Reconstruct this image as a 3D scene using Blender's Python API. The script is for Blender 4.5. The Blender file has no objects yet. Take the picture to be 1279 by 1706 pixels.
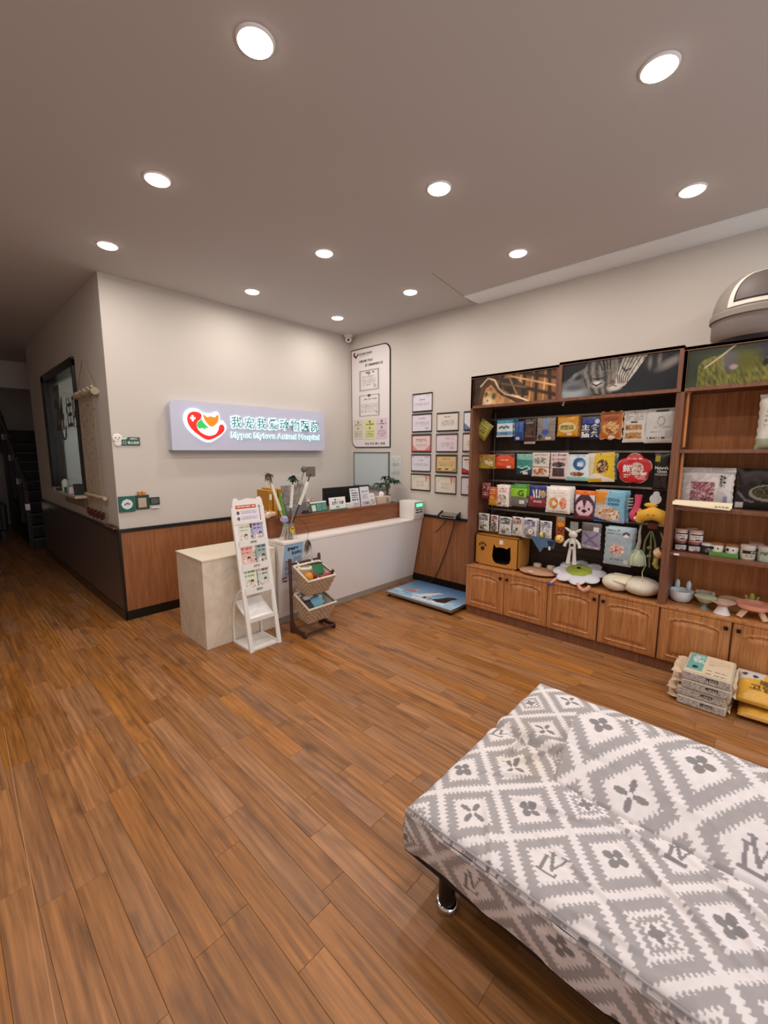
import bpy, bmesh, math, random
import numpy as np
from mathutils import Vector, Matrix
random.seed(7); np.random.seed(7)
SC = bpy.context.scene
COL = SC.collection
PI = math.pi

# ------------------------------------------------------------------ camera
FPX, CX, CY = 708.0, 639.5, 853.0
PITCH, YAW, CH = math.atan(100 / FPX), math.radians(46.8), 1.5
cam_d = bpy.data.cameras.new('camera'); cam = bpy.data.objects.new('camera', cam_d); COL.objects.link(cam)
cam_d.sensor_fit = 'HORIZONTAL'; cam_d.sensor_width = 36; cam_d.lens = FPX / 1279 * 36
cam_d.clip_start = 0.02
cam.location = (0, 0, CH); cam.rotation_euler = (PI / 2 - PITCH, 0, -YAW)
SC.camera = cam
# survey helpers: where a sight line meets a real wall, shelf front or floor plane
_fw = np.array([math.sin(YAW) * math.cos(PITCH), math.cos(YAW) * math.cos(PITCH), -math.sin(PITCH)])
_rt = np.array([math.cos(YAW), -math.sin(YAW), 0]); _up = np.cross(_rt, _fw)
def _ray(x, y): return _fw + _rt * (x - CX) / FPX - _up * (y - CY) / FPX
def onx(x, y, X): d = _ray(x, y); t = X / d[0]; return Vector((X, d[1] * t, CH + d[2] * t))
def ony(x, y, Y): d = _ray(x, y); t = Y / d[1]; return Vector((d[0] * t, Y, CH + d[2] * t))
def onz(x, y, Z): d = _ray(x, y); t = (Z - CH) / d[2]; return Vector((d[0] * t, d[1] * t, Z))
def proj(p):
    v = np.array(p) - np.array([0, 0, CH]); z = v @ _fw
    return (CX + FPX * (v @ _rt) / z, CY - FPX * (v @ _up) / z, z)

# ------------------------------------------------------------------ world (daylight beyond the shop front), exposure
world = bpy.data.worlds.new('world'); SC.world = world; world.use_nodes = True
wb = world.node_tree.nodes['Background']; wb.inputs[0].default_value = (0.93, 0.96, 1.0, 1); wb.inputs[1].default_value = 1.5
SC.view_settings.view_transform = 'Standard'; SC.view_settings.look = 'None'
SC.view_settings.gamma = 1; SC.view_settings.use_curve_mapping = False
SC.view_settings.exposure = 0.22
try:
    SC.cycles.use_denoising = True; SC.cycles.max_bounces = 6; SC.cycles.diffuse_bounces = 4
    SC.cycles.glossy_bounces = 3; SC.cycles.caustics_reflective = False; SC.cycles.caustics_refractive = False
    SC.cycles.sample_clamp_indirect = 4; SC.cycles.transmission_bounces = 4; SC.cycles.adaptive_threshold = 0.02
except Exception: pass
LAMP_W = 5.2            # each ceiling downlight
LAMP_C = (1.0, 0.93, 0.86)

# ------------------------------------------------------------------ room measures
ZC, XR, YS, XL = 2.94, 3.83, 4.19, 1.085      # ceiling, right wall, sign wall, corridor wall
XW, YF, YB = -1.6, -2.2, 12.0                 # left wall, shop front, far corridor wall

# ------------------------------------------------------------------ colour + material helpers
def s2l(c): return tuple((x / 12.92 if x <= 0.04045 else ((x + 0.055) / 1.055) ** 2.4) for x in c)
def C(h):
    if isinstance(h, str):
        h = h.lstrip('#'); return s2l(tuple(int(h[i:i + 2], 16) / 255 for i in (0, 2, 4)))
    return s2l(tuple(v / 255 for v in h))
def C4(h): return (*C(h), 1)
MATS = {}
def mat(name, col='#808080', rough=0.6, metal=0.0, spec=0.5, emit=None, estr=0.0, trans=0.0, alpha=1.0, ior=1.45, coat=0.0, bump=None, var=0.0, vscale=8):
    if name in MATS: return MATS[name]
    m = bpy.data.materials.new(name); m.use_nodes = True; nt = m.node_tree; b = nt.nodes['Principled BSDF']
    b.inputs['Base Color'].default_value = C4(col); b.inputs['Roughness'].default_value = rough; b.inputs['Metallic'].default_value = metal
    b.inputs['Specular IOR Level'].default_value = spec; b.inputs['Transmission Weight'].default_value = trans; b.inputs['Alpha'].default_value = alpha
    b.inputs['IOR'].default_value = ior; b.inputs['Coat Weight'].default_value = coat
    if emit: b.inputs['Emission Color'].default_value = C4(emit); b.inputs['Emission Strength'].default_value = estr
    if var or bump:
        g = nt.nodes.new('ShaderNodeNewGeometry'); n = nt.nodes.new('ShaderNodeTexNoise'); n.inputs['Scale'].default_value = vscale; n.inputs['Detail'].default_value = 5
        nt.links.new(g.outputs['Position'], n.inputs['Vector'])
        if var:
            mx = nt.nodes.new('ShaderNodeMix'); mx.data_type = 'RGBA'; c = C(col)
            mx.inputs[6].default_value = (*[v * (1 - var) for v in c], 1); mx.inputs[7].default_value = (*[min(1, v * (1 + var)) for v in c], 1)
            nt.links.new(n.outputs['Fac'], mx.inputs[0]); nt.links.new(mx.outputs[2], b.inputs['Base Color'])
        if bump:
            bp = nt.nodes.new('ShaderNodeBump'); bp.inputs['Strength'].default_value = bump[0]; bp.inputs['Distance'].default_value = bump[1]
            n2 = nt.nodes.new('ShaderNodeTexNoise'); n2.inputs['Scale'].default_value = bump[2]; nt.links.new(g.outputs['Position'], n2.inputs['Vector'])
            nt.links.new(n2.outputs['Fac'], bp.inputs['Height']); nt.links.new(bp.outputs[0], b.inputs['Normal'])
    MATS[name] = m; return m
def wood(name, dark, light, axis='z', scale=1.0, rough=0.45, tint=False, coat=0.0, contrast=1.0):
    if name in MATS: return MATS[name]
    m = bpy.data.materials.new(name); m.use_nodes = True; nt = m.node_tree; N, L = nt.nodes, nt.links; b = N['Principled BSDF']
    g = N.new('ShaderNodeNewGeometry'); mp = N.new('ShaderNodeMapping'); mp.vector_type = 'POINT'
    st = [22 * scale] * 3; st['xyz'.index(axis)] = 1.1 * scale; mp.inputs['Scale'].default_value = st
    src = g.outputs['Position']
    if tint:
        at = N.new('ShaderNodeAttribute'); at.attribute_name = 'tint'
        vm = N.new('ShaderNodeVectorMath'); vm.operation = 'MULTIPLY_ADD'; vm.inputs[1].default_value = (37, 53, 11)
        L.new(at.outputs['Color'], vm.inputs[0]); L.new(src, vm.inputs[2]); src = vm.outputs[0]
    L.new(src, mp.inputs['Vector'])
    n1 = N.new('ShaderNodeTexNoise'); n1.inputs['Scale'].default_value = 1.0; n1.inputs['Detail'].default_value = 6; n1.inputs['Roughness'].default_value = 0.62; n1.inputs['Distortion'].default_value = 0.9
    n2 = N.new('ShaderNodeTexNoise'); n2.inputs['Scale'].default_value = 4.5; n2.inputs['Detail'].default_value = 3; n2.inputs['Distortion'].default_value = 0.3
    L.new(mp.outputs[0], n1.inputs['Vector']); L.new(mp.outputs[0], n2.inputs['Vector'])
    a = N.new('ShaderNodeMath'); a.operation = 'MULTIPLY_ADD'; a.inputs[1].default_value = 0.35; L.new(n2.outputs['Fac'], a.inputs[0])
    a2 = N.new('ShaderNodeMath'); a2.operation = 'MULTIPLY'; a2.inputs[1].default_value = 0.65; L.new(n1.outputs['Fac'], a2.inputs[0]); L.new(a2.outputs[0], a.inputs[2])
    r = N.new('ShaderNodeValToRGB'); w = 0.17 / contrast
    r.color_ramp.elements[0].position = 0.5 - w; r.color_ramp.elements[1].position = 0.5 + w
    r.color_ramp.elements[0].color = C4(dark); r.color_ramp.elements[1].color = C4(light); L.new(a.outputs[0], r.inputs[0])
    out = r.outputs[0]
    if tint:
        wv = N.new('ShaderNodeTexWave'); wv.wave_type = 'BANDS'; wv.bands_direction = 'X'; wv.inputs['Scale'].default_value = 0.9; wv.inputs['Distortion'].default_value = 9; wv.inputs['Detail'].default_value = 3; wv.inputs['Detail Scale'].default_value = 0.6
        mw = N.new('ShaderNodeMapping'); mw.inputs['Scale'].default_value = (11, 1.5, 1); L.new(src, mw.inputs['Vector']); L.new(mw.outputs[0], wv.inputs['Vector'])
        ov = N.new('ShaderNodeMix'); ov.data_type = 'RGBA'; ov.blend_type = 'OVERLAY'; ov.inputs[0].default_value = 0.10; L.new(out, ov.inputs[6]); L.new(wv.outputs['Color'], ov.inputs[7]); out = ov.outputs[2]
        sp = N.new('ShaderNodeSeparateColor'); L.new(at.outputs['Color'], sp.inputs[0])
        mr = N.new('ShaderNodeMapRange'); mr.inputs[3].default_value = 0.85; mr.inputs[4].default_value = 1.12; L.new(sp.outputs[0], mr.inputs[0])
        hs = N.new('ShaderNodeHueSaturation'); L.new(mr.outputs[0], hs.inputs['Value']); L.new(out, hs.inputs['Color'])
        ms = N.new('ShaderNodeMapRange'); ms.inputs[3].default_value = 0.9; ms.inputs[4].default_value = 1.04; L.new(sp.outputs[1], ms.inputs[0]); L.new(ms.outputs[0], hs.inputs['Saturation'])
        # dark knots and smoky streaks of the printed oak
        mk = N.new('ShaderNodeMapping'); mk.inputs['Scale'].default_value = (9, 3.2, 1); L.new(src, mk.inputs['Vector'])
        nk = N.new('ShaderNodeTexNoise'); nk.inputs['Scale'].default_value = 1.0; nk.inputs['Detail'].default_value = 3; L.new(mk.outputs[0], nk.inputs['Vector'])
        rk = N.new('ShaderNodeMapRange'); rk.inputs[1].default_value = 0.58; rk.inputs[2].default_value = 0.76; rk.inputs[3].default_value = 0.0; rk.inputs[4].default_value = 0.6; L.new(nk.outputs['Fac'], rk.inputs[0])
        mx = N.new('ShaderNodeMix'); mx.data_type = 'RGBA'; mx.inputs[7].default_value = C4('#3f2413'); L.new(rk.outputs[0], mx.inputs[0]); L.new(hs.outputs[0], mx.inputs[6]); out = mx.outputs[2]
    L.new(out, b.inputs['Base Color'])
    b.inputs['Roughness'].default_value = rough; b.inputs['Coat Weight'].default_value = coat; b.inputs['Coat Roughness'].default_value = 0.25
    bp = N.new('ShaderNodeBump'); bp.inputs['Strength'].default_value = 0.12; bp.inputs['Distance'].default_value = 0.002; L.new(a.outputs[0], bp.inputs['Height']); L.new(bp.outputs[0], b.inputs['Normal'])
    MATS[name] = m; return m
def print_mat(name='print', rough=0.5, spec=0.4, bump=0.0):
    if name in MATS: return MATS[name]
    m = bpy.data.materials.new(name); m.use_nodes = True; nt = m.node_tree; b = nt.nodes['Principled BSDF']
    at = nt.nodes.new('ShaderNodeAttribute'); at.attribute_name = 'print'
    nt.links.new(at.outputs['Color'], b.inputs['Base Color']); b.inputs['Roughness'].default_value = rough; b.inputs['Specular IOR Level'].default_value = spec
    if bump:
        g = nt.nodes.new('ShaderNodeNewGeometry'); n = nt.nodes.new('ShaderNodeTexNoise'); n.inputs['Scale'].default_value = 40; n.inputs['Detail'].default_value = 4
        nt.links.new(g.outputs['Position'], n.inputs['Vector']); bp = nt.nodes.new('ShaderNodeBump'); bp.inputs['Strength'].default_value = bump; bp.inputs['Distance'].default_value = 0.006
        nt.links.new(n.outputs['Fac'], bp.inputs['Height']); nt.links.new(bp.outputs[0], b.inputs['Normal'])
    MATS[name] = m; return m

# ------------------------------------------------------------------ mesh helpers
ORIG = {}
def tag(o, label=None, cat=None, group=None, kind=None):
    if label: o['label'] = label
    if cat: o['category'] = cat
    if group: o['group'] = group
    if kind: o['kind'] = kind
    return o
def thing(name, loc, label, cat, group=None, rz=0.0):
    o = bpy.data.objects.new(name, None); COL.objects.link(o); o.location = loc; o.rotation_euler = (0, 0, rz)
    o.empty_display_size = 0.05; ORIG[o.name] = Vector(loc); return tag(o, label, cat, group)
class MB:
    def __init__(s): s.v, s.f, s.c = [], [], []
    def raw(s, vs, fs, col=None):
        b = len(s.v); s.v += [tuple(p) for p in vs]; s.f += [tuple(i + b for i in f) for f in fs]
        if col is not None: s.c += [col] * len(vs) if isinstance(col, tuple) and not isinstance(col[0], (tuple, list, np.ndarray)) else list(col)
        return s
    def box(s, a, b, bev=0.0):
        x0, y0, z0 = [min(p, q) for p, q in zip(a, b)]; x1, y1, z1 = [max(p, q) for p, q in zip(a, b)]
        if bev <= 0:
            return s.raw([(x0, y0, z0), (x1, y0, z0), (x1, y1, z0), (x0, y1, z0), (x0, y0, z1), (x1, y0, z1), (x1, y1, z1), (x0, y1, z1)],
                         [(0, 3, 2, 1), (4, 5, 6, 7), (0, 1, 5, 4), (1, 2, 6, 5), (2, 3, 7, 6), (3, 0, 4, 7)])
        bm = bmesh.new(); bmesh.ops.create_cube(bm, size=1)
        for v in bm.verts: v.co = ((x0 + x1) / 2 + v.co.x * (x1 - x0), (y0 + y1) / 2 + v.co.y * (y1 - y0), (z0 + z1) / 2 + v.co.z * (z1 - z0))
        bmesh.ops.bevel(bm, geom=list(bm.edges), offset=min(bev, 0.45 * min(x1 - x0, y1 - y0, z1 - z0)), segments=2, affect='EDGES', profile=0.6)
        return s.bm(bm)
    def bm(s, bm):
        bm.verts.ensure_lookup_table(); bm.verts.index_update()
        s.raw([v.co[:] for v in bm.verts], [[v.index for v in f.verts] for f in bm.faces]); bm.free(); return s
    def bar(s, p, q, w, h=None):        # rectangular bar from p to q
        p, q = Vector(p), Vector(q); h = h or w; d = (q - p).normalized()
        a = Vector((0, 0, 1)) if abs(d.z) < 0.95 else Vector((1, 0, 0)); u = d.cross(a).normalized(); n = u.cross(d).normalized()
        vs = [c + u * i * w / 2 + n * j * h / 2 for c in (p, q) for i, j in ((-1, -1), (1, -1), (1, 1), (-1, 1))]
        return s.raw(vs, [(3, 2, 1, 0), (4, 5, 6, 7), (0, 1, 5, 4), (1, 2, 6, 5), (2, 3, 7, 6), (3, 0, 4, 7)])
    def tube(s, pts, r, n=8, caps=True):
        pts = [Vector(p) for p in pts]; rs = r if isinstance(r, (list, tuple)) else [r] * len(pts); rings = []; pu = None
        for i, p in enumerate(pts):
            d = (pts[min(i + 1, len(pts) - 1)] - pts[max(i - 1, 0)]).normalized()
            if pu is None: a = Vector((0, 0, 1)) if abs(d.z) < 0.9 else Vector((1, 0, 0)); u = d.cross(a).normalized()
            else: u = (pu - d * pu.dot(d)).normalized()
            pu = u; w = d.cross(u); rings.append([p + (u * math.cos(k * 2 * PI / n) + w * math.sin(k * 2 * PI / n)) * rs[i] for k in range(n)])
        vs = [v for g in rings for v in g]; fs = []
        for i in range(len(pts) - 1):
            for k in range(n): a = i * n + k; b2 = i * n + (k + 1) % n; fs.append((a, b2, b2 + n, a + n))
        if caps: fs.append(tuple(range(n - 1, -1, -1))); fs.append(tuple(range((len(pts) - 1) * n, len(pts) * n)))
        return s.raw(vs, fs)
    def lathe(s, c, prof, n=24, sx=1.0, sy=1.0, M=None):   # prof: (r, z) list
        vs, fs = [], []
        for r, z in prof:
            for k in range(n): p = Vector((r * sx * math.cos(2 * PI * k / n), r * sy * math.sin(2 * PI * k / n), z)); vs.append((M @ p if M else p) + Vector(c))
        for i in range(len(prof) - 1):
            for k in range(n): a = i * n + k; b2 = i * n + (k + 1) % n; fs.append((a, b2, b2 + n, a + n))
        if prof[0][0] > 1e-5: fs.append(tuple(range(n - 1, -1, -1)))
        if prof[-1][0] > 1e-5: fs.append(tuple(range((len(prof) - 1) * n, len(prof) * n)))
        return s.raw(vs, fs)
    def ell(s, c, r, n=16, m=10, M=None):
        prof = [(max(1e-4, math.sin(PI * i / m)), -math.cos(PI * i / m)) for i in range(m + 1)]
        S = Matrix.Diagonal((r[0], r[1], r[2])); return s.lathe(c, prof, n, M=(M @ S if M else S))
    def poly(s, pts, d):     # polygon (3d points, CCW seen from front) extruded by vector -d (front stays)
        d = Vector(d); n = len(pts); vs = [Vector(p) for p in pts] + [Vector(p) - d for p in pts]
        return s.raw(vs, [tuple(range(n)), tuple(range(2 * n - 1, n - 1, -1))] + [(i, i + n, (i + 1) % n + n, (i + 1) % n) for i in range(n)])
    def build(s, name, m, parent=None, origin=None, local=False, smooth=None, label=None):
        v = np.array(s.v, dtype=float)
        if parent is not None and not local: o0 = np.array(ORIG[parent.name])
        elif local: o0 = np.zeros(3)
        elif origin is not None: o0 = np.array(origin)
        else: lo, hi = v.min(0), v.max(0); o0 = np.array([(lo[0] + hi[0]) / 2, (lo[1] + hi[1]) / 2, lo[2]])
        me = bpy.data.meshes.new(name); me.from_pydata((v - o0).tolist(), [], s.f); me.materials.append(m)
        if s.c:
            at = me.color_attributes.new('print', 'FLOAT_COLOR', 'POINT'); arr = np.ones((len(s.v), 4), dtype=np.float32); arr[:, :3] = np.array(s.c, dtype=np.float32)[:, :3]; at.data.foreach_set('color', arr.ravel())
        bmx = bmesh.new(); bmx.from_mesh(me); bmesh.ops.recalc_face_normals(bmx, faces=bmx.faces); bmx.to_mesh(me); bmx.free()
        if smooth is not None:
            me.polygons.foreach_set('use_smooth', [True] * len(me.polygons)); me.set_sharp_from_angle(angle=math.radians(smooth))
        me.update(); o = bpy.data.objects.new(name, me); COL.objects.link(o)
        if parent is not None: o.parent = parent; ORIG[o.name] = Vector(o0)
        else: o.location = o0; ORIG[o.name] = Vector(o0)
        if label: o['label'] = label
        return o
def copy_tree(o, parent=None):
    c = o.copy(); COL.objects.link(c)
    if parent is not None: c.parent = parent
    for ch in [q for q in o.children]: copy_tree(ch, c)
    return c

# text as flat print ------------------------------------------------
_TC = {}
def text_geo(body, bold=0.0):
    k = (body, bold)
    if k not in _TC:
        c = bpy.data.curves.new('t', 'FONT'); c.body = body; c.align_x = 'LEFT'; c.resolution_u = 2; c.offset = bold; c.space_line = 1.1
        o = bpy.data.objects.new('t', c); COL.objects.link(o); bpy.context.view_layer.update()
        me = bpy.data.meshes.new_from_object(o.evaluated_get(bpy.context.evaluated_depsgraph_get()))
        v = np.array([p.co[:2] for p in me.vertices]) if len(me.vertices) else np.zeros((1, 2)); f = [tuple(p.vertices) for p in me.polygons]
        bpy.data.objects.remove(o); bpy.data.curves.remove(c); bpy.data.meshes.remove(me)
        lo, hi = v.min(0), v.max(0); v = (v - lo) / np.maximum(hi - lo, 1e-6); _TC[k] = (v, f, (hi - lo)[0] / (hi - lo)[1])
    return _TC[k]
def txt(mb, body, p, u, v, w, h, bold=0.015, depth=0.0):
    """add lettering to mb: lower-left p, along unit u width w, along unit v height h; depth extrudes along u x v"""
    g, f, asp = text_geo(body, bold); p, u, v = Vector(p), Vector(u), Vector(v); n = u.cross(v).normalized()
    vs = [p + u * a * w + v * b * h for a, b in g.tolist()]
    if depth <= 0: return mb.raw(vs, f)
    k = len(vs); cnt = {}
    for q in f:
        for i in range(len(q)): e = (q[i], q[(i + 1) % len(q)]); cnt[e] = 1
    side = [(a, b, b + k, a + k) for (a, b) in cnt if (b, a) not in cnt]
    return mb.raw([q + n * depth for q in vs] + vs, list(f) + [tuple(reversed([i + k for i in q])) for q in f] + side)
def lettering(parent, body, p, u, v, w, h, m, bold=0.015, depth=0.0, name='lettering', local=False):
    mb = MB(); txt(mb, body, p, u, v, w, h, bold, depth); return mb.build(name, m, parent, local=local)

def glyphs(parent, body, p, u, v, w, h, m, bold, depth, name):
    g, f, asp = text_geo(body, bold); par = list(range(len(g)))
    def find(a):
        while par[a] != a: par[a] = par[par[a]]; a = par[a]
        return a
    for q in f:
        for i in q[1:]: par[find(i)] = find(q[0])
    comp = {}
    for i in range(len(g)): comp.setdefault(find(i), []).append(i)
    spans = sorted((g[c, 0].min(), g[c, 0].max(), c) for c in comp.values() if len(c) > 2); out = []
    for a, b, c in spans:
        if out and a < out[-1][1] - 0.002: out[-1][1] = max(out[-1][1], b); out[-1][2] += c
        else: out.append([a, b, list(c)])
    p, u, v = Vector(p), Vector(u), Vector(v); n = u.cross(v).normalized()
    for a, b, c in out:
        ix = {q: k for k, q in enumerate(c)}; fs = [tuple(ix[i] for i in q) for q in f if q[0] in ix]; vs = [p + u * float(g[i, 0]) * w + v * float(g[i, 1]) * h for i in c]; k = len(vs); cnt = {}
        for q in fs:
            for i in range(len(q)): cnt[(q[i], q[(i + 1) % len(q)])] = 1
        side = [(x, y, y + k, x + k) for (x, y) in cnt if (y, x) not in cnt]
        MB().raw([q + n * depth for q in vs] + vs, fs + [tuple(reversed([i + k for i in q])) for q in fs] + side).build(name, m, parent)

# painted print --------------------------------------------------------
def vnoise(x, y, seed=0):
    xi, yi = np.floor(x).astype(int), np.floor(y).astype(int); xf, yf = x - xi, y - yi; xf = xf * xf * (3 - 2 * xf); yf = yf * yf * (3 - 2 * yf)
    def h(a, b): n = (a * 374761393 + b * 668265263 + seed * 982451653) & 0x7fffffff; n = ((n ^ (n >> 13)) * 1274126177) & 0x7fffffff; return ((n ^ (n >> 16)) & 0xffff) / 65535.0
    return (h(xi, yi) * (1 - xf) + h(xi + 1, yi) * xf) * (1 - yf) + (h(xi, yi + 1) * (1 - xf) + h(xi + 1, yi + 1) * xf) * yf
def inpoly(U, V, pts):
    r = np.zeros(U.shape, bool); j = len(pts) - 1
    for i in range(len(pts)):
        (xi, yi), (xj, yj) = pts[i], pts[j]
        if yi != yj: r ^= ((yi > V) != (yj > V)) & (U < (xj - xi) * (V - yi) / (yj - yi) + xi)
        j = i
    return r
def dseg(U, V, a, b):
    ax, ay = a; bx, by = b; dx, dy = bx - ax, by - ay; t = np.clip(((U - ax) * dx + (V - ay) * dy) / max(dx * dx + dy * dy, 1e-9), 0, 1); return np.hypot(U - ax - t * dx, V - ay - t * dy)
def paint(U, V, layers, asp=1.0, seed=1):
    col = np.zeros(U.shape + (3,)); col[...] = C('#cccccc')
    for L in layers:
        k = L[0]
        if k == 'base': col[...] = C(L[1]); continue
        if k == 'grad':       # printed two-tone artwork, bottom colour to top colour
            t = V[..., None]; col[...] = np.array(C(L[1])) * (1 - t) + np.array(C(L[2])) * t; continue
        if k == 'r': m = (U >= L[1]) & (V >= L[2]) & (U <= L[3]) & (V <= L[4]); c = L[5]
        elif k == 'e': m = ((U - L[1]) / L[3]) ** 2 + ((V - L[2]) / L[4]) ** 2 <= 1; c = L[5]
        elif k == 'p': m = inpoly(U, V, L[1]); c = L[2]
        elif k == 'l':
            m = np.zeros(U.shape, bool)
            for a, b in zip(L[1][:-1], L[1][1:]): m |= dseg(U, V / asp, (a[0], a[1] / asp), (b[0], b[1] / asp)) < L[2]
            c = L[3]
        elif k == 't':        # rows of small illegible print
            n = L[6]; vv = (V - L[2]) / (L[4] - L[2]) * n; m = (U >= L[1]) & (U <= L[3]) & (V >= L[2]) & (V <= L[4]) & ((vv % 1) > 0.3) & ((vv % 1) < 0.8)
            m &= (vnoise(U * 55, np.floor(vv) * 7.3, seed) > 0.36); c = L[5]
        elif k == 'n':        # mottled picture area
            n = vnoise(U * L[6], V * L[6] / asp, seed) * 0.6 + vnoise(U * L[6] * 2.3, V * L[6] * 2.3 / asp, seed + 3) * 0.4
            m = (U >= L[1]) & (V >= L[2]) & (U <= L[3]) & (V <= L[4]); cs = [np.array(C(q)) for q in L[5]]; i = np.clip(((n - 0.25) * 2 * len(cs)).astype(int), 0, len(cs) - 1)
            col[m] = np.array(cs)[i][m]; continue
        elif k == 'ne':       # mottled ellipse
            n = vnoise(U * L[6], V * L[6] / asp, seed) * 0.6 + vnoise(U * L[6] * 2.3, V * L[6] * 2.3 / asp, seed + 3) * 0.4
            m = ((U - L[1]) / L[3]) ** 2 + ((V - L[2]) / L[4]) ** 2 <= 1; cs = [np.array(C(q)) for q in L[5]]; i = np.clip(((n - 0.25) * 2 * len(cs)).astype(int), 0, len(cs) - 1)
            col[m] = np.array(cs)[i][m]; continue
        col[m] = C(c)
    return col
def print_quad(mb, p, u, v, w, h, layers, nx=40, ny=40, seed=1, bulge=None):
    """flat (or bulged) print: lower-left p, unit u, unit v"""
    p, u, v = np.array(p), np.array(u), np.array(v); n = np.cross(u, v)
    U, V = np.meshgrid(np.linspace(0, 1, nx), np.linspace(0, 1, ny)); col = paint(U, V, layers, w / h, seed)
    P = p + U[..., None] * w * u + V[..., None] * h * v
    if bulge is not None: P = P + bulge(U, V)[..., None] * n
    fs = [(j * nx + i, j * nx + i + 1, (j + 1) * nx + i + 1, (j + 1) * nx + i) for j in range(ny - 1) for i in range(nx - 1)]
    mb.raw(P.reshape(-1, 3).tolist(), fs, col.reshape(-1, 3).tolist()); return mb

# ------------------------------------------------------------------ materials
M_wall = mat('wall_paint', '#cec6be', 0.85, var=0.025, vscale=1.5)
M_ceil = mat('ceiling_paint', '#c6c2c0', 0.9, var=0.02, vscale=1.2)
M_band = mat('ceiling_daylight_paint', '#f3fafd', 0.8)  # daylight on the ceiling edge, put into the colour
M_black = mat('black_trim', '#15120f', 0.35)
M_white = mat('white_lacquer', '#f6f3f2', 0.35)
M_plast = mat('white_plastic', '#e9e6e2', 0.4)
M_oak = wood('wainscot_wood', '#7d4a28', '#ae7042', 'z', 1.6, 0.5)
M_dkpanel = wood('corridor_wainscot_wood', '#453a37', '#645752', 'z', 1.3, 0.3)
M_floor = wood('floor_planks', '#744820', '#b67a42', 'y', 1.0, 0.42, tint=True)
M_joint = mat('floor_joint', '#4a2e1a', 0.8)
M_cab = wood('cabinet_wood', '#90562e', '#cd9058', 'z', 2.0, 0.42, coat=0.15)
M_case = wood('shelf_case_wood', '#633c2b', '#875a42', 'z', 2.2, 0.45)
M_back = wood('shelf_back_wood', '#a05a2e', '#d58c4e', 'z', 1.5, 0.5)
M_dark = wood('dark_slat_back', '#231814', '#38261e', 'z', 1.5, 0.55)
M_desk = wood('desk_panel_wood', '#673a20', '#925a36', 'x', 1.2, 0.42)
M_metal = mat('brushed_metal', '#b9b6b0', 0.3, 1.0)
M_chrome = mat('chrome', '#d8d8d8', 0.12, 1.0)
M_dkmetal = mat('dark_metal', '#2a2827', 0.4, 0.6)
M_ink = mat('ink_black', '#1d1b1a', 0.7)
M_grey_ink = mat('ink_grey', '#5d5a5a', 0.7)
M_white_ink = mat('ink_white', '#f4f2ee', 0.6)
M_red_ink = mat('ink_red', '#c3352c', 0.6)
M_glow = mat('downlight_diffuser', '#ffffff', 0.5, emit='#fff4e6', estr=9.0)
M_print = print_mat('print_paper', 0.65, 0.3)
M_gloss = print_mat('print_film', 0.32, 0.5, bump=0.35)
M_photo = print_mat('print_photo', 0.35, 0.4)
M_cloth = print_mat('print_cloth', 0.85, 0.2, bump=0.25)

# ------------------------------------------------------------------ room shell
def struct(name, mb, m, parent=None, kind='structure', **k):
    o = mb.build(name, m, parent, **k)
    if parent is None: o['kind'] = kind
    return o
fl = struct('floor', MB().box((XW, YF, -0.06), (XR + 0.1, YB, -0.0015)), M_joint, origin=(0, 0, 0))
fl['label'] = 'wood-look plank floor running into the corridor'
# planks: rows along Y, each its own piece
PW = 0.0968; X_SEAM = 0.1
planks = []
rr = random.Random(3)
i0, i1 = int((XW - X_SEAM) / PW), int((XR - X_SEAM) / PW) + 1
for i in range(i0, i1):
    x0 = X_SEAM + i * PW; x1 = min(x0 + PW, XR)
    y = YF - rr.random() * 0.8
    while y < (YB if x0 < 2.0 else YS):
        ln = rr.choice((0.52, 0.575, 0.62, 0.75, 0.9)); y1 = min(y + ln, YB if x0 < 2.0 else YS); y0 = max(y, YF)
        if x0 > XL and y0 > YS and y1 < 8.0: y += ln; continue
        if y1 - y0 > 0.03: planks.append((max(x0, XW), y0, x1, y1, rr.random(), rr.random(), rr.random()))
        y += ln
def plank_area(q):
    x0, y0, x1, y1 = q[:4]; c = proj(((x0 + x1) / 2, (y0 + y1) / 2, 0))
    if c[2] < 0.15 or not (-60 < c[0] < 1340 and c[1] < 1790): return 0
    if x0 > 3.3 or (x0 > 0.98 and x1 < 1.95 and y1 < 0.55) or (y0 > YS and x0 > XL): return 0
    pts = [proj((x, yy, 0)) for x, yy in ((x0, y0), (x1, y0), (x1, y1), (x0, y1))]
    if min(p[2] for p in pts) < 0.1: return 1e6
    return abs(sum(pts[k][0] * pts[(k + 1) % 4][1] - pts[(k + 1) % 4][0] * pts[k][1] for k in range(4))) / 2
order = sorted(range(len(planks)), key=lambda k: -plank_area(planks[k]))
single = [k for k in order[:300] if plank_area(planks[k]) > 0]
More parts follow.
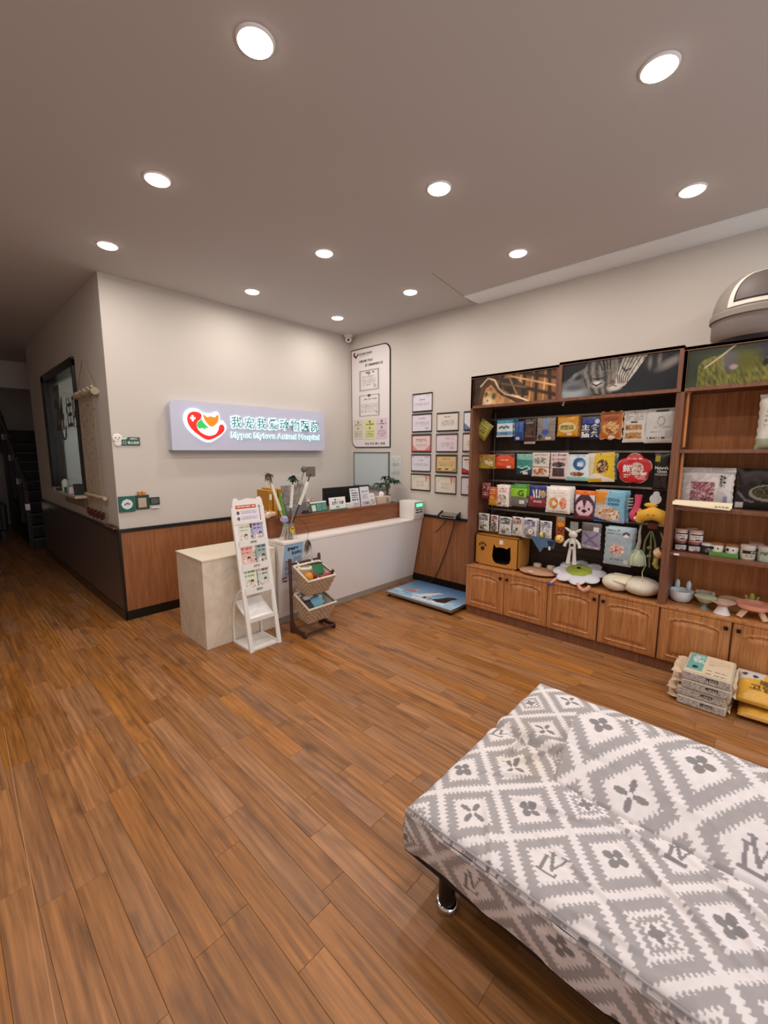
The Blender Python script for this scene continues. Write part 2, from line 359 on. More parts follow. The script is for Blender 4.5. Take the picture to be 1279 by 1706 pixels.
def plank_mesh(qs, name, parent):
    vs, fs, cs = [], [], []; g = 0.0003; e = 0.0007
    for (x0, y0, x1, y1, a, b, c) in qs:
        n = len(vs)
        vs += [(x0 + g, y0 + g, -0.001), (x1 - g, y0 + g, -0.001), (x1 - g, y1 - g, -0.001), (x0 + g, y1 - g, -0.001),
               (x0 + g + e, y0 + g + e, 0), (x1 - g - e, y0 + g + e, 0), (x1 - g - e, y1 - g - e, 0), (x0 + g + e, y1 - g - e, 0)]
        fs += [tuple(n + i for i in f) for f in ((4, 5, 6, 7), (0, 1, 5, 4), (1, 2, 6, 5), (2, 3, 7, 6), (3, 0, 4, 7), (0, 3, 2, 1))]
        cs += [(a, b, c, 1)] * 8
    me = bpy.data.meshes.new(name); me.from_pydata(vs, [], fs); me.materials.append(M_floor)
    at = me.color_attributes.new('tint', 'FLOAT_COLOR', 'POINT'); at.data.foreach_set('color', np.array(cs, dtype=np.float32).ravel())
    o = bpy.data.objects.new(name, me); COL.objects.link(o); o.parent = parent; return o
ss = set(single)
for k in single: plank_mesh([planks[k]], 'plank', fl)
o = plank_mesh([planks[k] for k in range(len(planks)) if k not in ss], 'plank_field', fl); o['kind'] = 'stuff'
MB().poly([(0.0705, 1.0, 0.0004), (0.0735, 1.0, 0.0004), (0.1375, 3.0, 0.0004), (0.1345, 3.0, 0.0004)], (0, 0, 0.0003)).build('seam_strip', mat('seam', '#b98a5e', 0.5), fl, label='pale seam where two floor sheets meet')

struct('ceiling', MB().box((XW, YF, ZC), (XR + 0.1, YB, ZC + 0.1)), M_ceil)
struct('wall_back', MB().box((XL, YS, 0), (XR, YS + 0.12, ZC)), M_wall)
struct('wall_right', MB().box((XR, YF, 0), (XR + 0.12, YS + 0.12, ZC)), M_wall)
struct('wall_left', MB().box((XW - 0.12, YF, 0), (XW, YB, ZC)), M_wall)
struct('wall_far', MB().box((XW, YB, 0), (XR, YB + 0.12, ZC)), M_wall)
WY0, WY1, WZ0, WZ1, YE = 5.22, 6.86, 1.06, 2.41, 7.88
w = MB(); w.box((XL, YS + 0.12, 0), (XL + 0.12, WY0, ZC)); w.box((XL, WY1, 0), (XL + 0.12, YE, ZC)); w.box((XL, WY0, 0), (XL + 0.12, WY1, WZ0)); w.box((XL, WY0, WZ1), (XL + 0.12, WY1, ZC))
struct('wall_corridor', w, M_wall)
struct('wall_ward', MB().box((XL + 0.12, YE - 0.1, 0), (3.0, YE, ZC)), M_wall)
struct('wall_stair', MB().box((2.2, YE, 0), (2.3, YB, ZC)), M_wall)
struct('wall_ward_side', MB().box((3.0, YS + 0.12, 0), (3.1, YE, ZC)), M_wall)
f = MB(); f.box((XW, YF - 0.12, 2.6), (XR, YF, ZC)); f.box((XW, YF - 0.12, 0), (-1.2, YF, 2.6)); f.box((3.4, YF - 0.12, 0), (XR, YF, 2.6))
struct('wall_front', f, M_wall)
o = MB().box((3.57, -2.2, ZC - 0.012), (XR, 2.33, ZC)); struct('daylight_strip', o, M_band)['label'] = 'pale bluish strip painted as daylight along the ceiling edge'  # thin added strip, its pale colour stands for a band of daylight
struct('trim_2', MB().box((XW, 9.2, 2.52), (3.0, 9.5, ZC)), M_wall)
# wainscot, rails, skirtings
struct('trim_3', MB().box((XL, YS - 0.014, 0.085), (XR, YS, 0.80)), M_oak)['label'] = 'brown wood-grain wainscot under the lit sign'
struct('trim_4', MB().box((XL - 0.02, YS - 0.024, 0.80), (XR, YS, 0.83), 0.003), M_black)
struct('baseboard_back', MB().box((XL - 0.012, YS - 0.02, 0), (XR, YS, 0.085), 0.003), M_black)
struct('trim_5', MB().box((XR - 0.014, 2.075, 0.085), (XR, YS - 0.02, 0.77)), M_oak)['label'] = 'brown wood-grain wainscot behind the scale'
struct('trim_6', MB().box((XR - 0.024, 2.075, 0.77), (XR, YS - 0.025, 0.80), 0.003), M_black)
struct('baseboard_right', MB().box((XR - 0.02, 2.075, 0), (XR, YS - 0.02, 0.085), 0.003), M_black)
struct('trim_7', MB().box((XL - 0.014, YS, 0.085), (XL, YE, 0.80)), M_dkpanel)['label'] = 'dark grey-brown wainscot along the corridor'
struct('trim_8', MB().box((XL - 0.024, YS, 0.80), (XL, YE, 0.83), 0.003), mat('rail_grey', '#3a3330', 0.3))
struct('baseboard_corridor', MB().box((XL - 0.02, YS - 0.02, 0), (XL, YE, 0.085), 0.003), mat('skirting_gloss', '#1a1715', 0.12))
struct('trim_9', MB().box((XL - 0.017, YS - 0.017, 0.085), (XL + 0.004, YS - 0.0, 0.80)), M_black)
# corridor window: frame, frosted pane, lettering
fr = MB()
for a, b in (((XL - 0.025, WY0 - 0.02, WZ1 - 0.07), (XL + 0.125, WY1 + 0.02, WZ1 + 0.02)), ((XL - 0.025, WY0 - 0.02, WZ0 - 0.01), (XL + 0.125, WY0 + 0.03, WZ1)), ((XL - 0.025, WY1 - 0.16, WZ0 - 0.01), (XL + 0.125, WY1 + 0.02, WZ1)), ((XL + 0.01, WY0, WZ0 - 0.01), (XL + 0.125, WY1, WZ0 + 0.02))): fr.box(a, b, 0.004)
win = struct('window_1', fr, mat('window_frame', '#1b1614', 0.35)); win['label'] = 'dark framed ward window in the corridor wall'
MB().box((XL + 0.03, WY0 + 0.03, WZ0 + 0.02), (XL + 0.036, WY1 - 0.16, WZ1 - 0.07)).build('pane', mat('ward_glass', '#cfd6d2', 0.03, trans=0.85, spec=0.6), win)
UY = (0, -1, 0); UZ = (0, 0, 1)
lettering(win, '24', (XL + 0.026, 6.5, 1.75), UY, UZ, 0.46, 0.38, M_grey_ink, 0.02)
lettering(win, '住院', (XL + 0.026, 5.92, 1.76), UY, UZ, 0.58, 0.34, M_grey_ink, 0.02)
g = MB(); g.tube([(XL + 0.024, 6.1 + 0.12 * math.cos(t), 1.84 + 0.2 * math.sin(t)) for t in np.linspace(-2.9, 0.2, 14)], 0.009, 5); g.build('clock_ring', M_grey_ink, win)
lettering(win, '我宠我爱', (XL + 0.026, 6.52, 2.2), UY, UZ, 0.35, 0.07, M_grey_ink)
# the ward behind the window
wb_ = tag(MB().box((1.3, YE - 0.13, 0.9), (1.72, YE - 0.1, 1.82)).build('white_board', M_plast), 'pale white board seen through the ward window', 'board')
struct('floor_ward', MB().box((XL + 0.12, YS + 0.12, -0.0005), (3.0, YE - 0.1, 0.0)), mat('ward_floor', '#8d8a86', 0.6))
def lamp_light(loc, power, color=LAMP_C, size=0.1, spread=PI, parent=None):
    d = bpy.data.lights.new('lamp_light', 'AREA'); d.shape = 'DISK'; d.size = size; d.energy = power; d.color = color; d.spread = spread
    o = bpy.data.objects.new('lamp_light', d); COL.objects.link(o); o.location = loc
    if parent: o.parent = parent; o.location = Vector(loc) - ORIG[parent.name]
    return o

# downlights -----------------------------------------------------------------
LP = [(0.944, 1.512, 'large round ceiling downlight nearest the top left corner of the view'), (0.988, 2.583, 'ceiling downlight second from the front in the row over the corridor side'), (1.017, 3.618, 'ceiling downlight just in front of the corridor wall corner'),
      (2.043, 0.491, 'large round ceiling downlight at the upper right, nearest the sofa'), (2.078, 1.536, 'ceiling downlight second from the front in the middle row'), (2.133, 2.601, 'ceiling downlight third from the front in the middle row'), (2.161, 3.664, 'ceiling downlight at the back of the middle row above the lit sign'),
      (3.053, 0.522, 'rightmost ceiling downlight, above the grey bin lid'), (3.10, 1.57, 'ceiling downlight above the tabby cat picture'), (3.149, 2.63, 'ceiling downlight above the framed certificates'), (3.188, 3.684, 'smallest ceiling downlight, beside the dome camera corner'),
      (0.90, 0.42, 'ceiling downlight straight above the photographer'), (0.88, -0.62, 'ceiling downlight behind the photographer on the corridor side'), (2.0, -0.58, 'ceiling downlight over the far end of the sofa'), (3.0, -0.55, 'ceiling downlight over the hidden end of the shelves'),
      (-0.15, 1.48, 'ceiling downlight out of view left of the nearest one'), (-0.12, 2.55, 'ceiling downlight out of view left of the corridor row'), (-0.1, 3.6, 'ceiling downlight out of view at the corridor mouth')]
proto = None
ring = MB().lathe((0, 0, 0), [(0.0585, -0.004), (0.061, -0.008), (0.067, -0.005), (0.069, 0.0)], 32)
disc = MB().lathe((0, 0, 0), [(0.058, -0.004), (0.057, -0.011), (0.05, -0.0145), (0.03, -0.016), (0.0001, -0.0165)], 32)
for i, (x, y, lab) in enumerate(LP):
    t = thing('ceiling_downlight', (x, y, ZC), lab, 'ceiling light', 'recessed ceiling downlights')
    if proto is None:
        r_ = ring.build('trim_ring', M_white, t, local=True, smooth=40); d_ = disc.build('diffuser', M_glow, t, local=True, smooth=40); proto = (r_, d_)
    else:
        for q in proto: c = q.copy(); COL.objects.link(c); c.parent = t
    lamp_light((x, y, ZC - 0.025), LAMP_W, parent=t)
t = thing('ward_fill_lamp', (1.9, 6.2, ZC), 'unseen lamp added to light the ward behind the corridor window', 'ceiling light')  # unseen lamp, added so the ward behind the glass is lit
c = proto[0].copy(); COL.objects.link(c); c.parent = t; c = proto[1].copy(); COL.objects.link(c); c.parent = t
lamp_light((1.9, 6.2, ZC - 0.02), 40, (0.95, 1, 0.97), parent=t)
# ceiling crack
tag(MB().tube([onz(720, 455, ZC - 0.001), onz(755, 481, ZC - 0.001), onz(785, 503, ZC - 0.001)], 0.0022, 4).build('ceiling_crack', mat('crack', '#8a7f78', 0.9)), 'fine dark crack running across the ceiling', 'crack')
# dome camera
t = thing('dome_camera', (3.74, 4.12, ZC), 'small white dome camera at the ceiling corner', 'camera')
MB().lathe((0, 0, 0), [(0.055, 0), (0.055, -0.018), (0.045, -0.024)], 24).build('mount', M_plast, t, local=True, smooth=40)
MB().ell((0, 0, -0.05), (0.042, 0.042, 0.04)).build('housing', M_plast, t, local=True, smooth=60)
MB().ell((-0.024, -0.026, -0.064), (0.014, 0.014, 0.014)).build('lens', M_black, t, local=True, smooth=60)

# ================================================================== lit sign on the back wall
UX = (1, 0, 0)
def rrect(w, h, rs, n=8):
    """rounded rectangle outline, corner radii (bl, br, tr, tl), CCW from lower left"""
    pts = []
    for (cx, cy, a0), r in zip(((0, 0, PI), (w, 0, 1.5 * PI), (w, h, 0), (0, h, 0.5 * PI)), rs):
        if r < 1e-5: pts.append((cx, cy)); continue
        ox, oy = (r if cx == 0 else w - r), (r if cy == 0 else h - r)
        for k in range(n + 1): a = a0 + k * (PI / 2) / n; pts.append((ox + r * math.cos(a), oy + r * math.sin(a)))
    return pts
def plate(mb, p, u, v, w, h, rs, depth, n=8):
    p, u, v = Vector(p), Vector(u), Vector(v); nn = u.cross(v).normalized()
    return mb.poly([p + u * a + v * b for a, b in rrect(w, h, rs, n)], nn * depth)
sx0, sx1, sz0, sz1, SY = 1.545, 3.325, 1.517, 1.972, 4.11
sg = thing('illuminated_sign', (2.43, YS, sz0), 'pale lilac backlit clinic sign with heart logo on the back wall', 'sign')
plate(MB(), (sx0, SY, sz0), UX, UZ, sx1 - sx0, sz1 - sz0, (0, 0.05, 0, 0.06), YS - SY).build('sign_box', mat('sign_face', '#c7c9de', 0.5), sg)
MB().box((sx0 - 0.004, SY - 0.002, sz0 - 0.006), (sx1 - 0.05, YS, sz0)).build('lower_edge', mat('sign_edge', '#7c7f8a', 0.4, 0.5), sg)
lx, lz, lw, lh = 1.663, 1.60, 0.40, 0.298
def lp(pts, y): return [(lx + (a - 180) / 285 * lw, y, lz + (385 - b) / 220 * lh) for a, b in pts]
def smoothpoly(pts, n=4):
    out = []; k = len(pts)
    for i in range(k):
        p0, p1, p2, p3 = [np.array(pts[(i + j - 1) % k], float) for j in range(4)]
        for s in range(n): t = s / n; out.append(tuple(0.5 * ((2 * p1) + (p2 - p0) * t + (2 * p0 - 5 * p1 + 4 * p2 - p3) * t * t + (3 * p1 - p0 - 3 * p2 + p3) * t ** 3)))
    return out
ccw = lambda q: q if sum(q[i][0] * q[(i + 1) % len(q)][2] - q[(i + 1) % len(q)][0] * q[i][2] for i in range(len(q))) > 0 else q[::-1]
H_white = smoothpoly([(330, 386), (262, 350), (208, 300), (184, 245), (192, 198), (225, 170), (265, 168), (300, 186), (330, 205), (355, 196), (385, 198), (408, 180), (418, 215), (412, 248), (440, 240), (463, 272), (455, 302), (405, 350)])
H_red = smoothpoly([(330, 373), (268, 340), (218, 294), (198, 245), (205, 206), (232, 184), (268, 183), (294, 200), (284, 232), (262, 252), (258, 285), (282, 322), (335, 345), (385, 332), (408, 300), (418, 268), (440, 262), (453, 285), (444, 312), (400, 346)], 3)
H_or = smoothpoly([(308, 197), (332, 214), (358, 207), (386, 213), (409, 191), (412, 228), (394, 258), (360, 279), (332, 258), (313, 230)], 3)
H_gr = [(290, 224), (297, 240), (308, 258), (340, 291), (314, 288), (318, 300), (298, 290), (272, 296), (258, 276), (265, 250), (284, 240)]
H_cross = [(226, 206), (240, 206), (240, 219), (252, 219), (252, 234), (240, 234), (240, 248), (226, 248), (226, 234), (216, 234), (216, 219), (226, 219)]
M_halo = mat('sign_backlight', '#ffffff', 0.5, emit='#c9f4ff', estr=2.2)
MB().poly(ccw(lp(smoothpoly([(330, 390), (250, 348), (198, 296), (178, 245), (188, 192), (225, 163), (268, 162), (302, 180), (355, 190), (410, 172), (424, 215), (420, 240), (445, 234), (470, 272), (460, 306), (408, 356)]), SY - 0.006)), (0, -0.006, 0)).build('logo_backlight', M_halo, sg)
MB().poly(ccw(lp(H_white, SY - 0.016)), (0, -0.01, 0)).build('logo_plate', mat('sign_white_acrylic', '#f6f7f7', 0.4, emit='#ffffff', estr=0.3), sg)
MB().poly(ccw(lp(H_red, SY - 0.018)), (0, -0.002, 0)).build('logo_heart', mat('sign_red', '#e0231c', 0.4, emit='#e8281c', estr=0.5), sg)
MB().poly(ccw(lp(H_or, SY - 0.019)), (0, -0.002, 0)).build('logo_cat_face', mat('sign_orange', '#f07a12', 0.4, emit='#f58216', estr=0.5), sg)
MB().poly(ccw(lp(H_gr, SY - 0.019)), (0, -0.002, 0)).build('logo_cat', mat('sign_green', '#2fb457', 0.4, emit='#35c064', estr=0.45), sg)
MB().poly(ccw(lp(H_cross, SY - 0.02)), (0, -0.002, 0)).build('logo_cross', MATS['sign_white_acrylic'], sg)
cn, en = '我宠我爱动物医院', 'Mypet Mylove Animal Hospital'
M_halo2 = mat('letter_backlight', '#ffffff', 0.5, emit='#b9f1f2', estr=2.0)
for i, ch in enumerate(cn):
    x = 2.123 + i * 0.1412
    lettering(sg, ch, (x - 0.004, SY - 0.003, 1.734), UX, UZ, 0.124, 0.13, M_halo2, 0.03, 0.004, 'letter_backlight')
    lettering(sg, ch, (x, SY - 0.011, 1.741), UX, UZ, 0.114, 0.116, mat('letter_face', '#5f8f88', 0.4), 0.012, 0.004, 'letter')
glyphs(sg, en, (2.118, SY - 0.003, 1.624), UX, UZ, 1.126, 0.078, mat('letter_backlight_small', '#ffffff', 0.5, emit='#b9f1f2', estr=1.2), 0.022, 0.004, 'letter_backlight')
glyphs(sg, en, (2.122, SY - 0.010, 1.629), UX, UZ, 1.118, 0.068, mat('letter_face_white', '#a5c6c0', 0.4), 0.0, 0.004, 'letter')

# ================================================================== small plates by the wall corner
t = thing('no_smoking_plate', (1.2, YS - 0.012, 1.55), 'green no smoking plate with cartoon puppy beside the wall corner', 'sign')
MB().box((1.152, YS - 0.01, 1.557), (1.30, YS, 1.628), 0.002).build('plate', mat('plate_green', '#2c5a4c', 0.5), t)
MB().poly([(1.158, YS - 0.011, 1.607), (1.19, YS - 0.011, 1.607), (1.205, YS - 0.011, 1.626), (1.158, YS - 0.011, 1.626)], (0, -0.001, 0)).build('pale_corner', mat('plate_mint', '#cfdcd4', 0.5), t)
MB().lathe((1.125, YS - 0.012, 1.618), [(0.0001, 0.008), (0.03, 0.006), (0.038, 0.0)], 20, M=Matrix.Rotation(PI / 2, 3, 'X')).build('puppy_head', mat('puppy_white', '#efe9e4', 0.6), t)
MB().lathe((1.128, YS - 0.008, 1.577), [(0.0001, 0.008), (0.022, 0.005), (0.03, 0.0)], 18, M=Matrix.Rotation(PI / 2, 3, 'X')).build('puppy_body', MATS['puppy_white'], t)
e = MB(); [e.ell((1.125 + dx, YS - 0.02, 1.616 + dz), (r, 0.003, r), 8, 6) for dx, dz, r in ((-0.014, 0.004, 0.005), (0.014, 0.006, 0.005), (0.004, -0.009, 0.004))]; e.build('puppy_face', M_ink, t)
lettering(t, '禁止吸烟', (1.202, YS - 0.0115, 1.568), UX, UZ, 0.088, 0.024, M_white_ink)
lettering(t, '温馨提示', (1.222, YS - 0.0115, 1.606), UX, UZ, 0.06, 0.014, M_white_ink)
MB().tube([(1.178 + 0.012 * math.cos(a), YS - 0.0115, 1.58 + 0.012 * math.sin(a)) for a in np.linspace(0, 2 * PI, 17)], 0.0014, 4).build('no_smoking_ring', M_white_ink, t)
t = thing('switch_cover', (1.155, YS, 0.98), 'teal green switch cover with white round emblem at the corner', 'switch cover')
MB().box((1.092, YS - 0.016, 0.978), (1.219, YS, 1.116), 0.004).build('cover', mat('cover_teal', '#1f5f57', 0.4), t)
mb = MB(); print_quad(mb, (1.11, YS - 0.0175, 1.0), UX, UZ, 0.092, 0.092, [('base', '#1f5f57'), ('e', .5, .5, .47, .47, '#dfe6e6'), ('ne', .5, .5, .34, .34, ['#dfe6e6', '#c9d3d8', '#b98a8e', '#e6e6e6'], 9), ('l', [(.3, .45), (.5, .6), (.68, .5)], .05, '#3a3c42')], 26, 26); mb.build('emblem', M_print, t)
t = thing('switch_cover', (1.28, YS, 0.98), 'dark green switch cover topped by an orange bear face', 'switch cover')
MB().box((1.225, YS - 0.014, 0.99), (1.338, YS, 1.118), 0.004).build('cover', mat('cover_dark_green', '#1b3f35', 0.4), t)
MB().box((1.245, YS - 0.019, 1.006), (1.312, YS - 0.013, 1.092), 0.002).build('rocker', mat('rocker_beige', '#b9a58e', 0.45), t)
b_ = MB()
for dx, dz, r in ((0, 0, 0.02), (-0.017, 0.016, 0.009), (0.017, 0.016, 0.009), (0.03, -0.004, 0.014), (0.04, 0.009, 0.007)): b_.ell((1.266 + dx, YS - 0.014, 1.128 + dz), (r, 0.008, r), 12, 8)
b_.build('bear_face', mat('bear_orange', '#b9793f', 0.6), t, smooth=60)
t = thing('wall_switch', (1.385, YS, 1.01), 'small dark grey wall switch right of the bear cover', 'switch')
MB().box((1.342, YS - 0.012, 1.02), (1.426, YS, 1.09), 0.003).build('plate', mat('switch_dark', '#23282a', 0.4), t); MB().box((1.352, YS - 0.015, 1.03), (1.416, YS - 0.011, 1.08), 0.002).build('rocker', mat('switch_grey', '#555b5a', 0.4), t)
MB().box((1.352, YS - 0.02, 0.992), (1.42, YS, 1.0), 0.001).build('lower_lip', M_plast, t)

# ================================================================== right wall: dome board, whiteboard, papers, certificates
M_glasspr = print_mat('print_under_glass', 0.12, 0.5)
XB = XR - 0.012
bd = thing('honour_board', (XR, 3.82, 1.55), 'tall white board with black outline and two cut round corners', 'board')
by0, bw, bz0, bh = 4.165, 0.68, 1.553, 1.22
plate(MB(), (XR - 0.008, by0, bz0), UY, UZ, bw, bh, (0.1, 0, 0.1, 0), 0.008).build('border', M_black, bd)
plate(MB(), (XR - 0.0105, by0 - 0.014, bz0 + 0.012), UY, UZ, bw - 0.028, bh - 0.024, (0.09, 0, 0.09, 0), 0.003).build('panel', mat('board_white', '#e3dcdc', 0.3), bd)
def bp(a, b, d=0.0): return (XB + 0.0008 - d, by0 - bw * a, bz0 + bh * b)
lettering(bd, cn, bp(.22, .93), UY, UZ, .34 * bw, .028, M_ink); lettering(bd, 'Mypet Mylove Animal Hospital', bp(.22, .915), UY, UZ, .25 * bw, .01, M_ink, 0.0)
hp = [(-.5, .5), (-.45, .2), (0, -.5), (.45, .2), (.5, .5), (.3, .3), (0, .2), (-.3, .35)]
MB().poly([Vector(bp(.14, .94)) + Vector((0, -a * .1, b * .075)) for a, b in [(0, -.55), (.42, -.05), (.5, .3), (.2, .1), (0, -.2), (-.2, .1), (-.1, .45), (-.4, .45), (-.5, .1), (-.36, -.2)]], (-0.0005, 0, 0)).build('heart_logo', mat('logo_maroon', '#5a2429', 0.6), bd)
lettering(bd, '关爱动物健康成长', bp(.22, .855), UY, UZ, .36 * bw, .034, M_ink, 0.02)
lettering(bd, '服务宠物是最美的承诺', bp(.38, .81), UY, UZ, .44 * bw, .034, M_ink, 0.02)
for i, (b0, lay) in enumerate(((.565, [('base', '#dcd6d6'), ('r', .05, .05, .95, .95, '#8b8888'), ('r', .1, .1, .9, .9, '#ddd7d5'), ('t', .3, .78, .75, .88, '#4b4848', 1), ('e', .5, .8, .06, .08, '#8e8686'), ('t', .16, .25, .8, .7, '#a39d9b', 6), ('e', .78, .22, .06, .07, '#b5adad')]), (.315, [('base', '#ddd8d6'), ('r', .03, .03, .97, .97, '#4a4747'), ('r', .055, .055, .945, .945, '#e2dcdb'), ('e', .5, .96, .07, .08, '#4c4848'), ('t', .25, .72, .85, .84, '#4b4646', 1), ('t', .1, .2, .9, .6, '#aaa3a2', 6), ('e', .86, .18, .05, .06, '#b0a7a7')]))):
    mb = MB(); print_quad(mb, bp(.21, b0, .001), UY, UZ, .54 * bw, .222 * bh, lay, 60, 50, seed=i + 4); mb.build('licence_print', M_print, bd)
for i, (a0, cc, c2) in enumerate(((.05, '#d6cfbf', '#8a8478'), (.36, '#d9d79c', '#6f6a3c'), (.66, '#d9c6d2', '#7a5f70'))):
    mb = MB(); print_quad(mb, bp(a0, .085, .001), UY, UZ, .27 * bw, .205 * bh, [('base', cc), ('e', .5, .86, .08, .06, c2), ('t', .12, .7, .88, .78, c2, 1), ('r', .44, .5, .56, .63, c2), ('t', .15, .12, .85, .42, c2, 6)], 34, 34, seed=i + 9); mb.build('permit_print', M_print, bd)
lettering(bd, '专业 专注 爱心 诚信', bp(.36, .028), UY, UZ, .52 * bw, .032, M_ink)
wbd = thing('whiteboard', (XR, 3.82, 1.05), 'grey-blue blank whiteboard with thin grey frame under the honour board', 'board')
MB().box((XR - 0.012, 3.51, 1.07), (XR - 0.004, 4.12, 1.49)).build('surface', mat('whiteboard_face', '#bcc6c9', 0.25), wbd)
fr = MB(); [fr.box(a, b, 0.003) for a, b in (((XR - 0.018, 3.50, 1.485), (XR, 4.13, 1.50)), ((XR - 0.018, 3.50, 1.06), (XR, 4.13, 1.075)), ((XR - 0.018, 3.50, 1.06), (XR, 3.515, 1.50)), ((XR - 0.018, 4.115, 1.06), (XR, 4.13, 1.50)))]; fr.build('frame', mat('frame_grey', '#7d8485', 0.35, 0.5), wbd)
MB().box((XR - 0.05, 3.52, 1.045), (XR, 4.11, 1.06), 0.003).build('pen_tray', MATS['frame_grey'], wbd)
pp = MB(); print_quad(pp, (XR - 0.003, 3.49, 1.13), UY, UZ, 0.17, 0.33, [('base', '#d3d6d2'), ('t', .1, .08, .9, .9, '#8d918f', 17)], 40, 60); tag(pp.build('notice_sheet', M_print), 'pale typed notice sheet taped right of the whiteboard', 'paper')
CERT = [  # x0, x1, yTop, yBottom (on the wall), label, artwork
 (676, 852, 622, 786, 'framed lilac certificate at the top of the left column', 'lilac'), (672, 848, 802, 962, 'framed lilac certificate second from the top in the left column', 'lilac2'), (668, 840, 980, 1138, 'framed red-bordered certificate in the middle of the left column', 'red'),
 (665, 836, 1155, 1308, 'framed pale violet certificate fourth in the left column', 'lilac'), (662, 832, 1325, 1472, 'framed cream certificate with tassel at the bottom of the left column', 'cream'),
 (892, 1085, 790, 955, 'framed beige certificate at the top of the middle column', 'beige'), (886, 1078, 976, 1138, 'framed mauve certificate second in the middle column', 'mauve'), (882, 1070, 1158, 1318, 'framed golden tan certificate third in the middle column', 'tan'), (875, 1062, 1340, 1500, 'framed cream certificate with pink corner at the bottom of the middle column', 'cream'),
 (1132, 1335, 775, 946, 'framed pale blue-cornered certificate at the top beside the shelf', 'blue'), (1122, 1325, 966, 1135, 'framed yellowish certificate second beside the shelf', 'beige'), (1115, 1312, 1163, 1330, 'framed certificate with red lower corner third beside the shelf', 'redc'), (1108, 1302, 1352, 1518, 'framed pale certificate at the bottom beside the shelf', 'mauve')]
ART = {'lilac': [('base', '#dcd6e2'), ('t', .35, .62, .65, .7, '#6f6a7c', 1), ('t', .12, .3, .88, .5, '#a09aac', 3), ('r', .04, .86, .12, .95, '#8e88a8'), ('t', .7, .86, .94, .92, '#7b7688', 1)],
       'lilac2': [('base', '#dcd4de'), ('t', .3, .72, .7, .84, '#6e6670', 2), ('t', .12, .3, .88, .58, '#a79fa9', 4), ('e', .78, .16, .1, .08, '#b9b0ba')],
       'red': [('base', '#c95a55'), ('r', .05, .07, .95, .93, '#dfc9c4'), ('p', [(.05, .07), (.3, .07), (.05, .4)], '#d18a84'), ('p', [(.95, .07), (.7, .07), (.95, .4)], '#d18a84'), ('t', .2, .6, .8, .78, '#a4524c', 2), ('t', .2, .25, .8, .5, '#b39a96', 3)],
       'cream': [('base', '#d9d0bd'), ('e', .5, .42, .46, .5, '#c9bfa9'), ('e', .5, .4, .43, .47, '#ded6c6'), ('t', .3, .45, .7, .6, '#8f866f', 2), ('t', .3, .2, .7, .36, '#a79d88', 2), ('p', [(.62, 1), (1, 1), (1, .6)], '#e0a39a'), ('r', .78, .55, .81, .95, '#b8433c')],
       'beige': [('base', '#ddd3ca'), ('t', .36, .74, .64, .86, '#7d726a', 1), ('t', .2, .25, .8, .6, '#a89d95', 5)],
       'mauve': [('base', '#d9cbd4'), ('t', .45, .7, .8, .84, '#b06068', 2), ('t', .25, .25, .85, .55, '#a89ca4', 3), ('e', .75, .2, .1, .06, '#b7a9b2')],
       'tan': [('base', '#8a6f45'), ('r', .04, .05, .96, .95, '#d3b784'), ('e', .1, .1, .1, .1, '#a98d58'), ('e', .9, .1, .1, .1, '#a98d58'), ('t', .32, .74, .68, .85, '#6a5126', 1), ('t', .12, .36, .88, .64, '#9c8350', 4), ('r', .12, .14, .26, .2, '#3c2f1a'), ('r', .45, .13, .6, .2, '#3c2f1a')],
       'blue': [('base', '#dcdbe0'), ('p', [(0, 0), (.35, 0), (0, .4)], '#6b7fa6'), ('t', .3, .3, .85, .7, '#a2a1a8', 5)],
       'redc': [('base', '#ddd5d2'), ('p', [(0, 0), (.6, 0), (0, .3)], '#b5343a'), ('r', .08, .75, .9, .85, '#b35a58'), ('t', .15, .4, .85, .68, '#a49a97', 4)]}
for i, (x0, x1, yt, yb, lab, art) in enumerate(CERT):
    q = lambda x, y: onx(560 + x / 5.329, 540 + y / 5.329, XR - 0.012)
    a = q(x0, yt); b = q(x0, yb); c = q(x1, yt); y0, y1, z0, z1 = a.y, (a.y - 0.277), b.z, a.z
    t = thing('framed_certificate', (XR, (y0 + y1) / 2, z0), lab, 'certificate', 'certificates on the right wall')
    MB().box((XR - 0.014, y1, z1 - 0.013), (XR, y0, z1), 0.002).build('frame_rail', M_ink, t); MB().box((XR - 0.014, y1, z0), (XR, y0, z0 + 0.013), 0.002).build('frame_rail', M_ink, t)
    MB().box((XR - 0.012, y0 - 0.006, z0 + 0.013), (XR, y0, z1 - 0.013)).build('frame_side', mat('frame_side', '#6d6468', 0.4), t); MB().box((XR - 0.012, y1, z0 + 0.013), (XR, y1 + 0.006, z1 - 0.013)).build('frame_side', MATS['frame_side'], t)
    mb = MB(); print_quad(mb, (XR - 0.008, y0 - 0.005, z0 + 0.012), UY, UZ, y0 - y1 - 0.01, z1 - z0 - 0.024, ART[art], 56, 42, seed=i + 2); mb.build('sheet', M_glasspr, t)

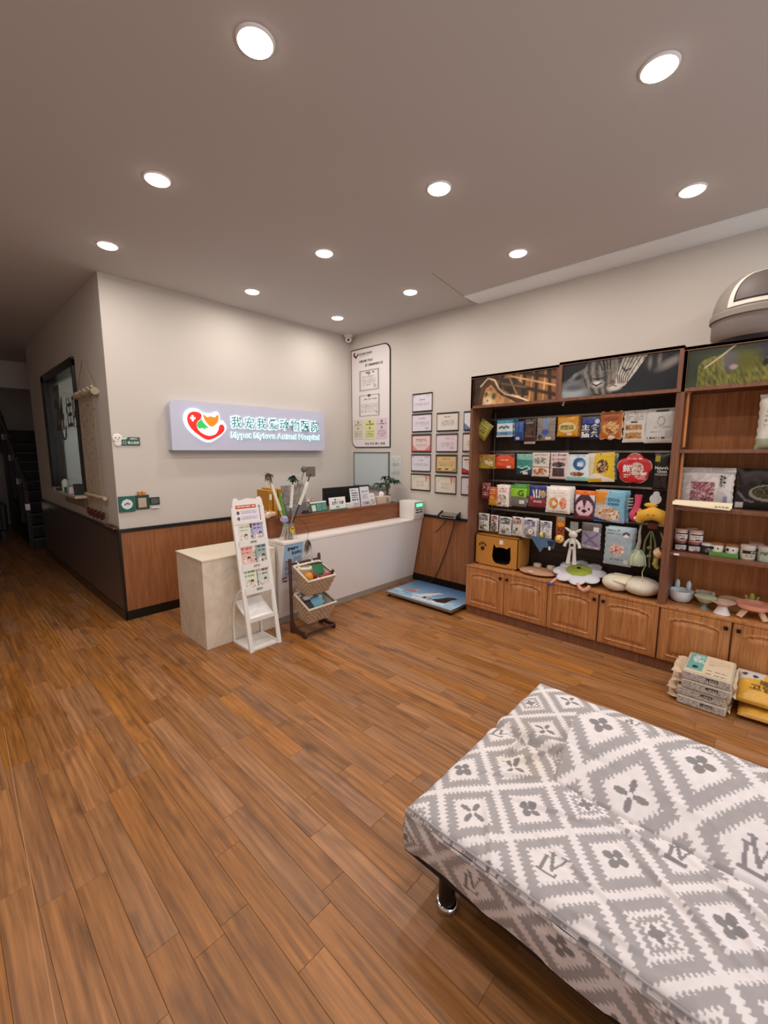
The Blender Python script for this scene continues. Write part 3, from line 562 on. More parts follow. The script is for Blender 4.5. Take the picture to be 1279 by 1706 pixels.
# ================================================================== corridor side
t = thing('window_shelf', (XL - 0.06, 5.8, 1.03), 'narrow pale window ledge shelf along the corridor wall', 'shelf')
MB().box((0.945, 5.02, 1.045), (XL, 6.6, 1.07), 0.003).build('board', mat('ledge_board', '#b7aa98', 0.5), t)
MB().box((XL - 0.03, 5.2, 0.93), (XL, 6.1, 1.045)).build('bracket', mat('ledge_bracket', '#8d8277', 0.6), t)
sill = [('amber bottle', 'small dark bottle on the ledge', 'bottle'), ]
def put(name, lab, cat, mb, m, group=None, **k): return tag(mb.build(name, m, **k), lab, cat, group)
zt = 1.07
t = thing('spray_bottle', (1.0, 5.72, zt), 'tall pale spray bottle on the window ledge', 'bottle'); MB().lathe((1.0, 5.72, zt), [(0.03, 0), (0.032, 0.02), (0.032, 0.11), (0.012, 0.14)], 16).build('body', mat('frost_plastic', '#c9cfcc', 0.4), t, smooth=40); MB().box((0.975, 5.705, zt + 0.14), (1.015, 5.735, zt + 0.175), 0.003).build('trigger', M_ink, t)
for i, (x, y, w, d, h, c, lab) in enumerate(((1.0, 5.95, .08, .12, .03, '#3a3537', 'flat dark box lying on the window ledge'), (1.0, 6.2, .08, .16, .025, '#8a8684', 'flat grey box at the far end of the window ledge'), (0.995, 5.55, .06, .09, .06, '#2f7a72', 'teal box standing on the window ledge'), (1.0, 5.4, .07, .1, .07, '#d7d5d0', 'white card box beside the teal box on the ledge'))):
    mb = MB().box((x - w / 2, y - d / 2, zt), (x + w / 2, y + d / 2, zt + h), 0.003); mb.box((x - w / 2 - 0.001, y - d / 2 + 0.01, zt + h * 0.3), (x - w / 2 + 0.001, y + d / 2 - 0.01, zt + h * 0.7)); put('small_box', lab, 'box', mb, mat('ledge_box_%d' % i, c, 0.5))
t = thing('easel_card', (1.01, 5.18, zt), 'black easel card holder at the near end of the ledge', 'card holder')
MB().poly([(0.97, 5.16, zt), (1.05, 5.16, zt), (1.05, 5.2, zt + 0.11), (0.97, 5.2, zt + 0.11)], (0, -0.006, 0)).build('front', M_ink, t); MB().bar((1.01, 5.21, zt + 0.09), (1.01, 5.25, zt), 0.02, 0.004).build('strut', M_ink, t)
# bamboo wall hanging
XH = XL - 0.03
bh_ = thing('bamboo_wall_hanging', (XH, 4.78, 0.9), 'bamboo twig wall hanging with pine cones on a driftwood log', 'wall hanging')
M_twig = mat('twig', '#9a8468', 0.8, var=0.2, vscale=40); M_log = mat('birch_log', '#b7aa92', 0.9, var=0.35, vscale=25); M_cone = mat('pine_cone', '#5a2d20', 0.8, var=0.3, vscale=60)
MB().tube([(XH, 5.08, 2.05), (XH, 4.77, 2.335), (XH, 4.46, 2.05)], 0.004, 5).build('cord', M_twig, bh_)
lg = MB().tube([(XH, 5.12 - 0.085 * k, 2.035 + 0.008 * math.sin(k * 2.1)) for k in range(9)], [0.028 + 0.006 * math.sin(k * 1.7) for k in range(9)], 10)
for k in range(10): lg.ell((XH - 0.02, 5.08 - 0.07 * k, 2.05 + 0.012 * math.sin(k * 3)), (0.014, 0.022, 0.014), 8, 6)
lg.build('upper_log', M_log, bh_, smooth=60)
MB().tube([(XH, 5.1 - 0.084 * k, 1.085 + 0.003 * math.sin(k * 2)) for k in range(9)], 0.018, 10).build('lower_log', mat('pale_log', '#c8b396', 0.8, var=0.2, vscale=30), bh_, smooth=60)
for k in range(9):
    y = 5.02 - k * 0.066; st = MB(); st.tube([(XH - 0.004, y, 2.02), (XH - 0.006, y + 0.004 * math.sin(k), 1.5), (XH - 0.004, y, 0.935)], 0.0036, 6); st.build('strand', M_twig, bh_)
    nd = MB()
    for j in range(2 + k % 2):
        z = 1.92 - j * 0.3 - 0.09 * ((k * 7 + j * 3) % 5) / 2; nd.tube([(XH - 0.008, y + 0.012, z), (XH - 0.008, y - 0.014 - 0.008 * ((k + j) % 3), z + 0.004)], 0.0032, 5)
    nd.build('cross_twigs', mat('twig_dark', '#6d5a45', 0.8), bh_)
    cn_ = MB(); z = 0.915 - 0.02 * (k % 2)
    for j in range(4): cn_.lathe((XH - 0.012, y, z + 0.028 - j * 0.016), [(0.006, 0.014), (0.026 - 0.003 * j, 0.004), (0.012, 0.0)], 9)
    cn_.build('pine_cone', M_cone, bh_)
tag(MB().box((XL - 0.05, 4.2, 0.83), (XL, 4.5, 0.845), 0.003).box((XL - 0.03, 4.25, 0.845), (XL - 0.005, 4.4, 0.856), 0.003).build('wood_offcut', mat('offcut', '#5c3a30', 0.6)), 'reddish wood offcuts lying on the corner rail', 'wood piece')
# stairs and dark furniture at the far end of the corridor
st = thing('staircase', (1.4, 9.4, 0), 'dark staircase rising at the far end of the corridor', 'staircase')
M_step = mat('stair_dark', '#1d1512', 0.5); M_nose = mat('stair_nosing', '#6b625c', 0.4)
for k in range(10):
    y = 8.35 + k * 0.27; MB().box((1.0, y, 0), (1.95, y + 0.27, 0.165 * (k + 1))).build('step', M_step, st); MB().box((1.0, y - 0.012, 0.165 * (k + 1) - 0.012), (1.95, y + 0.02, 0.165 * (k + 1) + 0.004)).build('nosing', M_nose, st)
rl = thing('stair_handrail', (0.97, 9.4, 0), 'metal handrail with dark posts along the staircase', 'handrail')
MB().tube([(0.965, 8.25, 0.95), (0.965, 10.9, 2.57)], 0.022, 10).build('rail', M_metal, rl)
for k in range(5): y = 8.35 + k * 0.6; MB().bar((0.965, y, 0.0 if k == 0 else 0.165 * ((y - 8.35) / 0.27)), (0.965, y, 0.98 + 0.61 * (y - 8.25)), 0.05).build('post', M_step, rl); MB().box((0.935, y - 0.03, 0.62 + 0.61 * (y - 8.35)), (0.995, y + 0.03, 0.72 + 0.61 * (y - 8.35)), 0.004).build('clamp', M_chrome, rl)
tag(MB().box((1.17, 11.86, 0), (2.2, 11.98, 1.95), 0.004).box((1.2, 11.85, 0.1), (2.17, 11.87, 1.9), 0.003).build('partition_screen', mat('far_brown', '#43261b', 0.5)), 'dark brown wooden screen at the corridor end behind the stairs', 'screen')
ar = thing('black_armchair', (0.5, 10.0, 0), 'black padded armchair standing in the dark corridor', 'armchair'); M_blk = mat('black_leather', '#0f0d0d', 0.45)
MB().box((0.20, 9.7, 0.14), (0.80, 10.3, 0.42), 0.04).build('seat', M_blk, ar); MB().box((0.20, 10.2, 0.3), (0.80, 10.36, 0.98), 0.05).build('backrest', M_blk, ar)
for x in (0.18, 0.74): MB().box((x, 9.68, 0.14), (x + 0.1, 10.3, 0.62), 0.03).build('armrest', M_blk, ar)
for x in (0.24, 0.76):
    for y in (9.74, 10.3): MB().bar((x, y, 0), (x, y, 0.16), 0.04).build('leg', M_black, ar)
mb = MB(); pl = onz(0, 962, 0)
for k in range(3): mb.ell((pl.x - 0.13, pl.y + 0.1, 0.05 + k * 0.07), (0.16 - 0.01 * k, 0.2, 0.05), 20, 10)
tag(mb.build('pet_cushion', mat('cushion_pink', '#a08a92', 0.85, var=0.5, vscale=45), smooth=60), 'pinkish patterned pet cushion pile at the left edge of the corridor', 'cushion')

# ================================================================== reception counter
ct = thing('reception_counter', (2.9, 3.25, 0), 'white slanted reception counter with raised brown wood panel', 'counter')
CXL, CXR = 1.95, XR - 0.026
MB().raw([(CXL, 3.10, 0.06), (CXR, 3.10, 0.06), (CXR, 2.968, 0.735), (CXL, 2.968, 0.735), (CXL, 3.5, 0.06), (CXR, 3.5, 0.06), (CXR, 3.5, 0.735), (CXL, 3.5, 0.735)],
         [(0, 1, 2, 3), (7, 6, 5, 4), (0, 4, 5, 1), (3, 2, 6, 7), (0, 3, 7, 4), (1, 5, 6, 2)]).build('front_body', M_white, ct)
MB().box((CXL - 0.008, 2.962, 0.735), (CXR, 3.5, 0.757), 0.003).build('ledge', mat('ledge_white', '#f1ebe6', 0.3), ct)
MB().box((CXL + 0.02, 3.105, 0), (CXR, 3.4, 0.06)).build('plinth', mat('plinth_grey', '#a09890', 0.5), ct)
MB().box((CXL, 3.18, 0.757), (3.645, 3.2, 0.918)).build('raised_panel', M_desk, ct)
MB().box((CXL, 3.2, 0.757), (CXL + 0.02, 3.5, 0.918)).build('raised_side', M_desk, ct)
MB().box((CXL - 0.004, 3.174, 0.918), (3.65, 3.5, 0.932), 0.003).build('raised_top', M_desk, ct)
MB().box((CXL + 0.02, 3.49, 0.757), (3.65, 3.5, 0.918)).build('raised_back', M_desk, ct)
pb = thing('stone_pedestal', (1.63, 3.32, 0), 'beige marbled stone desk block left of the counter', 'desk block')
def marble():
    m = mat('beige_marble', '#d3c7b4', 0.35); nt = m.node_tree; N, L = nt.nodes, nt.links; b = N['Principled BSDF']
    g = N.new('ShaderNodeNewGeometry'); n = N.new('ShaderNodeTexNoise'); n.inputs['Scale'].default_value = 5; n.inputs['Detail'].default_value = 8; n.inputs['Distortion'].default_value = 2.5
    r = N.new('ShaderNodeValToRGB'); r.color_ramp.elements[0].position = 0.35; r.color_ramp.elements[0].color = C4('#d9cdb9'); r.color_ramp.elements[1].position = 0.62; r.color_ramp.elements[1].color = C4('#e8dccb')
    L.new(g.outputs['Position'], n.inputs['Vector']); L.new(n.outputs['Fac'], r.inputs[0]); L.new(r.outputs[0], b.inputs['Base Color']); return m
MB().box((1.31, 3.08, 0), (1.93, 3.56, 0.69), 0.003).build('body', marble(), pb)
MB().box((1.305, 3.075, 0.69), (1.93, 3.565, 0.703), 0.003).build('top_slab', mat('pedestal_top', '#e6d9c2', 0.3), pb)
# blue notice on the counter front
ps = thing('blue_notice', (2.06, 3.0, 0.41), 'light blue medical insurance notice taped to the counter front', 'poster')
ln = Vector((0, 2.968 - 3.10, 0.735 - 0.06)).normalized(); base = Vector((1.955, 3.10, 0.06)) + ln * 0.34 + Vector((0, -0.002, 0)); hn = 0.345
mb = MB(); print_quad(mb, base, UX, ln, 0.19, hn, [('grad', '#cfd8e6', '#93b9dc'), ('t', .12, .32, .45, .6, '#5a6b85', 7), ('t', .55, .38, .9, .66, '#5a6b85', 7), ('t', .12, .18, .6, .28, '#6a5a80', 3), ('p', [(0, .05), (.3, .1), (.2, .16), (0, .12)], '#b5605a'), ('r', .08, 0.0, .3, .03, '#2d2b33')], 50, 70); mb.build('sheet', M_print, ps)
lettering(ps, '宠物医疗', base + Vector((0.03, -0.0015, 0)) + ln * 0.285, UX, ln, 0.11, 0.032, M_ink, 0.03); lettering(ps, '定点医院', base + Vector((0.075, -0.0015, 0)) + ln * 0.245, UX, ln, 0.105, 0.032, M_ink, 0.03)

# ================================================================== things on the counter
ZT = 0.932
def stand_card(name, lab, cat, x0, x1, y, h, lean, layers, texts=(), seed=1, edge='#e8e6e2', m=None, nx=40, ny=36, lip=None):
    t = thing(name, ((x0 + x1) / 2, y, ZT), lab, cat); v = Vector((0, lean, h)).normalized(); n = Vector(UX).cross(v)
    MB().poly([Vector((x0, y, ZT)) + Vector(UX) * a + v * b for a, b in ((0, 0), (x1 - x0, 0), (x1 - x0, h), (0, h))], n * 0.006).build('backing', mat('card_' + edge, edge, 0.4), t)
    MB().bar(((x0 + x1) / 2, y + lean * 0.9 + 0.004, ZT + h * 0.75), ((x0 + x1) / 2, y + lean + 0.06, ZT + 0.002), 0.03, 0.003).build('strut', MATS['card_' + edge], t)
    mb = MB(); print_quad(mb, Vector((x0 + 0.003, y, ZT + 0.003)) + n * 0.0008, UX, v, x1 - x0 - 0.006, h - 0.006, layers, nx, ny, seed); mb.build('face', m or M_print, t)
    if lip: MB().box((x0, y - 0.03, ZT), (x1, y, ZT + 0.012), 0.002).build('foot', mat('card_' + lip, lip, 0.4), t)
    for body, a, b, w, hh, mm in texts: lettering(t, body, Vector((x0, y, ZT)) + Vector(UX) * a + v * b + n * 0.0018, UX, v, w, hh, mm, 0.03)
    return t
stand_card('payment_stand', 'small green payment stand with three pale panels on the counter', 'sign stand', 2.42, 2.62, 3.21, 0.105, 0.03, [('base', '#2f6b5f'), ('r', 0, .85, 1, 1, '#d9ded8'), ('r', .06, .1, .3, .68, '#cfd8c6'), ('r', .38, .1, .66, .75, '#6f9a90'), ('r', .7, .12, .97, .75, '#6f9a90'), ('t', .42, .16, .62, .7, '#3c7468', 5), ('t', .74, .18, .93, .7, '#3c7468', 5)], edge='#2c5f54')
stand_card('name_stand', 'white stand sign with bold black lettering and green foot', 'sign stand', 2.64, 2.85, 3.2, 0.125, 0.02, [('base', '#e9e7e4'), ('e', .36, .82, .05, .08, '#2a2a2a'), ('t', .44, .78, .76, .86, '#4a4a4a', 1)], [('主题住院部', 0.03, 0.052, 0.155, 0.034, M_ink), ('宠物住', 0.075, 0.018, 0.06, 0.02, M_grey_ink)], lip='#3c6a58')
stand_card('menu_card', 'white printed leaflet stand in front of the black monitor', 'sign stand', 2.96, 3.085, 3.24, 0.195, 0.03, [('base', '#dedde3'), ('t', .15, .3, .85, .8, '#3a3a42', 4), ('t', .1, .86, .7, .93, '#7a7a86', 1), ('n', .1, .03, .9, .18, ['#dedde3', '#b08a96', '#5a5a62', '#c9b0b8'], 14)], edge='#d9d9de')
stand_card('price_card', 'white printed price stand right of the leaflet stand', 'sign stand', 3.09, 3.22, 3.225, 0.205, 0.03, [('base', '#dcdbe4'), ('t', .15, .7, .85, .82, '#2e2e36', 1), ('t', .15, .3, .8, .62, '#8a8a98', 6), ('n', .1, .03, .9, .2, ['#dcdbe4', '#a88a96', '#55555d', '#c9b0b8'], 14)], edge='#d9d9de', seed=5)
stand_card('folded_card', 'small tilted white card with dark drawing near the tissue box', 'card', 3.23, 3.305, 3.22, 0.13, 0.045, [('base', '#e4e1e0'), ('n', .1, .05, .9, .5, ['#e4e1e0', '#5a5658', '#b9b2b4', '#8d8688'], 10), ('t', .2, .6, .8, .85, '#6a6668', 2)], edge='#e4e1e0', seed=8)
put('small_carton', 'tiny white carton between the name stand and leaflet', 'box', MB().box((2.87, 3.21, ZT), (2.955, 3.26, ZT + 0.05), 0.003).box((2.875, 3.2085, ZT + 0.012), (2.945, 3.21, ZT + 0.03)), mat('carton_white', '#dedad6', 0.5))
t = thing('tissue_box', (3.43, 3.26, ZT), 'beige tissue box with dark round emblem and a tissue', 'tissue box')
MB().box((3.33, 3.21, ZT), (3.53, 3.31, ZT + 0.08), 0.004).build('box', mat('tissue_card', '#c9b5a6', 0.6), t)
mb = MB()
for k in range(3): mb.ell((3.43 + 0.015 * (k - 1), 3.26 + 0.008 * (k % 2), ZT + 0.098 + 0.008 * (k == 1)), (0.022, 0.012, 0.028), 10, 8)
mb.build('tissue', mat('tissue_white', '#f1eeea', 0.8), t, smooth=50)
MB().tube([(3.475 + 0.014 * math.cos(a), 3.2092, ZT + 0.045 + 0.014 * math.sin(a)) for a in np.linspace(0.4, 2 * PI, 12)], 0.003, 5).build('emblem', M_ink, t); lettering(t, '我宠我爱', (3.45, 3.209, ZT + 0.014), UX, UZ, 0.05, 0.01, M_ink)
put('green_dish', 'little green and white dish beside the tissue box', 'dish', MB().lathe((3.57, 3.24, ZT), [(0.02, 0), (0.035, 0.014), (0.03, 0.03), (0.012, 0.034), (0.0001, 0.034)], 16), mat('dish_green', '#8fa594', 0.5), smooth=40)
for i, (x, c, lab) in enumerate(((2.40, '#c79a7c', 'tiny tan animal figurine behind the payment stand'), (2.45, '#d9c0b2', 'tiny pale animal figurine behind the payment stand'), (2.50, '#b98f86', 'tiny rosy animal figurine behind the payment stand'))):
    mb = MB().ell((x, 3.3, ZT + 0.045), (0.016, 0.016, 0.045), 10, 8).ell((x, 3.295, ZT + 0.098), (0.017, 0.016, 0.018), 10, 8)
    for s in (-1, 1): mb.ell((x + s * 0.012, 3.3, ZT + 0.12), (0.006, 0.004, 0.016), 8, 6)
    put('animal_figurine', lab, 'figurine', mb, mat('figurine_%d' % i, c, 0.6), 'figurines on the counter', smooth=60)
put('soap_tray', 'small dark and white tray at the left of the payment stand', 'tray', MB().box((2.33, 3.2, ZT), (2.41, 3.26, ZT + 0.014), 0.003).box((2.345, 3.21, ZT + 0.014), (2.385, 3.25, ZT + 0.026), 0.004), mat('tray_dark', '#2f332f', 0.5))
# folders, grey leaflet board
t = thing('file_holder', (2.08, 3.33, ZT), 'orange file folders standing at the left end of the counter', 'folder')
for i, (x, c, h) in enumerate(((2.0, '#b57c1c', .235), (2.05, '#c48a28', .25), (2.1, '#ad7c28', .24))):
    MB().box((x, 3.26, ZT), (x + 0.04, 3.45, ZT + h), 0.004).build('folder', mat('folder_%d' % i, c, 0.5), t); MB().box((x + 0.008, 3.2575, ZT + 0.15), (x + 0.032, 3.26, ZT + 0.2)).build('spine_label', M_plast, t)
stand_card('leaflet_board', 'grey leaflet board leaning behind the toy wands', 'sign stand', 2.15, 2.4, 3.24, 0.27, 0.05, [('base', '#8f8a86'), ('n', .0, .45, 1, 1, ['#8f8a86', '#7f7a77', '#9c9793'], 5), ('r', 0, 0, 1, .38, '#6c6b70'), ('t', .3, .42, .9, .5, '#3a383a', 1), ('r', .1, .12, .5, .22, '#8f9096'), ('t', .1, .24, .6, .34, '#c9c9cf', 2)], edge='#7a7673')
# monitor
t = thing('monitor', (3.2, 3.62, 0.6), 'black computer monitor seen from behind the counter signs', 'monitor')
MB().box((2.87, 3.58, 0.80), (3.56, 3.61, 1.115), 0.006).build('housing', M_black, t); MB().box((2.88, 3.576, 0.81), (3.55, 3.58, 1.105)).build('back_cover', mat('monitor_back', '#16181d', 0.4), t)
MB().bar((3.2, 3.62, 0.68), (3.2, 3.62, 0.9), 0.06, 0.03).build('neck', M_black, t); MB().box((3.08, 3.54, 0.66), (3.32, 3.7, 0.68), 0.005).build('foot', M_black, t)
t = thing('work_desk', (2.7, 3.7, 0), 'low staff desk behind the counter panel', 'desk'); MB().box((2.0, 3.51, 0.63), (3.8, 3.9, 0.66), 0.003).build('top', M_white, t)
for x in (2.03, 3.75):
    for y in (3.54, 3.86): MB().bar((x, y, 0), (x, y, 0.63), 0.04).build('leg', M_white, t)
# potted money tree
t = thing('potted_plant', (3.6, 3.32, ZT), 'small potted money tree at the right end of the counter', 'plant'); px, py = 3.6, 3.33
MB().lathe((px, py, ZT), [(0.03, 0), (0.042, 0.07), (0.044, 0.075), (0.038, 0.075), (0.036, 0.06), (0.0001, 0.06)], 18).build('pot', mat('pot_brown', '#8a6444', 0.7, var=0.3, vscale=40), t, smooth=40)
MB().tube([(px, py, ZT + 0.05), (px + 0.004, py, ZT + 0.12), (px, py, ZT + 0.2)], [0.018, 0.014, 0.01], 8).build('trunk', mat('bark', '#6f5a41', 0.8), t, smooth=50)
def leaf(mb, b, d, ln, w, droop, tw=0):
    b, d = Vector(b), Vector(d).normalized(); s = d.cross(Vector((0, 0, 1))).normalized(); vs, fs = [], []; n = 6
    for i in range(n + 1):
        f = i / n; c = b + d * ln * f + Vector((0, 0, 0.12 * ln * math.sin(f * PI) - droop * ln * f * f)); ww = w * math.sin(PI * min(1, f ** 0.8 * 0.96 + 0.04)) ** 0.8
        vs += [c - s * ww, c + Vector((0, 0, -0.15 * ww)), c + s * ww]
    for i in range(n): fs += [(3 * i, 3 * i + 1, 3 * i + 4, 3 * i + 3), (3 * i + 1, 3 * i + 2, 3 * i + 5, 3 * i + 4)]
    return mb.raw(vs, fs)
M_leaf = mat('leaf_green', '#22402c', 0.4, var=0.25, vscale=30); rl_ = random.Random(5)
for k in range(9):
    a = k * 2.4; sp = Vector((px, py, ZT + 0.2)); tip = sp + Vector(((0.05 + 0.05 * (k % 2)) * math.cos(a), (0.05 + 0.05 * (k % 2)) * math.sin(a), 0.0 + 0.085 * rl_.random()))
    MB().tube([sp - Vector((0, 0, 0.01)), sp.lerp(tip, 0.5) + Vector((0, 0, 0.015)), tip], 0.0025, 5).build('stalk', MATS['bark'], t)
    for j in range(5):
        b2 = a + (j - 2) * 0.75; mb = MB(); leaf(mb, tip, (math.cos(b2), math.sin(b2), 0.15 - 0.3 * rl_.random()), 0.07 + 0.03 * rl_.random(), 0.02, 0.6); mb.build('leaf', M_leaf, t, smooth=60)
# white label printer / payment machine on the ledge corner
t = thing('ticket_machine', (3.702, 3.05, 0.757), 'white box machine with green lit display on the counter corner', 'machine')
ang = math.radians(0); t.rotation_euler = (0, 0, ang)
mx0, mx1, my0, my1, mh = -0.08, 0.1, -0.105, 0.115, 0.2
MB().box((mx0, my0, 0), (mx1, my1, mh), 0.012).build('housing', M_plast, t, local=True, smooth=40)
MB().box((mx0 + 0.02, my0 - 0.003, 0.125), (mx1 - 0.02, my0 + 0.001, 0.183), 0.002).build('display_bezel', M_dkmetal, t, local=True)
sc_ = MB().box((mx0 + 0.03, my0 - 0.0045, 0.133), (mx1 - 0.03, my0 - 0.002, 0.176)).build('display', mat('lcd_green', '#5fd9a8', 0.3, emit='#59e3a6', estr=0.9), t, local=True)
lettering(t, '0.00', (mx0 + 0.045, my0 - 0.005, 0.142), UX, UZ, 0.08, 0.025, mat('lcd_digit', '#d6fff0', 0.4, emit='#d6fff0', estr=0.9), local=True)
for r_ in range(2):
    for c_ in range(2): MB().box((mx0 + 0.03 + c_ * 0.065, my0 - 0.004, 0.098 - r_ * 0.028), (mx0 + 0.082 + c_ * 0.065, my0, 0.109 - r_ * 0.028), 0.002).build('button', M_dkmetal, t, local=True)
MB().box((mx0 + 0.02, my0 - 0.003, 0.03), (mx1 - 0.03, my0, 0.034)).build('slot', mat('slot_grey', '#a5a19d', 0.5), t, local=True)

# ================================================================== tumbler of cat teaser wands
cp = thing('toy_tumbler', (2.06, 3.06, 0.757), 'clear plastic tumbler holding cat teaser wands on the counter ledge', 'tumbler'); cx_, cy_ = 2.06, 3.06
MB().lathe((cx_, cy_, 0.757), [(0.034, 0), (0.036, 0.004), (0.048, 0.14), (0.0465, 0.14), (0.0345, 0.008), (0.0001, 0.006)], 24).build('cup', mat('clear_plastic', '#e9e7e2', 0.12, trans=0.75, alpha=0.75), cp, smooth=40)
mb = MB(); rr = random.Random(4)
for k in range(11):
    a = rr.uniform(2.2, 5.6); p0 = Vector((cx_ + 0.04 * math.cos(a), cy_ + 0.04 * math.sin(a), 0.86)); mb.tube([p0 + Vector((0, 0, 0.03)), p0 + Vector((0.012 * math.cos(a), 0.012 * math.sin(a), -0.03)), p0 + Vector((0.02 * math.cos(a) + rr.uniform(-.01, .01), 0.02 * math.sin(a), -0.07)), p0 + Vector((0.05 * math.cos(a), 0.03 * math.sin(a), -0.098))], 0.002, 4)
mb.build('string_tassels', mat('string_cream', '#d9d2c4', 0.8), cp)
MB().poly([(cx_ + 0.005 + 0.028 * math.cos(k * PI / 5) * (1 if k % 2 else .86), cy_ - 0.052, 0.845 + 0.03 * math.sin(k * PI / 5) * (1 if k % 2 else .86)) for k in range(10)], (0, -0.002, 0)).build('price_tag', mat('tag_yellow', '#e0b422', 0.6), cp)
lettering(cp, '逗猫', (cx_ - 0.01, cy_ - 0.0535, 0.848), UX, UZ, 0.03, 0.013, M_ink)
def wand(lab, top, c_stick, head, c_head, r=0.006, sleeve=None):
    t = thing('teaser_wand', (cx_, cy_, 0.77), lab, 'cat toy', 'teaser wands in the tumbler'); b = Vector((cx_ + (top[0] - cx_) * -0.05, cy_ + (top[1] - cy_) * -0.05, 0.772)); q = Vector(top)
    MB().tube([b, b.lerp(q, 0.5), q], r, 7).build('stick', mat('stick_' + c_stick, c_stick, 0.5), t)
    if sleeve: d = (q - b); MB().bar(b + d * sleeve[1], b + d * sleeve[2], sleeve[3]).build('card_sleeve', mat('sleeve_' + sleeve[0], sleeve[0], 0.6), t)
    if head == 'feather':
        mb = MB()
        hr = random.Random(len(lab))
        for k in range(22): a = k * 2.4; leaf(mb, q + Vector((0, 0, 0.012 * hr.random())), (math.cos(a), math.sin(a), hr.uniform(-0.7, 0.9)), hr.uniform(0.035, 0.07), 0.014, hr.uniform(0.1, 0.7))
        mb.ell(q, (0.022, 0.02, 0.03), 10, 8)
        mb.build('feather_head', mat('feather_' + c_head, c_head, 0.8, var=0.35, vscale=60), t)
    elif head == 'mouse':
        MB().ell(q + Vector((0, 0, 0.01)), (0.028, 0.024, 0.03), 12, 8).build('plush_head', mat('feather_' + c_head, c_head, 0.9, var=0.3, vscale=50), t, smooth=60)
    elif head == 'card':
        MB().box(q - Vector((0.05, 0.004, 0.03)), q + Vector((0.05, 0.004, 0.06)), 0.003).build('card_head', mat('feather_' + c_head, c_head, 0.5, var=0.4, vscale=30), t)
    return t
wand('wand with brown feather head leaning left in the tumbler', (1.92, 3.12, 1.30), '#cdbfa8', 'feather', '#5b4c40', sleeve=('#e6ddcb', .45, .92, .02))
wand('wand with dark green feather head in the tumbler', (2.15, 3.1, 1.27), '#4d4339', 'feather', '#1f3a30', sleeve=('#e8e2d6', .5, .9, .018))
wand('long wand with grey card head leaning right', (2.34, 3.1, 1.31), '#2b2624', 'card', '#6d655c', sleeve=('#e9e4d9', .5, .86, .02))
wand('tallest wand with narrow grey tip in the tumbler', (2.26, 3.09, 1.34), '#857c72', 'mouse', '#6a6560')
wand('bright green flat stick in the tumbler', (2.035, 3.14, 1.15), '#4f9a2c', None, '', r=0.011)
wand('grey wand wrapped in clear film in the tumbler', (2.2, 3.07, 1.22), '#8b8580', 'mouse', '#9a948c')
def plush_ball(name, lab, c, r, col, spikes=26):
    mb = MB().ell(c, (r, r, r), 14, 10); rr = random.Random(1)
    for k in range(spikes):
        a, b = rr.uniform(0, 2 * PI), rr.uniform(-1, 1); s = math.sqrt(1 - b * b); d = Vector((s * math.cos(a), s * math.sin(a), b)); mb.ell(Vector(c) + d * r * 0.85, (r * 0.34,) * 3, 7, 5)
    return tag(mb.build(name, mat('plush_' + col, col, 0.9), smooth=60), lab, 'cat toy')
plush_ball('pompom_toy', 'purple pompom toy perched on the tumbler rim', (2.04, 3.09, 0.925), 0.032, '#aaa3d0')
t = thing('plush_fox', (1.985, 3.215, ZT), 'small peach plush animal lying on the counter end', 'plush toy'); M_fox = mat('plush_peach', '#d3ab8c', 0.9, var=0.12, vscale=40)
MB().ell((2.0, 3.23, ZT + 0.028), (0.055, 0.035, 0.028)).build('body', M_fox, t, smooth=60); MB().ell((1.955, 3.205, ZT + 0.03), (0.032, 0.028, 0.03)).build('head', mat('plush_cream', '#e0c9b0', 0.9), t, smooth=60)
for s in (-1, 1): MB().ell((1.955 + s * 0.02, 3.205, ZT + 0.06), (0.01, 0.007, 0.014), 8, 6).build('ear', M_fox, t, smooth=60)
MB().ell((1.95, 3.178, ZT + 0.034), (0.005, 0.004, 0.005), 8, 6).build('nose', M_ink, t)
t = thing('feather_toy', (2.17, 2.95, 0.65), 'brown feather toy hanging over the counter edge', 'cat toy')
MB().tube([(2.12, 3.0, 0.93), (2.17, 2.97, 0.89), (2.2, 2.965, 0.82), (2.18, 2.955, 0.765)], 0.0015, 5).build('wire', M_dkmetal, t); MB().ell((2.18, 2.953, 0.758), (0.008, 0.008, 0.014), 8, 6).build('bead', M_plast, t)
for k, (dx, ln_) in enumerate(((-.055, .1), (-.025, .115), (.0, .1), (.03, .11), (.055, .085))): mb = MB(); leaf(mb, (2.18, 2.95, 0.75), (dx, -0.01, -0.12), ln_, 0.012, 0.2); mb.build('feather', mat('feather_brown', '#6b5a50', 0.8, var=0.4, vscale=40), t)

# ================================================================== brochure rack
rk = thing('brochure_rack', (1.64, 2.95, 0), 'white slanted brochure rack with three leaflet pockets', 'rack'); M_rk = mat('rack_white', '#efece9', 0.35)
fy0, ty, tz = 2.80, 2.99, 1.08; rx0, rx1 = 1.515, 1.775; ln = Vector((0, ty - fy0, tz)).normalized(); nrm = Vector(UX).cross(ln)
def rp(x, s, d=0.0): return Vector((x, fy0, 0)) + ln * s + nrm * d
S = math.hypot(tz, ty - fy0)
for x in (rx0 + 0.009, rx1 - 0.009): MB().bar(rp(x, 0.0), rp(x, S), 0.018, 0.03).build('front_rail', M_rk, rk)
for x in (rx0 + 0.009, rx1 - 0.009): MB().tube([(x, 3.06, 0.0), (x, 3.065, 0.15), (x, 3.045, 0.3), (x, 2.97, 0.42), (x, 2.895, 0.47)], 0.009, 6).build('rear_leg', M_rk, rk); MB().box((x - 0.009, fy0, 0), (x + 0.009, 3.065, 0.016)).build('foot_rail', M_rk, rk)
MB().box((rx0 + 0.018, fy0 + 0.005, 0.0), (rx1 - 0.018, 3.06, 0.014)).build('base_shelf', M_rk, rk)
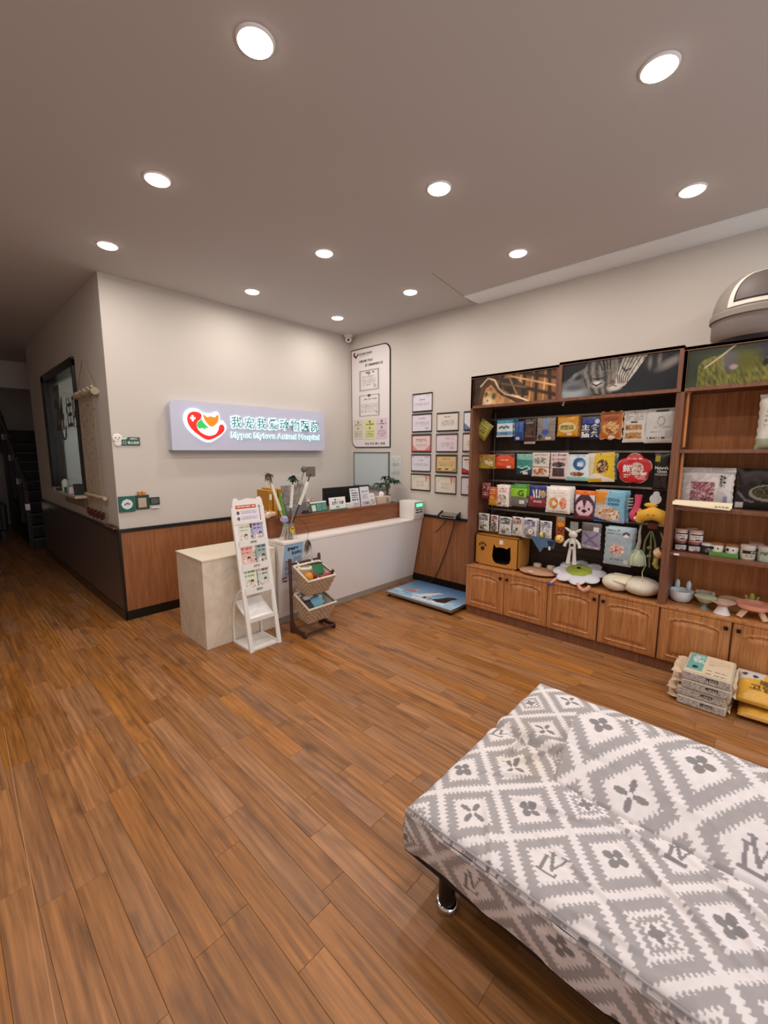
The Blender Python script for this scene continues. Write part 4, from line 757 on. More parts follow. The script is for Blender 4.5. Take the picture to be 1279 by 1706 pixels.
MB().poly([(rx0 + 0.018, 2.845, 0.225), (rx1 - 0.018, 2.845, 0.225), (rx1 - 0.018, 3.04, 0.34), (rx0 + 0.018, 3.04, 0.34)], (0, 0, 0.012)).build('slanted_shelf', M_rk, rk); MB().box((rx0 + 0.018, 2.835, 0.215), (rx1 - 0.018, 2.847, 0.245)).build('shelf_lip', M_rk, rk)
for k, s in enumerate((0.435, 0.615, 0.80)):
    MB().poly([rp(rx0 + 0.018, s, 0.014), rp(rx1 - 0.018, s, 0.014), rp(rx1 - 0.018, s + 0.05, 0.018), rp(rx0 + 0.018, s + 0.05, 0.018)], nrm * 0.004).build('pocket_lip', M_rk, rk)
    MB().poly([rp(rx0 + 0.018, s, 0.014), rp(rx1 - 0.018, s, 0.014), rp(rx1 - 0.018, s + 0.004, -0.03), rp(rx0 + 0.018, s + 0.004, -0.03)], Vector((0, 0, 0.004))).build('pocket_floor', M_rk, rk)
    lettering(rk, ('自取用', '会员刊', '赠阅刊')[2 - k], rp(1.625, s + 0.018, 0.0185), UX, ln, 0.05, 0.018, M_grey_ink)
hd = [(0.0, 0.97), (0.26, 0.97), (0.26, 1.10), (0.255, 1.15), (0.24, 1.172), (0.222, 1.168), (0.205, 1.155), (0.13, 1.165), (0.06, 1.15), (0.05, 1.166), (0.032, 1.172), (0.015, 1.16), (0.004, 1.12)]
MB().poly([rp(rx0 + a, b, 0.012) for a, b in hd], nrm * 0.008).build('header_card', mat('header_cream', '#efe8e4', 0.5), rk)
mb = MB(); print_quad(mb, rp(rx0 + 0.02, 0.985, 0.013), UX, ln, 0.22, 0.155, [('base', '#efe8e4'), ('r', .04, .66, .8, .84, '#c65a3e'), ('t', .08, .7, .76, .8, '#f3d9cf', 1), ('e', .1, .46, .06, .09, '#5a5560'), ('e', .1, .18, .06, .09, '#6a6570'), ('r', .2, .36, .82, .58, '#d9d2e2'), ('r', .2, .08, .82, .3, '#d9d2e2'), ('t', .22, .4, .78, .55, '#a59fb3', 2), ('t', .22, .11, .78, .27, '#a59fb3', 2), ('r', .9, .02, .94, .72, '#8a7f98'), ('p', [(.86, .68), (.92, .8), (.98, .68)], '#8a7f98')], 50, 40); mb.build('header_print', M_print, rk)
BRO = [(0, 0, .105, .19, '#dfe6d2', '#7f9a5a', 'green and white folded leaflet in the lowest rack pocket'), (0, .115, .1, .185, '#cfd9cf', '#8a4a52', 'sage green girl-and-dog leaflet in the lowest rack pocket'), (1, 0, .1, .185, '#e2b9ab', '#c8433a', 'salmon red cartoon leaflet in the middle rack pocket'), (1, .125, .1, .19, '#9fb3ad', '#3f4a4c', 'grey-green cartoon leaflet in the middle rack pocket'),
       (2, 0, .1, .165, '#e2e0d8', '#8fa36a', 'white and green leaflet in the top rack pocket'), (2, .12, .105, .175, '#b7b2d6', '#4c4a66', 'lavender cartoon leaflet in the top rack pocket'), (1, .085, .06, .14, '#e6dfda', '#8a8684', 'narrow white leaflet between the two in the middle pocket'), (0, .085, .05, .15, '#e3e0dd', '#77736f', 'narrow white leaflet between the two in the lowest pocket'), (2, .075, .06, .13, '#dde0d4', '#98a48a', 'short pale leaflet between the two in the top pocket')]
for i, (row, a, w, h, c1, c2, lab) in enumerate(BRO):
    s = (0.435, 0.615, 0.80)[row] + 0.006; d = -0.004 if i > 5 else 0.008; x = rx0 + 0.024 + a
    mb = MB(); lay = [('base', c1), ('t', .1, .78, .9, .92, c2, 1), ('t', .1, .66, .8, .74, c2, 1), ('ne', .45, .3, .36, .24, [c1, '#efe9e4', c2, '#f1d9cf'], 6), ('e', .62, .46, .13, .08, '#2b2424'), ('e', .62, .4, .1, .06, '#efcdb9'), ('e', .3, .36, .1, .07, '#f0e4da')]
    print_quad(mb, rp(x, s, d), UX, ln, w, h, lay, 30, 36, seed=i + 3); mb.poly([rp(x, s, d - 0.0012), rp(x + w, s, d - 0.0012), rp(x + w, s + h, d - 0.0012), rp(x, s + h, d - 0.0012)], nrm * 0.002); mb.c += [C(c1)] * 8
    tag(mb.build('leaflet', M_print), lab, 'leaflet', 'leaflets in the brochure rack')

# ================================================================== two-basket stand
bs = thing('basket_stand', (2.08, 2.8, 0), 'dark brown wooden stand with two lined wicker baskets', 'basket stand'); M_bs = wood('stand_wood', '#3a1f18', '#57332a', 'z', 2, 0.45)
bx0, bx1, byb = 1.945, 2.245, 2.885
for x in (bx0, bx1):
    MB().tube([(x, byb, 0.0), (x, byb, 0.62), (x, byb, 0.632)], [0.014, 0.014, 0.009], 10).build('post', M_bs, bs, smooth=50)
    MB().poly([(x + 0.008, 2.90, 0.0), (x + 0.008, 2.90, 0.1), (x + 0.008, 2.86, 0.1), (x + 0.008, 2.83, 0.06), (x + 0.008, 2.76, 0.045), (x + 0.008, 2.70, 0.055), (x + 0.008, 2.68, 0.03), (x + 0.008, 2.69, 0.0), (x + 0.008, 2.72, 0.0), (x + 0.008, 2.74, 0.015), (x + 0.008, 2.84, 0.015), (x + 0.008, 2.86, 0.0)], (0.016, 0, 0)).build('foot', M_bs, bs)
for z, y, r in ((0.585, byb, 0.01), (0.33, byb, 0.008), (0.03, 2.70, 0.012)): MB().tube([(bx0, y, z), (bx1, y, z)], r, 8).build('crossbar', M_bs, bs)
def basket(zt, lab):
    bk = MB(); x0, x1 = bx0 + 0.018, bx1 - 0.018
    # loops: bottom rectangle and top rectangle (front hangs forward and lower)
    top = [(x0, 2.86, zt), (x1, 2.86, zt), (x1 + 0.008, 2.655, zt - 0.085), (x0 - 0.008, 2.655, zt - 0.085)]; bot = [(x0 + 0.03, 2.85, zt - 0.20), (x1 - 0.03, 2.85, zt - 0.20), (x1 - 0.025, 2.715, zt - 0.222), (x0 + 0.025, 2.715, zt - 0.222)]
    per, rows = [], 21
    for e_ in range(4):
        a, b = e_, (e_ + 1) % 4; n = 28 if e_ % 2 == 0 else 24
        for i in range(n): per.append((a, b, i / n, i))
    vs, fs = [], []; cen = Vector(((x0 + x1) / 2, 2.77, zt - 0.12)); m_ = len(per)
    for r in range(rows + 1):
        for k, (a, b, f, i) in enumerate(per):
            p = (Vector(bot[a]).lerp(Vector(bot[b]), f)).lerp(Vector(top[a]).lerp(Vector(top[b]), f), r / rows); d = (p - cen); d.z = 0; d.normalize()
            vs.append(p + d * (0.011 * (1 if r % 3 == 1 else 0.0) * (0.4 + 0.6 * math.sin(i * PI / 2 + PI / 4 + (r // 3) * PI))))
    for r in range(rows):
        for k in range(m_): fs.append((r * m_ + k, r * m_ + (k + 1) % m_, (r + 1) * m_ + (k + 1) % m_, (r + 1) * m_ + k))
    fs.append(tuple(range(m_ - 1, -1, -1))); bk.raw(vs, fs); o = bk.build('woven_body', mat('wicker', '#b59c80', 0.75, var=0.45, vscale=60, bump=(0.5, 0.004, 150)), bs, label=lab)
    li = MB(); li.tube([Vector(p) + Vector((0, 0, 0.004)) for p in top] + [Vector(top[0]) + Vector((0, 0, 0.004))], 0.011, 7, caps=False); ins = [Vector(p).lerp(cen, 0.1) for p in top]; inb = [Vector(p) + Vector((0, 0, 0.02)) for p in bot]
    li.raw(ins + inb, [(0, 1, 5, 4), (1, 2, 6, 5), (2, 3, 7, 6), (3, 0, 4, 7), (4, 5, 6, 7)]); li.build('cloth_lining', mat('lining_cloth', '#d8cdbd', 0.9, var=0.12, vscale=30), bs, smooth=60)
    for x in (x0 + 0.05, x1 - 0.07): MB().tube([(x, 2.85, zt - 0.03), (x, 2.868, zt + 0.02), (x, 2.89, zt + 0.03), (x, 2.9, zt - 0.01)], 0.009, 6).build('hanging_loop', mat('loop_white', '#e4ddd2', 0.8), bs)
basket(0.565, 'upper wicker basket with white lining'); basket(0.33, 'lower wicker basket with white lining')
def toy(name, lab, mbs):
    parts = list(mbs); lo = Vector(parts[0][1].v[0]); t = thing(name, lo, lab, 'pet toy', 'pet toys in the baskets')
    for nm, mb, m in parts: mb.build(nm, m, t, smooth=60)
toy('orange_ball', 'mottled orange toy ball in the upper basket', [('ball', MB().ell((2.02, 2.74, 0.49), (0.043, 0.043, 0.043)), mat('toy_orange', '#c98328', 0.6, var=0.35, vscale=50)), ('seam', MB().tube([(2.02 + 0.0435 * math.cos(a), 2.74 - 0.0, 0.49 + 0.0435 * math.sin(a)) for a in np.linspace(0, 2 * PI, 20)], 0.0015, 4), mat('toy_seam', '#9a5f1a', 0.7))])
toy('green_pyramid', 'dark green wedge shaped toy in the upper basket', [('wedge', MB().raw([(2.09, 2.80, 0.575), (2.2, 2.79, 0.57), (2.15, 2.73, 0.48), (2.1, 2.74, 0.49), (2.19, 2.75, 0.50), (2.15, 2.84, 0.5)], [(0, 3, 2, 4, 1), (0, 1, 5), (0, 5, 3), (1, 4, 5), (3, 5, 4, 2)]), mat('toy_green', '#2f6a44', 0.7)), ('edge', MB().tube([(2.088, 2.80, 0.577), (2.203, 2.79, 0.572)], 0.005, 6), mat('toy_dark', '#2b2421', 0.7))])
toy('red_rope_toy', 'red beaded rope toy in the upper basket', [('knot', MB().ell((2.07, 2.72, 0.5), (0.02, 0.02, 0.02), 10, 8).ell((2.075, 2.72, 0.475), (0.018, 0.018, 0.018), 10, 8).ell((2.085, 2.715, 0.46), (0.016, 0.016, 0.016), 10, 8), mat('toy_red', '#8d2a24', 0.7)), ('bead', MB().ell((2.09, 2.7, 0.475), (0.01, 0.01, 0.01), 8, 6), mat('toy_cream', '#e2d3b8', 0.7))])
toy('crimson_bone', 'crimson chew toy with black end in the upper basket', [('body', MB().tube([(2.11, 2.70, 0.47), (2.16, 2.70, 0.48), (2.215, 2.695, 0.49)], [0.022, 0.016, 0.014], 10), mat('toy_crimson', '#9b1d38', 0.6)), ('end', MB().ell((2.235, 2.69, 0.5), (0.014, 0.014, 0.026), 10, 8), MATS['toy_dark'])])
toy('white_bone', 'cream bone shaped toy at the back of the upper basket', [('shaft', MB().tube([(1.985, 2.81, 0.55), (2.03, 2.80, 0.545), (2.075, 2.79, 0.54)], 0.013, 8), MATS['toy_cream']), ('knob', MB().ell((1.98, 2.81, 0.557), (0.016, 0.014, 0.018), 10, 8).ell((2.08, 2.79, 0.545), (0.016, 0.014, 0.018), 10, 8), MATS['toy_cream'])])
toy('blue_pyramid', 'light blue wedge shaped toy in the lower basket', [('wedge', MB().raw([(2.04, 2.75, 0.30), (2.13, 2.75, 0.305), (2.16, 2.71, 0.26), (2.09, 2.70, 0.22), (2.03, 2.71, 0.235), (2.09, 2.80, 0.24)], [(0, 4, 3), (0, 3, 2, 1), (0, 1, 5), (1, 2, 5), (0, 5, 4), (5, 2, 3, 4)]), mat('toy_blue', '#6fa6bd', 0.7)), ('trim', MB().tube([(2.04, 2.748, 0.302), (2.13, 2.748, 0.307)], 0.003, 5), mat('toy_navy', '#35455a', 0.7))])
toy('charcoal_wedge', 'charcoal wedge shaped toy in the lower basket', [('wedge', MB().raw([(1.98, 2.75, 0.295), (2.04, 2.75, 0.29), (2.045, 2.70, 0.24), (1.99, 2.70, 0.235), (2.0, 2.80, 0.24)], [(0, 3, 2, 1), (0, 1, 4), (1, 2, 4), (0, 4, 3), (2, 3, 4)]), mat('toy_charcoal', '#3a3336', 0.7)), ('trim', MB().tube([(1.98, 2.748, 0.297), (2.04, 2.748, 0.292)], 0.003, 5), MATS['toy_dark'])])
toy('white_bunny', 'white plush bunny toy in the lower basket', [('body', MB().ell((2.05, 2.79, 0.30), (0.05, 0.03, 0.028)), mat('toy_white', '#e6e0e2', 0.9)), ('ear', MB().ell((2.085, 2.795, 0.345), (0.009, 0.007, 0.03), 8, 6).ell((2.11, 2.795, 0.34), (0.009, 0.007, 0.028), 8, 6), MATS['toy_white']), ('bow', MB().ell((2.12, 2.78, 0.325), (0.016, 0.008, 0.012), 8, 6), mat('toy_rose', '#9a4a56', 0.8))])
toy('mint_ball', 'pale mint felt ball in the lower basket', [('ball', MB().ell((2.14, 2.77, 0.285), (0.036, 0.034, 0.036)), mat('toy_mint', '#b9ccc6', 0.9)), ('seam', MB().tube([(2.14 + 0.0365 * math.cos(a), 2.77, 0.285 + 0.0365 * math.sin(a)) for a in np.linspace(0, 2 * PI, 18)], 0.0012, 4), MATS['toy_seam'])])

# ================================================================== weighing scale
ws = thing('pet_scale_platform', (3.42, 2.52, 0), 'low pet weighing platform with blue sky picture on the floor', 'scale'); s0, s1, t0, t1 = 3.15, 3.70, 2.11, 2.94
MB().box((s0, t0, 0.03), (s1, t1, 0.052), 0.004).build('tray', M_metal, ws)
mb = MB(); print_quad(mb, (s0 + 0.008, t1 - 0.008, 0.0532), UY, UX, t1 - t0 - 0.016, s1 - s0 - 0.016, [('grad', '#9cc4e0', '#2f6497'), ('n', 0, .1, 1, .3, ['#c3d6e4', '#a9c6dc', '#86b0d2'], 5), ('e', .2, .36, .09, .07, '#b58a84'), ('p', [(.13, .3), (.3, .3), (.28, .5), (.24, .4)], '#a87c78'), ('p', [(.33, .22), (.38, .28), (.45, .44), (.55, .6), (.62, .62), (.56, .5), (.54, .34), (.46, .22)], '#dcd7d0'), ('n', .48, .16, .6, .28, ['#3f4a56', '#c3ccd3', '#7a8793'], 12), ('p', [(.6, .22), (.66, .3), (.72, .5), (.8, .58), (.86, .54), (.82, .42), (.82, .22), (.72, .16)], '#26272c'), ('e', .27, .46, .03, .06, '#c79a90')], 70, 46); mb.build('picture_top', M_photo, ws)
lettering(ws, '我宠我爱动物医院', (s0 + 0.035, t1 - 0.31, 0.054), UY, UX, 0.4, 0.045, M_white_ink, 0.02)
for x in (s0 + 0.03, s1 - 0.03):
    for y in (t0 + 0.03, t1 - 0.03): MB().lathe((x, y, 0), [(0.016, 0), (0.016, 0.008), (0.006, 0.01), (0.006, 0.03)], 12).build('foot', M_dkmetal, ws)
sd = thing('scale_readout', (3.77, 2.58, 0.80), 'black and silver scale readout resting on the wall rail', 'scale readout')
MB().poly([(3.74, 2.47, 0.80), (3.74, 2.47, 0.826), (3.8, 2.47, 0.85), (3.825, 2.47, 0.80)], (0, -0.22, 0)).build('case', M_metal, sd); MB().box((3.735, 2.50, 0.808), (3.745, 2.66, 0.822)).build('display_window', M_black, sd)
for y in (2.462, 2.69): MB().poly([(3.73, y, 0.79), (3.73, y, 0.83), (3.81, y, 0.868), (3.83 - 0.026, y, 0.79)], (0, -0.012, 0)).build('end_cap', M_black, sd)
put('scale_cable', 'thin dark cable hanging from the scale readout to the platform', 'cable', MB().tube([(3.75, 2.5, 0.8), (3.79, 2.53, 0.72), (3.8, 2.62, 0.45), (3.8, 2.72, 0.2), (3.78, 2.76, 0.1), (3.69, 2.78, 0.045)], 0.005, 6), mat('cable_dark', '#2a1710', 0.5))
put('cable_stub', 'thin second cable curving down the wainscot beside the readout', 'cable', MB().tube([(3.76, 2.62, 0.8), (3.805, 2.66, 0.74), (3.81, 2.75, 0.64), (3.814, 2.8, 0.6)], 0.003, 5), MATS['cable_dark'])

# ================================================================== wall shelving: three cabinets
XS, XK, XBK = 3.32, 3.66, XR - 0.026         # front face, back board, rear of the case
ZB, ZH, ZTOP = 0.47, 1.89, 2.15
def door_mesh(w, h):
    nx, ny = 44, 44; U, V = np.meshgrid(np.linspace(0, 1, nx), np.linspace(0, 1, ny))
    vt = 0.70 + 0.13 * np.sqrt(np.clip(1 - ((U - 0.5) / 0.40) ** 2, 0, 1)); d = np.minimum(np.minimum((U - 0.17) * w, (0.83 - U) * w), np.minimum((V - 0.15) * h, (vt - V) * h))
    hgt = -0.010 * np.exp(-(d / 0.0065) ** 2) + 0.006 * np.clip((d - 0.012) / 0.016, 0, 1) + 0.006 * np.exp(-((d + 0.012) / 0.006) ** 2)
    e = np.minimum(np.minimum(U, 1 - U) * w, np.minimum(V, 1 - V) * h); hgt = np.where(e < 0.004, -0.004, hgt)
    vs = [(-hgt[j, i], -U[j, i] * w, V[j, i] * h) for j in range(ny) for i in range(nx)]
    fs = [(j * nx + i, j * nx + i + 1, (j + 1) * nx + i + 1, (j + 1) * nx + i) for j in range(ny - 1) for i in range(nx - 1)]
    mb = MB().raw(vs, fs); mb.box((0.004, 0, 0), (0.018, -w, h)); return mb
door0 = None
def frame_open(mb, x0, x1, y0, y1, z0, z1, w):
    mb.box((x0, y0, z1 - w), (x1, y1, z1)); mb.box((x0, y0, z0), (x1, y1, z0 + w)); mb.box((x0, y0, z0 + w), (x1, y0 + w, z1 - w)); mb.box((x0, y1 - w, z0 + w), (x1, y1, z1 - w)); return mb
def cabinet(y1, y0, lab, left_side, right_side, back_m, ztop, xh, art, seed):
    global door0
    t = thing('display_cabinet', (3.56, (y0 + y1) / 2, 0), lab, 'cabinet')
    MB().box((XS + 0.02, y0, 0), (XBK, y1, 0.075)).build('plinth', M_case, t)
    MB().box((XS + 0.02, y0 + 0.001, 0.075), (XBK, y1 - 0.001, 0.45)).build('base_carcass', M_case, t)
    MB().box((XS - 0.006, y0 + 0.0005, 0.452), (XBK, y1 - 0.0005, ZB), 0.003).build('base_top', M_cab, t)
    MB().box((XK, y0 + 0.001, ZB), (XK + 0.012, y1 - 0.001, ZH)).build('back_board', back_m, t)
    if left_side: MB().box((XS, y1 - 0.022, ZB), (XBK, y1, ZTOP - 0.02), 0.002).build('side_panel', M_case, t)
    if right_side: MB().box((XS, y0, ZB), (XBK, y0 + 0.022, ZTOP - 0.02), 0.002).build('side_panel', M_case, t)
    MB().box((xh, y0, ztop - 0.018), (XBK, y1, ztop)).build('top_panel', M_case, t)
    MB().box((xh + 0.02, y0 + 0.001, ZH), (XBK, y1 - 0.001, ZH + 0.016)).build('header_floor', M_case, t)
    frame_open(MB(), xh, xh + 0.022, y0, y1, ZH - 0.012, ztop - 0.0005, 0.022).build('header_frame', M_case, t)
    hw, hh = y1 - y0 - 0.04, ztop - ZH - 0.03
    mb = MB(); art(mb, (xh + 0.012, y1 - 0.02, ZH + 0.008), hw, hh); mb.build('header_picture', M_photo, t)
    w, h = (y1 - y0) / 2 - 0.006, 0.37
    for k in range(2):
        if door0 is None: d = door_mesh(w, h).build('door', M_cab, None, origin=(0, 0, 0), smooth=35); door0 = d; d.location = (0, 0, 0)
        else: d = door0.copy(); COL.objects.link(d)
        yl = y1 - 0.003 - k * (w + 0.006); d.parent = t; d.location = Vector((XS, yl, 0.08)) - ORIG[t.name]
        ky = -w + 0.028 if k == 0 else -0.028; kb = MB().box((-0.016, ky - 0.011, h - 0.055), (0.0, ky + 0.011, h - 0.033), 0.003); kb.build('knob', M_black, d, local=True, label='small black square knob')
    return t
def quad_art(layers, nx, ny, seed=1):
    def f(mb, p, w, h): print_quad(mb, p, UY, UZ, w, h, layers(w / h) if callable(layers) else layers, nx, ny, seed)
    return f
def art_field(fn, nx=150, ny=52):
    def f(mb, p, w, h):
        U, V = np.meshgrid(np.linspace(0, 1, nx), np.linspace(0, 1, ny)); col = fn(U * w / h, V, w / h); P = np.array(p) + U[..., None] * w * np.array(UY) + V[..., None] * h * np.array(UZ)
        mb.raw(P.reshape(-1, 3).tolist(), [(j * nx + i, j * nx + i + 1, (j + 1) * nx + i + 1, (j + 1) * nx + i) for j in range(ny - 1) for i in range(nx - 1)], col.reshape(-1, 3).tolist())
    return f
def lerp3(a, b, t): return np.array(C(a)) * (1 - t[..., None]) + np.array(C(b)) * t[..., None]
def put_e(col, U, V, cx, cy, rx, ry, c, soft=0.15, rot=0.0):
    a, b = U - cx, V - cy; ca, sa = math.cos(rot), math.sin(rot); d = np.sqrt(((a * ca + b * sa) / rx) ** 2 + ((-a * sa + b * ca) / ry) ** 2); m = np.clip((1 + soft - d) / (2 * soft), 0, 1)[..., None]
    c = np.array(C(c)) if isinstance(c, str) else c; col[...] = col * (1 - m) + c * m; return col
def put_p(col, U, V, pts, c): m = inpoly(U, V, pts); col[m] = C(c) if isinstance(c, str) else c[m]; return col
def put_l(col, U, V, pts, w, c):
    for a, b in zip(pts[:-1], pts[1:]): m = np.clip(1.4 - dseg(U, V, a, b) / w, 0, 1)[..., None]; col[...] = col * (1 - m) + np.array(C(c)) * m
    return col
def art_kitten(U, V, A):        # ginger kitten peeking from under a tartan blanket (U runs 0..A)
    col = lerp3('#2a1b14', '#5b3c26', vnoise(U * 4, V * 4, 3))
    bl = lerp3('#6b4226', '#b57c4a', vnoise(U * 2.2 + V, V * 3, 8)); m = inpoly(U, V, [(0.55, 1.0), (A, 1.0), (A, .0), (2.2, .0), (1.9, .12), (1.5, .25), (1.15, .4), (0.9, .7)]); col[m] = bl[m]
    for k in range(5): put_l(col, U, V, [(1.2 + k * .42, 1.05), (0.95 + k * .5, .0)], 0.07, '#33221a')
    for k in range(5): put_l(col, U, V, [(1.5 + k * .42, 1.05), (1.2 + k * .5, .0)], 0.028, '#d9a56c')
    put_l(col, U, V, [(0.9, .95), (2.0, .5), (A, .15)], 0.07, '#3a271c'); put_l(col, U, V, [(1.3, 1.0), (A, .45)], 0.03, '#e0ad74'); put_l(col, U, V, [(1.9, 1.0), (A, .7)], 0.06, '#3f2a1c')
    put_p(col, U, V, [(1.05, .9), (1.7, .85), (2.15, .45), (2.2, .2), (1.7, .28), (1.3, .45)], lerp3('#241b18', '#4f4034', vnoise(U * 6, V * 6, 4))); put_l(col, U, V, [(1.45, .9), (1.75, .3)], 0.035, '#96744e'); put_l(col, U, V, [(1.15, .72), (2.1, .5)], 0.03, '#7a5c40')
    put_p(col, U, V, [(0.2, 0), (0.25, .4), (0.38, .8), (0.6, .95), (0.85, .85), (1.0, .6), (1.25, .35), (1.7, .2), (2.1, .0)], lerp3('#4a2f1e', '#6f4a30', vnoise(U * 6, V * 6, 14)))
    put_p(col, U, V, [(0.38, 0), (0.42, .3), (0.52, .6), (0.72, .72), (0.9, .55), (1.12, .32), (1.5, .15), (1.75, 0)], lerp3('#b5783f', '#e6b47c', vnoise(U * 9, V * 9, 5)))
    put_l(col, U, V, [(0.3, .7), (0.6, .97), (0.88, .86), (1.05, .55), (1.3, .34), (1.8, .2), (2.15, .05)], 0.03, '#f0d6ae')
    put_e(col, U, V, 0.62, .14, .16, .15, '#f0dcb8', .5)
    for x, y, s in ((0.54, .4, .85), (0.86, .3, 1.1)): put_e(col, U, V, x, y, .085 * s, .1 * s, '#24170f', .2); put_e(col, U, V, x, y, .062 * s, .078 * s, '#a39a52', .2); put_e(col, U, V, x, y, .03, .06 * s, '#0e0a08', .2)
    put_e(col, U, V, 0.6, .16, .045, .045, '#b5665a', .3)
    for k in range(3): put_l(col, U, V, [(0.66 + k * .05, .68 - k * .03), (0.68 + k * .04, .52)], 0.014, '#8a5226')
    return col * (0.5 + 0.6 * vnoise(U * 2.2, V * 2.2, 11))[..., None]
def art_tabby(U, V, A):         # sleeping grey tabby
    col = lerp3('#101115', '#24262c', vnoise(U * 2, V * 2, 2)); put_e(col, U, V, 0.3, .16, .5, .26, '#9aa0a2', .5); put_e(col, U, V, 0.4, .3, .34, .1, '#55585c', .5)
    put_p(col, U, V, [(0.12, .5), (0.36, .7), (0.72, .86), (0.8, .55), (0.6, .42)], lerp3('#4a4a4c', '#88888a', vnoise(U * 14, V * 3, 6))); put_e(col, U, V, .5, .58, .14, .07, '#2a2a2d', .5, .4)
    st = 0.5 + 0.5 * np.sin(U * 30 + 3 * vnoise(U * 3, V * 3, 4) + V * 5); fur = lerp3('#2c2a29', '#8a847c', np.clip(st * .7 + .35 * vnoise(U * 22, V * 22, 6) - .1, 0, 1)); m = ((U - 1.25) / .62) ** 2 + ((V - .62) / .6) ** 2 < 1; col[m] = fur[m]
    put_p(col, U, V, [(1.5, .1), (1.78, .22), (2.05, .6), (2.3, 1.0), (1.7, 1.0), (1.52, .55)], lerp3('#8f867b', '#cfc6ba', vnoise(U * 18 + V * 9, V * 7, 9)))
    for k in range(6): put_l(col, U, V, [(1.66 + k * .1, 1.0), (1.56 + k * .055, .55 - .03 * k), (1.6 + k * .045, .3)], 0.014, '#2e2926')
    put_p(col, U, V, [(1.2, 1.0), (1.42, 1.0), (1.55, .5), (1.5, .32), (1.36, .36), (1.3, .6)], lerp3('#574d46', '#8d8076', vnoise(U * 20, V * 8, 3)))
    for k in range(4): put_l(col, U, V, [(1.05 + k * .1, 1.0), (1.16 + k * .07, .72)], 0.02, '#17151a')
    put_e(col, U, V, 1.45, .34, .08, .07, '#6b4c45', .3); put_e(col, U, V, 1.5, .19, .17, .09, '#c4bcb1', .4); put_l(col, U, V, [(1.36, .23), (1.46, .27), (1.56, .22)], 0.013, '#2a211f')
    put_e(col, U, V, 1.04, .33, .17, .1, '#a59d93', .4); put_e(col, U, V, 1.03, .36, .11, .05, '#d3ccc2', .4); put_l(col, U, V, [(0.9, .36), (1.02, .29), (1.16, .36)], 0.022, '#120f0f'); put_l(col, U, V, [(.92, .5), (1.05, .46), (1.2, .5)], 0.02, '#1b1919')
    put_l(col, U, V, [(1.68, .72), (1.78, .62), (1.9, .68)], 0.022, '#120f0f')
    for k in range(5): put_e(col, U, V, 2.25 + .11 * k, .82 - .05 * (k % 3), .05, .16, ('#2b2827', '#6d655d')[k % 2], .6)
    put_e(col, U, V, 2.85, .72, .3, .1, '#77716c', .6, 0.5); put_e(col, U, V, 1.9, .06, .5, .05, '#1d2a2a', .5); return col
def art_grass(U, V, A):         # grey kittens in the grass
    col = lerp3('#232a1e', '#3d4630', vnoise(U * 2, V * 3, 2)); g = lerp3('#343c18', '#857f3c', vnoise(U * 26 + V * 8, V * 9, 7)); m = (V < 0.5 + 0.25 * np.sin(U * 2.2 - .3) * (U < 1.6) + .1 * vnoise(U * 8, V * 2, 4)) & (U > 0.25); col[m] = g[m]
    put_p(col, U, V, [(1.15, .98), (2.9, 1.0), (2.9, .62), (2.2, .45), (1.6, .62), (1.3, .7)], lerp3('#24242c', '#3c3b47', vnoise(U * 6, V * 6, 3)))
    put_e(col, U, V, 0.95, .62, .18, .24, '#5c5560', .4); put_l(col, U, V, [(0.4, .5), (0.75, .78), (1.0, 1.0)], 0.022, '#b8a98c'); put_e(col, U, V, 1.25, .6, .25, .28, '#565520', .6); put_e(col, U, V, 1.0, .45, .08, .06, '#a08a92', .4)
    put_p(col, U, V, [(1.55, .55), (1.7, .68), (2.0, .55), (2.4, .52), (2.9, .7), (2.9, .0), (1.9, 0), (1.75, .25)], lerp3('#4d4a55', '#75717c', vnoise(U * 8, V * 8, 5))); put_e(col, U, V, 1.62, .5, .06, .1, '#1c1a1c', .3)
    put_l(col, U, V, [(1.88, .02), (1.98, .3), (2.08, .02)], 0.03, '#c9b8a2'); put_l(col, U, V, [(2.3, .52), (2.4, .9)], 0.02, '#b9aa96'); return col
Y3, Y2, Y1, Y0 = 2.072, 1.305, 0.53, -0.245
cab1 = cabinet(Y3, Y2, 'brown shop cabinet with ginger kitten header picture, left unit', True, False, M_dark, ZTOP, XS, art_field(art_kitten, 220, 74), 1)
cab2 = cabinet(Y2, Y1, 'brown shop cabinet with sleeping tabby header picture, middle unit', False, True, M_dark, ZTOP + 0.012, XS - 0.012, art_field(art_tabby, 240, 80), 2)
cab3 = cabinet(Y1, Y0, 'brown shop cabinet with grey kittens in grass header, right unit', True, True, M_back, ZTOP, XS, art_field(art_grass, 200, 68), 3)
for z in (1.515, 1.145, 0.84): MB().box((XS + 0.012, Y0 + 0.022, z - 0.022), (XK, Y1 - 0.022, z), 0.002).build('shelf_board', M_case, cab3)
for z in (1.87, 1.50): MB().tube([(XS + 0.05, Y1 - 0.034, z), (XS + 0.05, Y1 - 0.034, z - 0.34)], 0.01, 8).build('corner_tube', M_back, cab3); MB().box((XS + 0.035, Y1 - 0.05, z), (XS + 0.065, Y1 - 0.022, z + 0.008)).build('tube_cap', mat('brass', '#c99a5a', 0.3, 0.8), cab3)
MB().lathe((XS + 0.1, Y2, ZH - 0.035), [(0.0001, 0), (0.012, 0.0), (0.012, 0.015), (0.022, 0.02), (0.022, 0.034)], 14).build('clip_lamp', M_metal, cab1)
RAILZ = (1.80, 1.505, 1.235, 0.965)
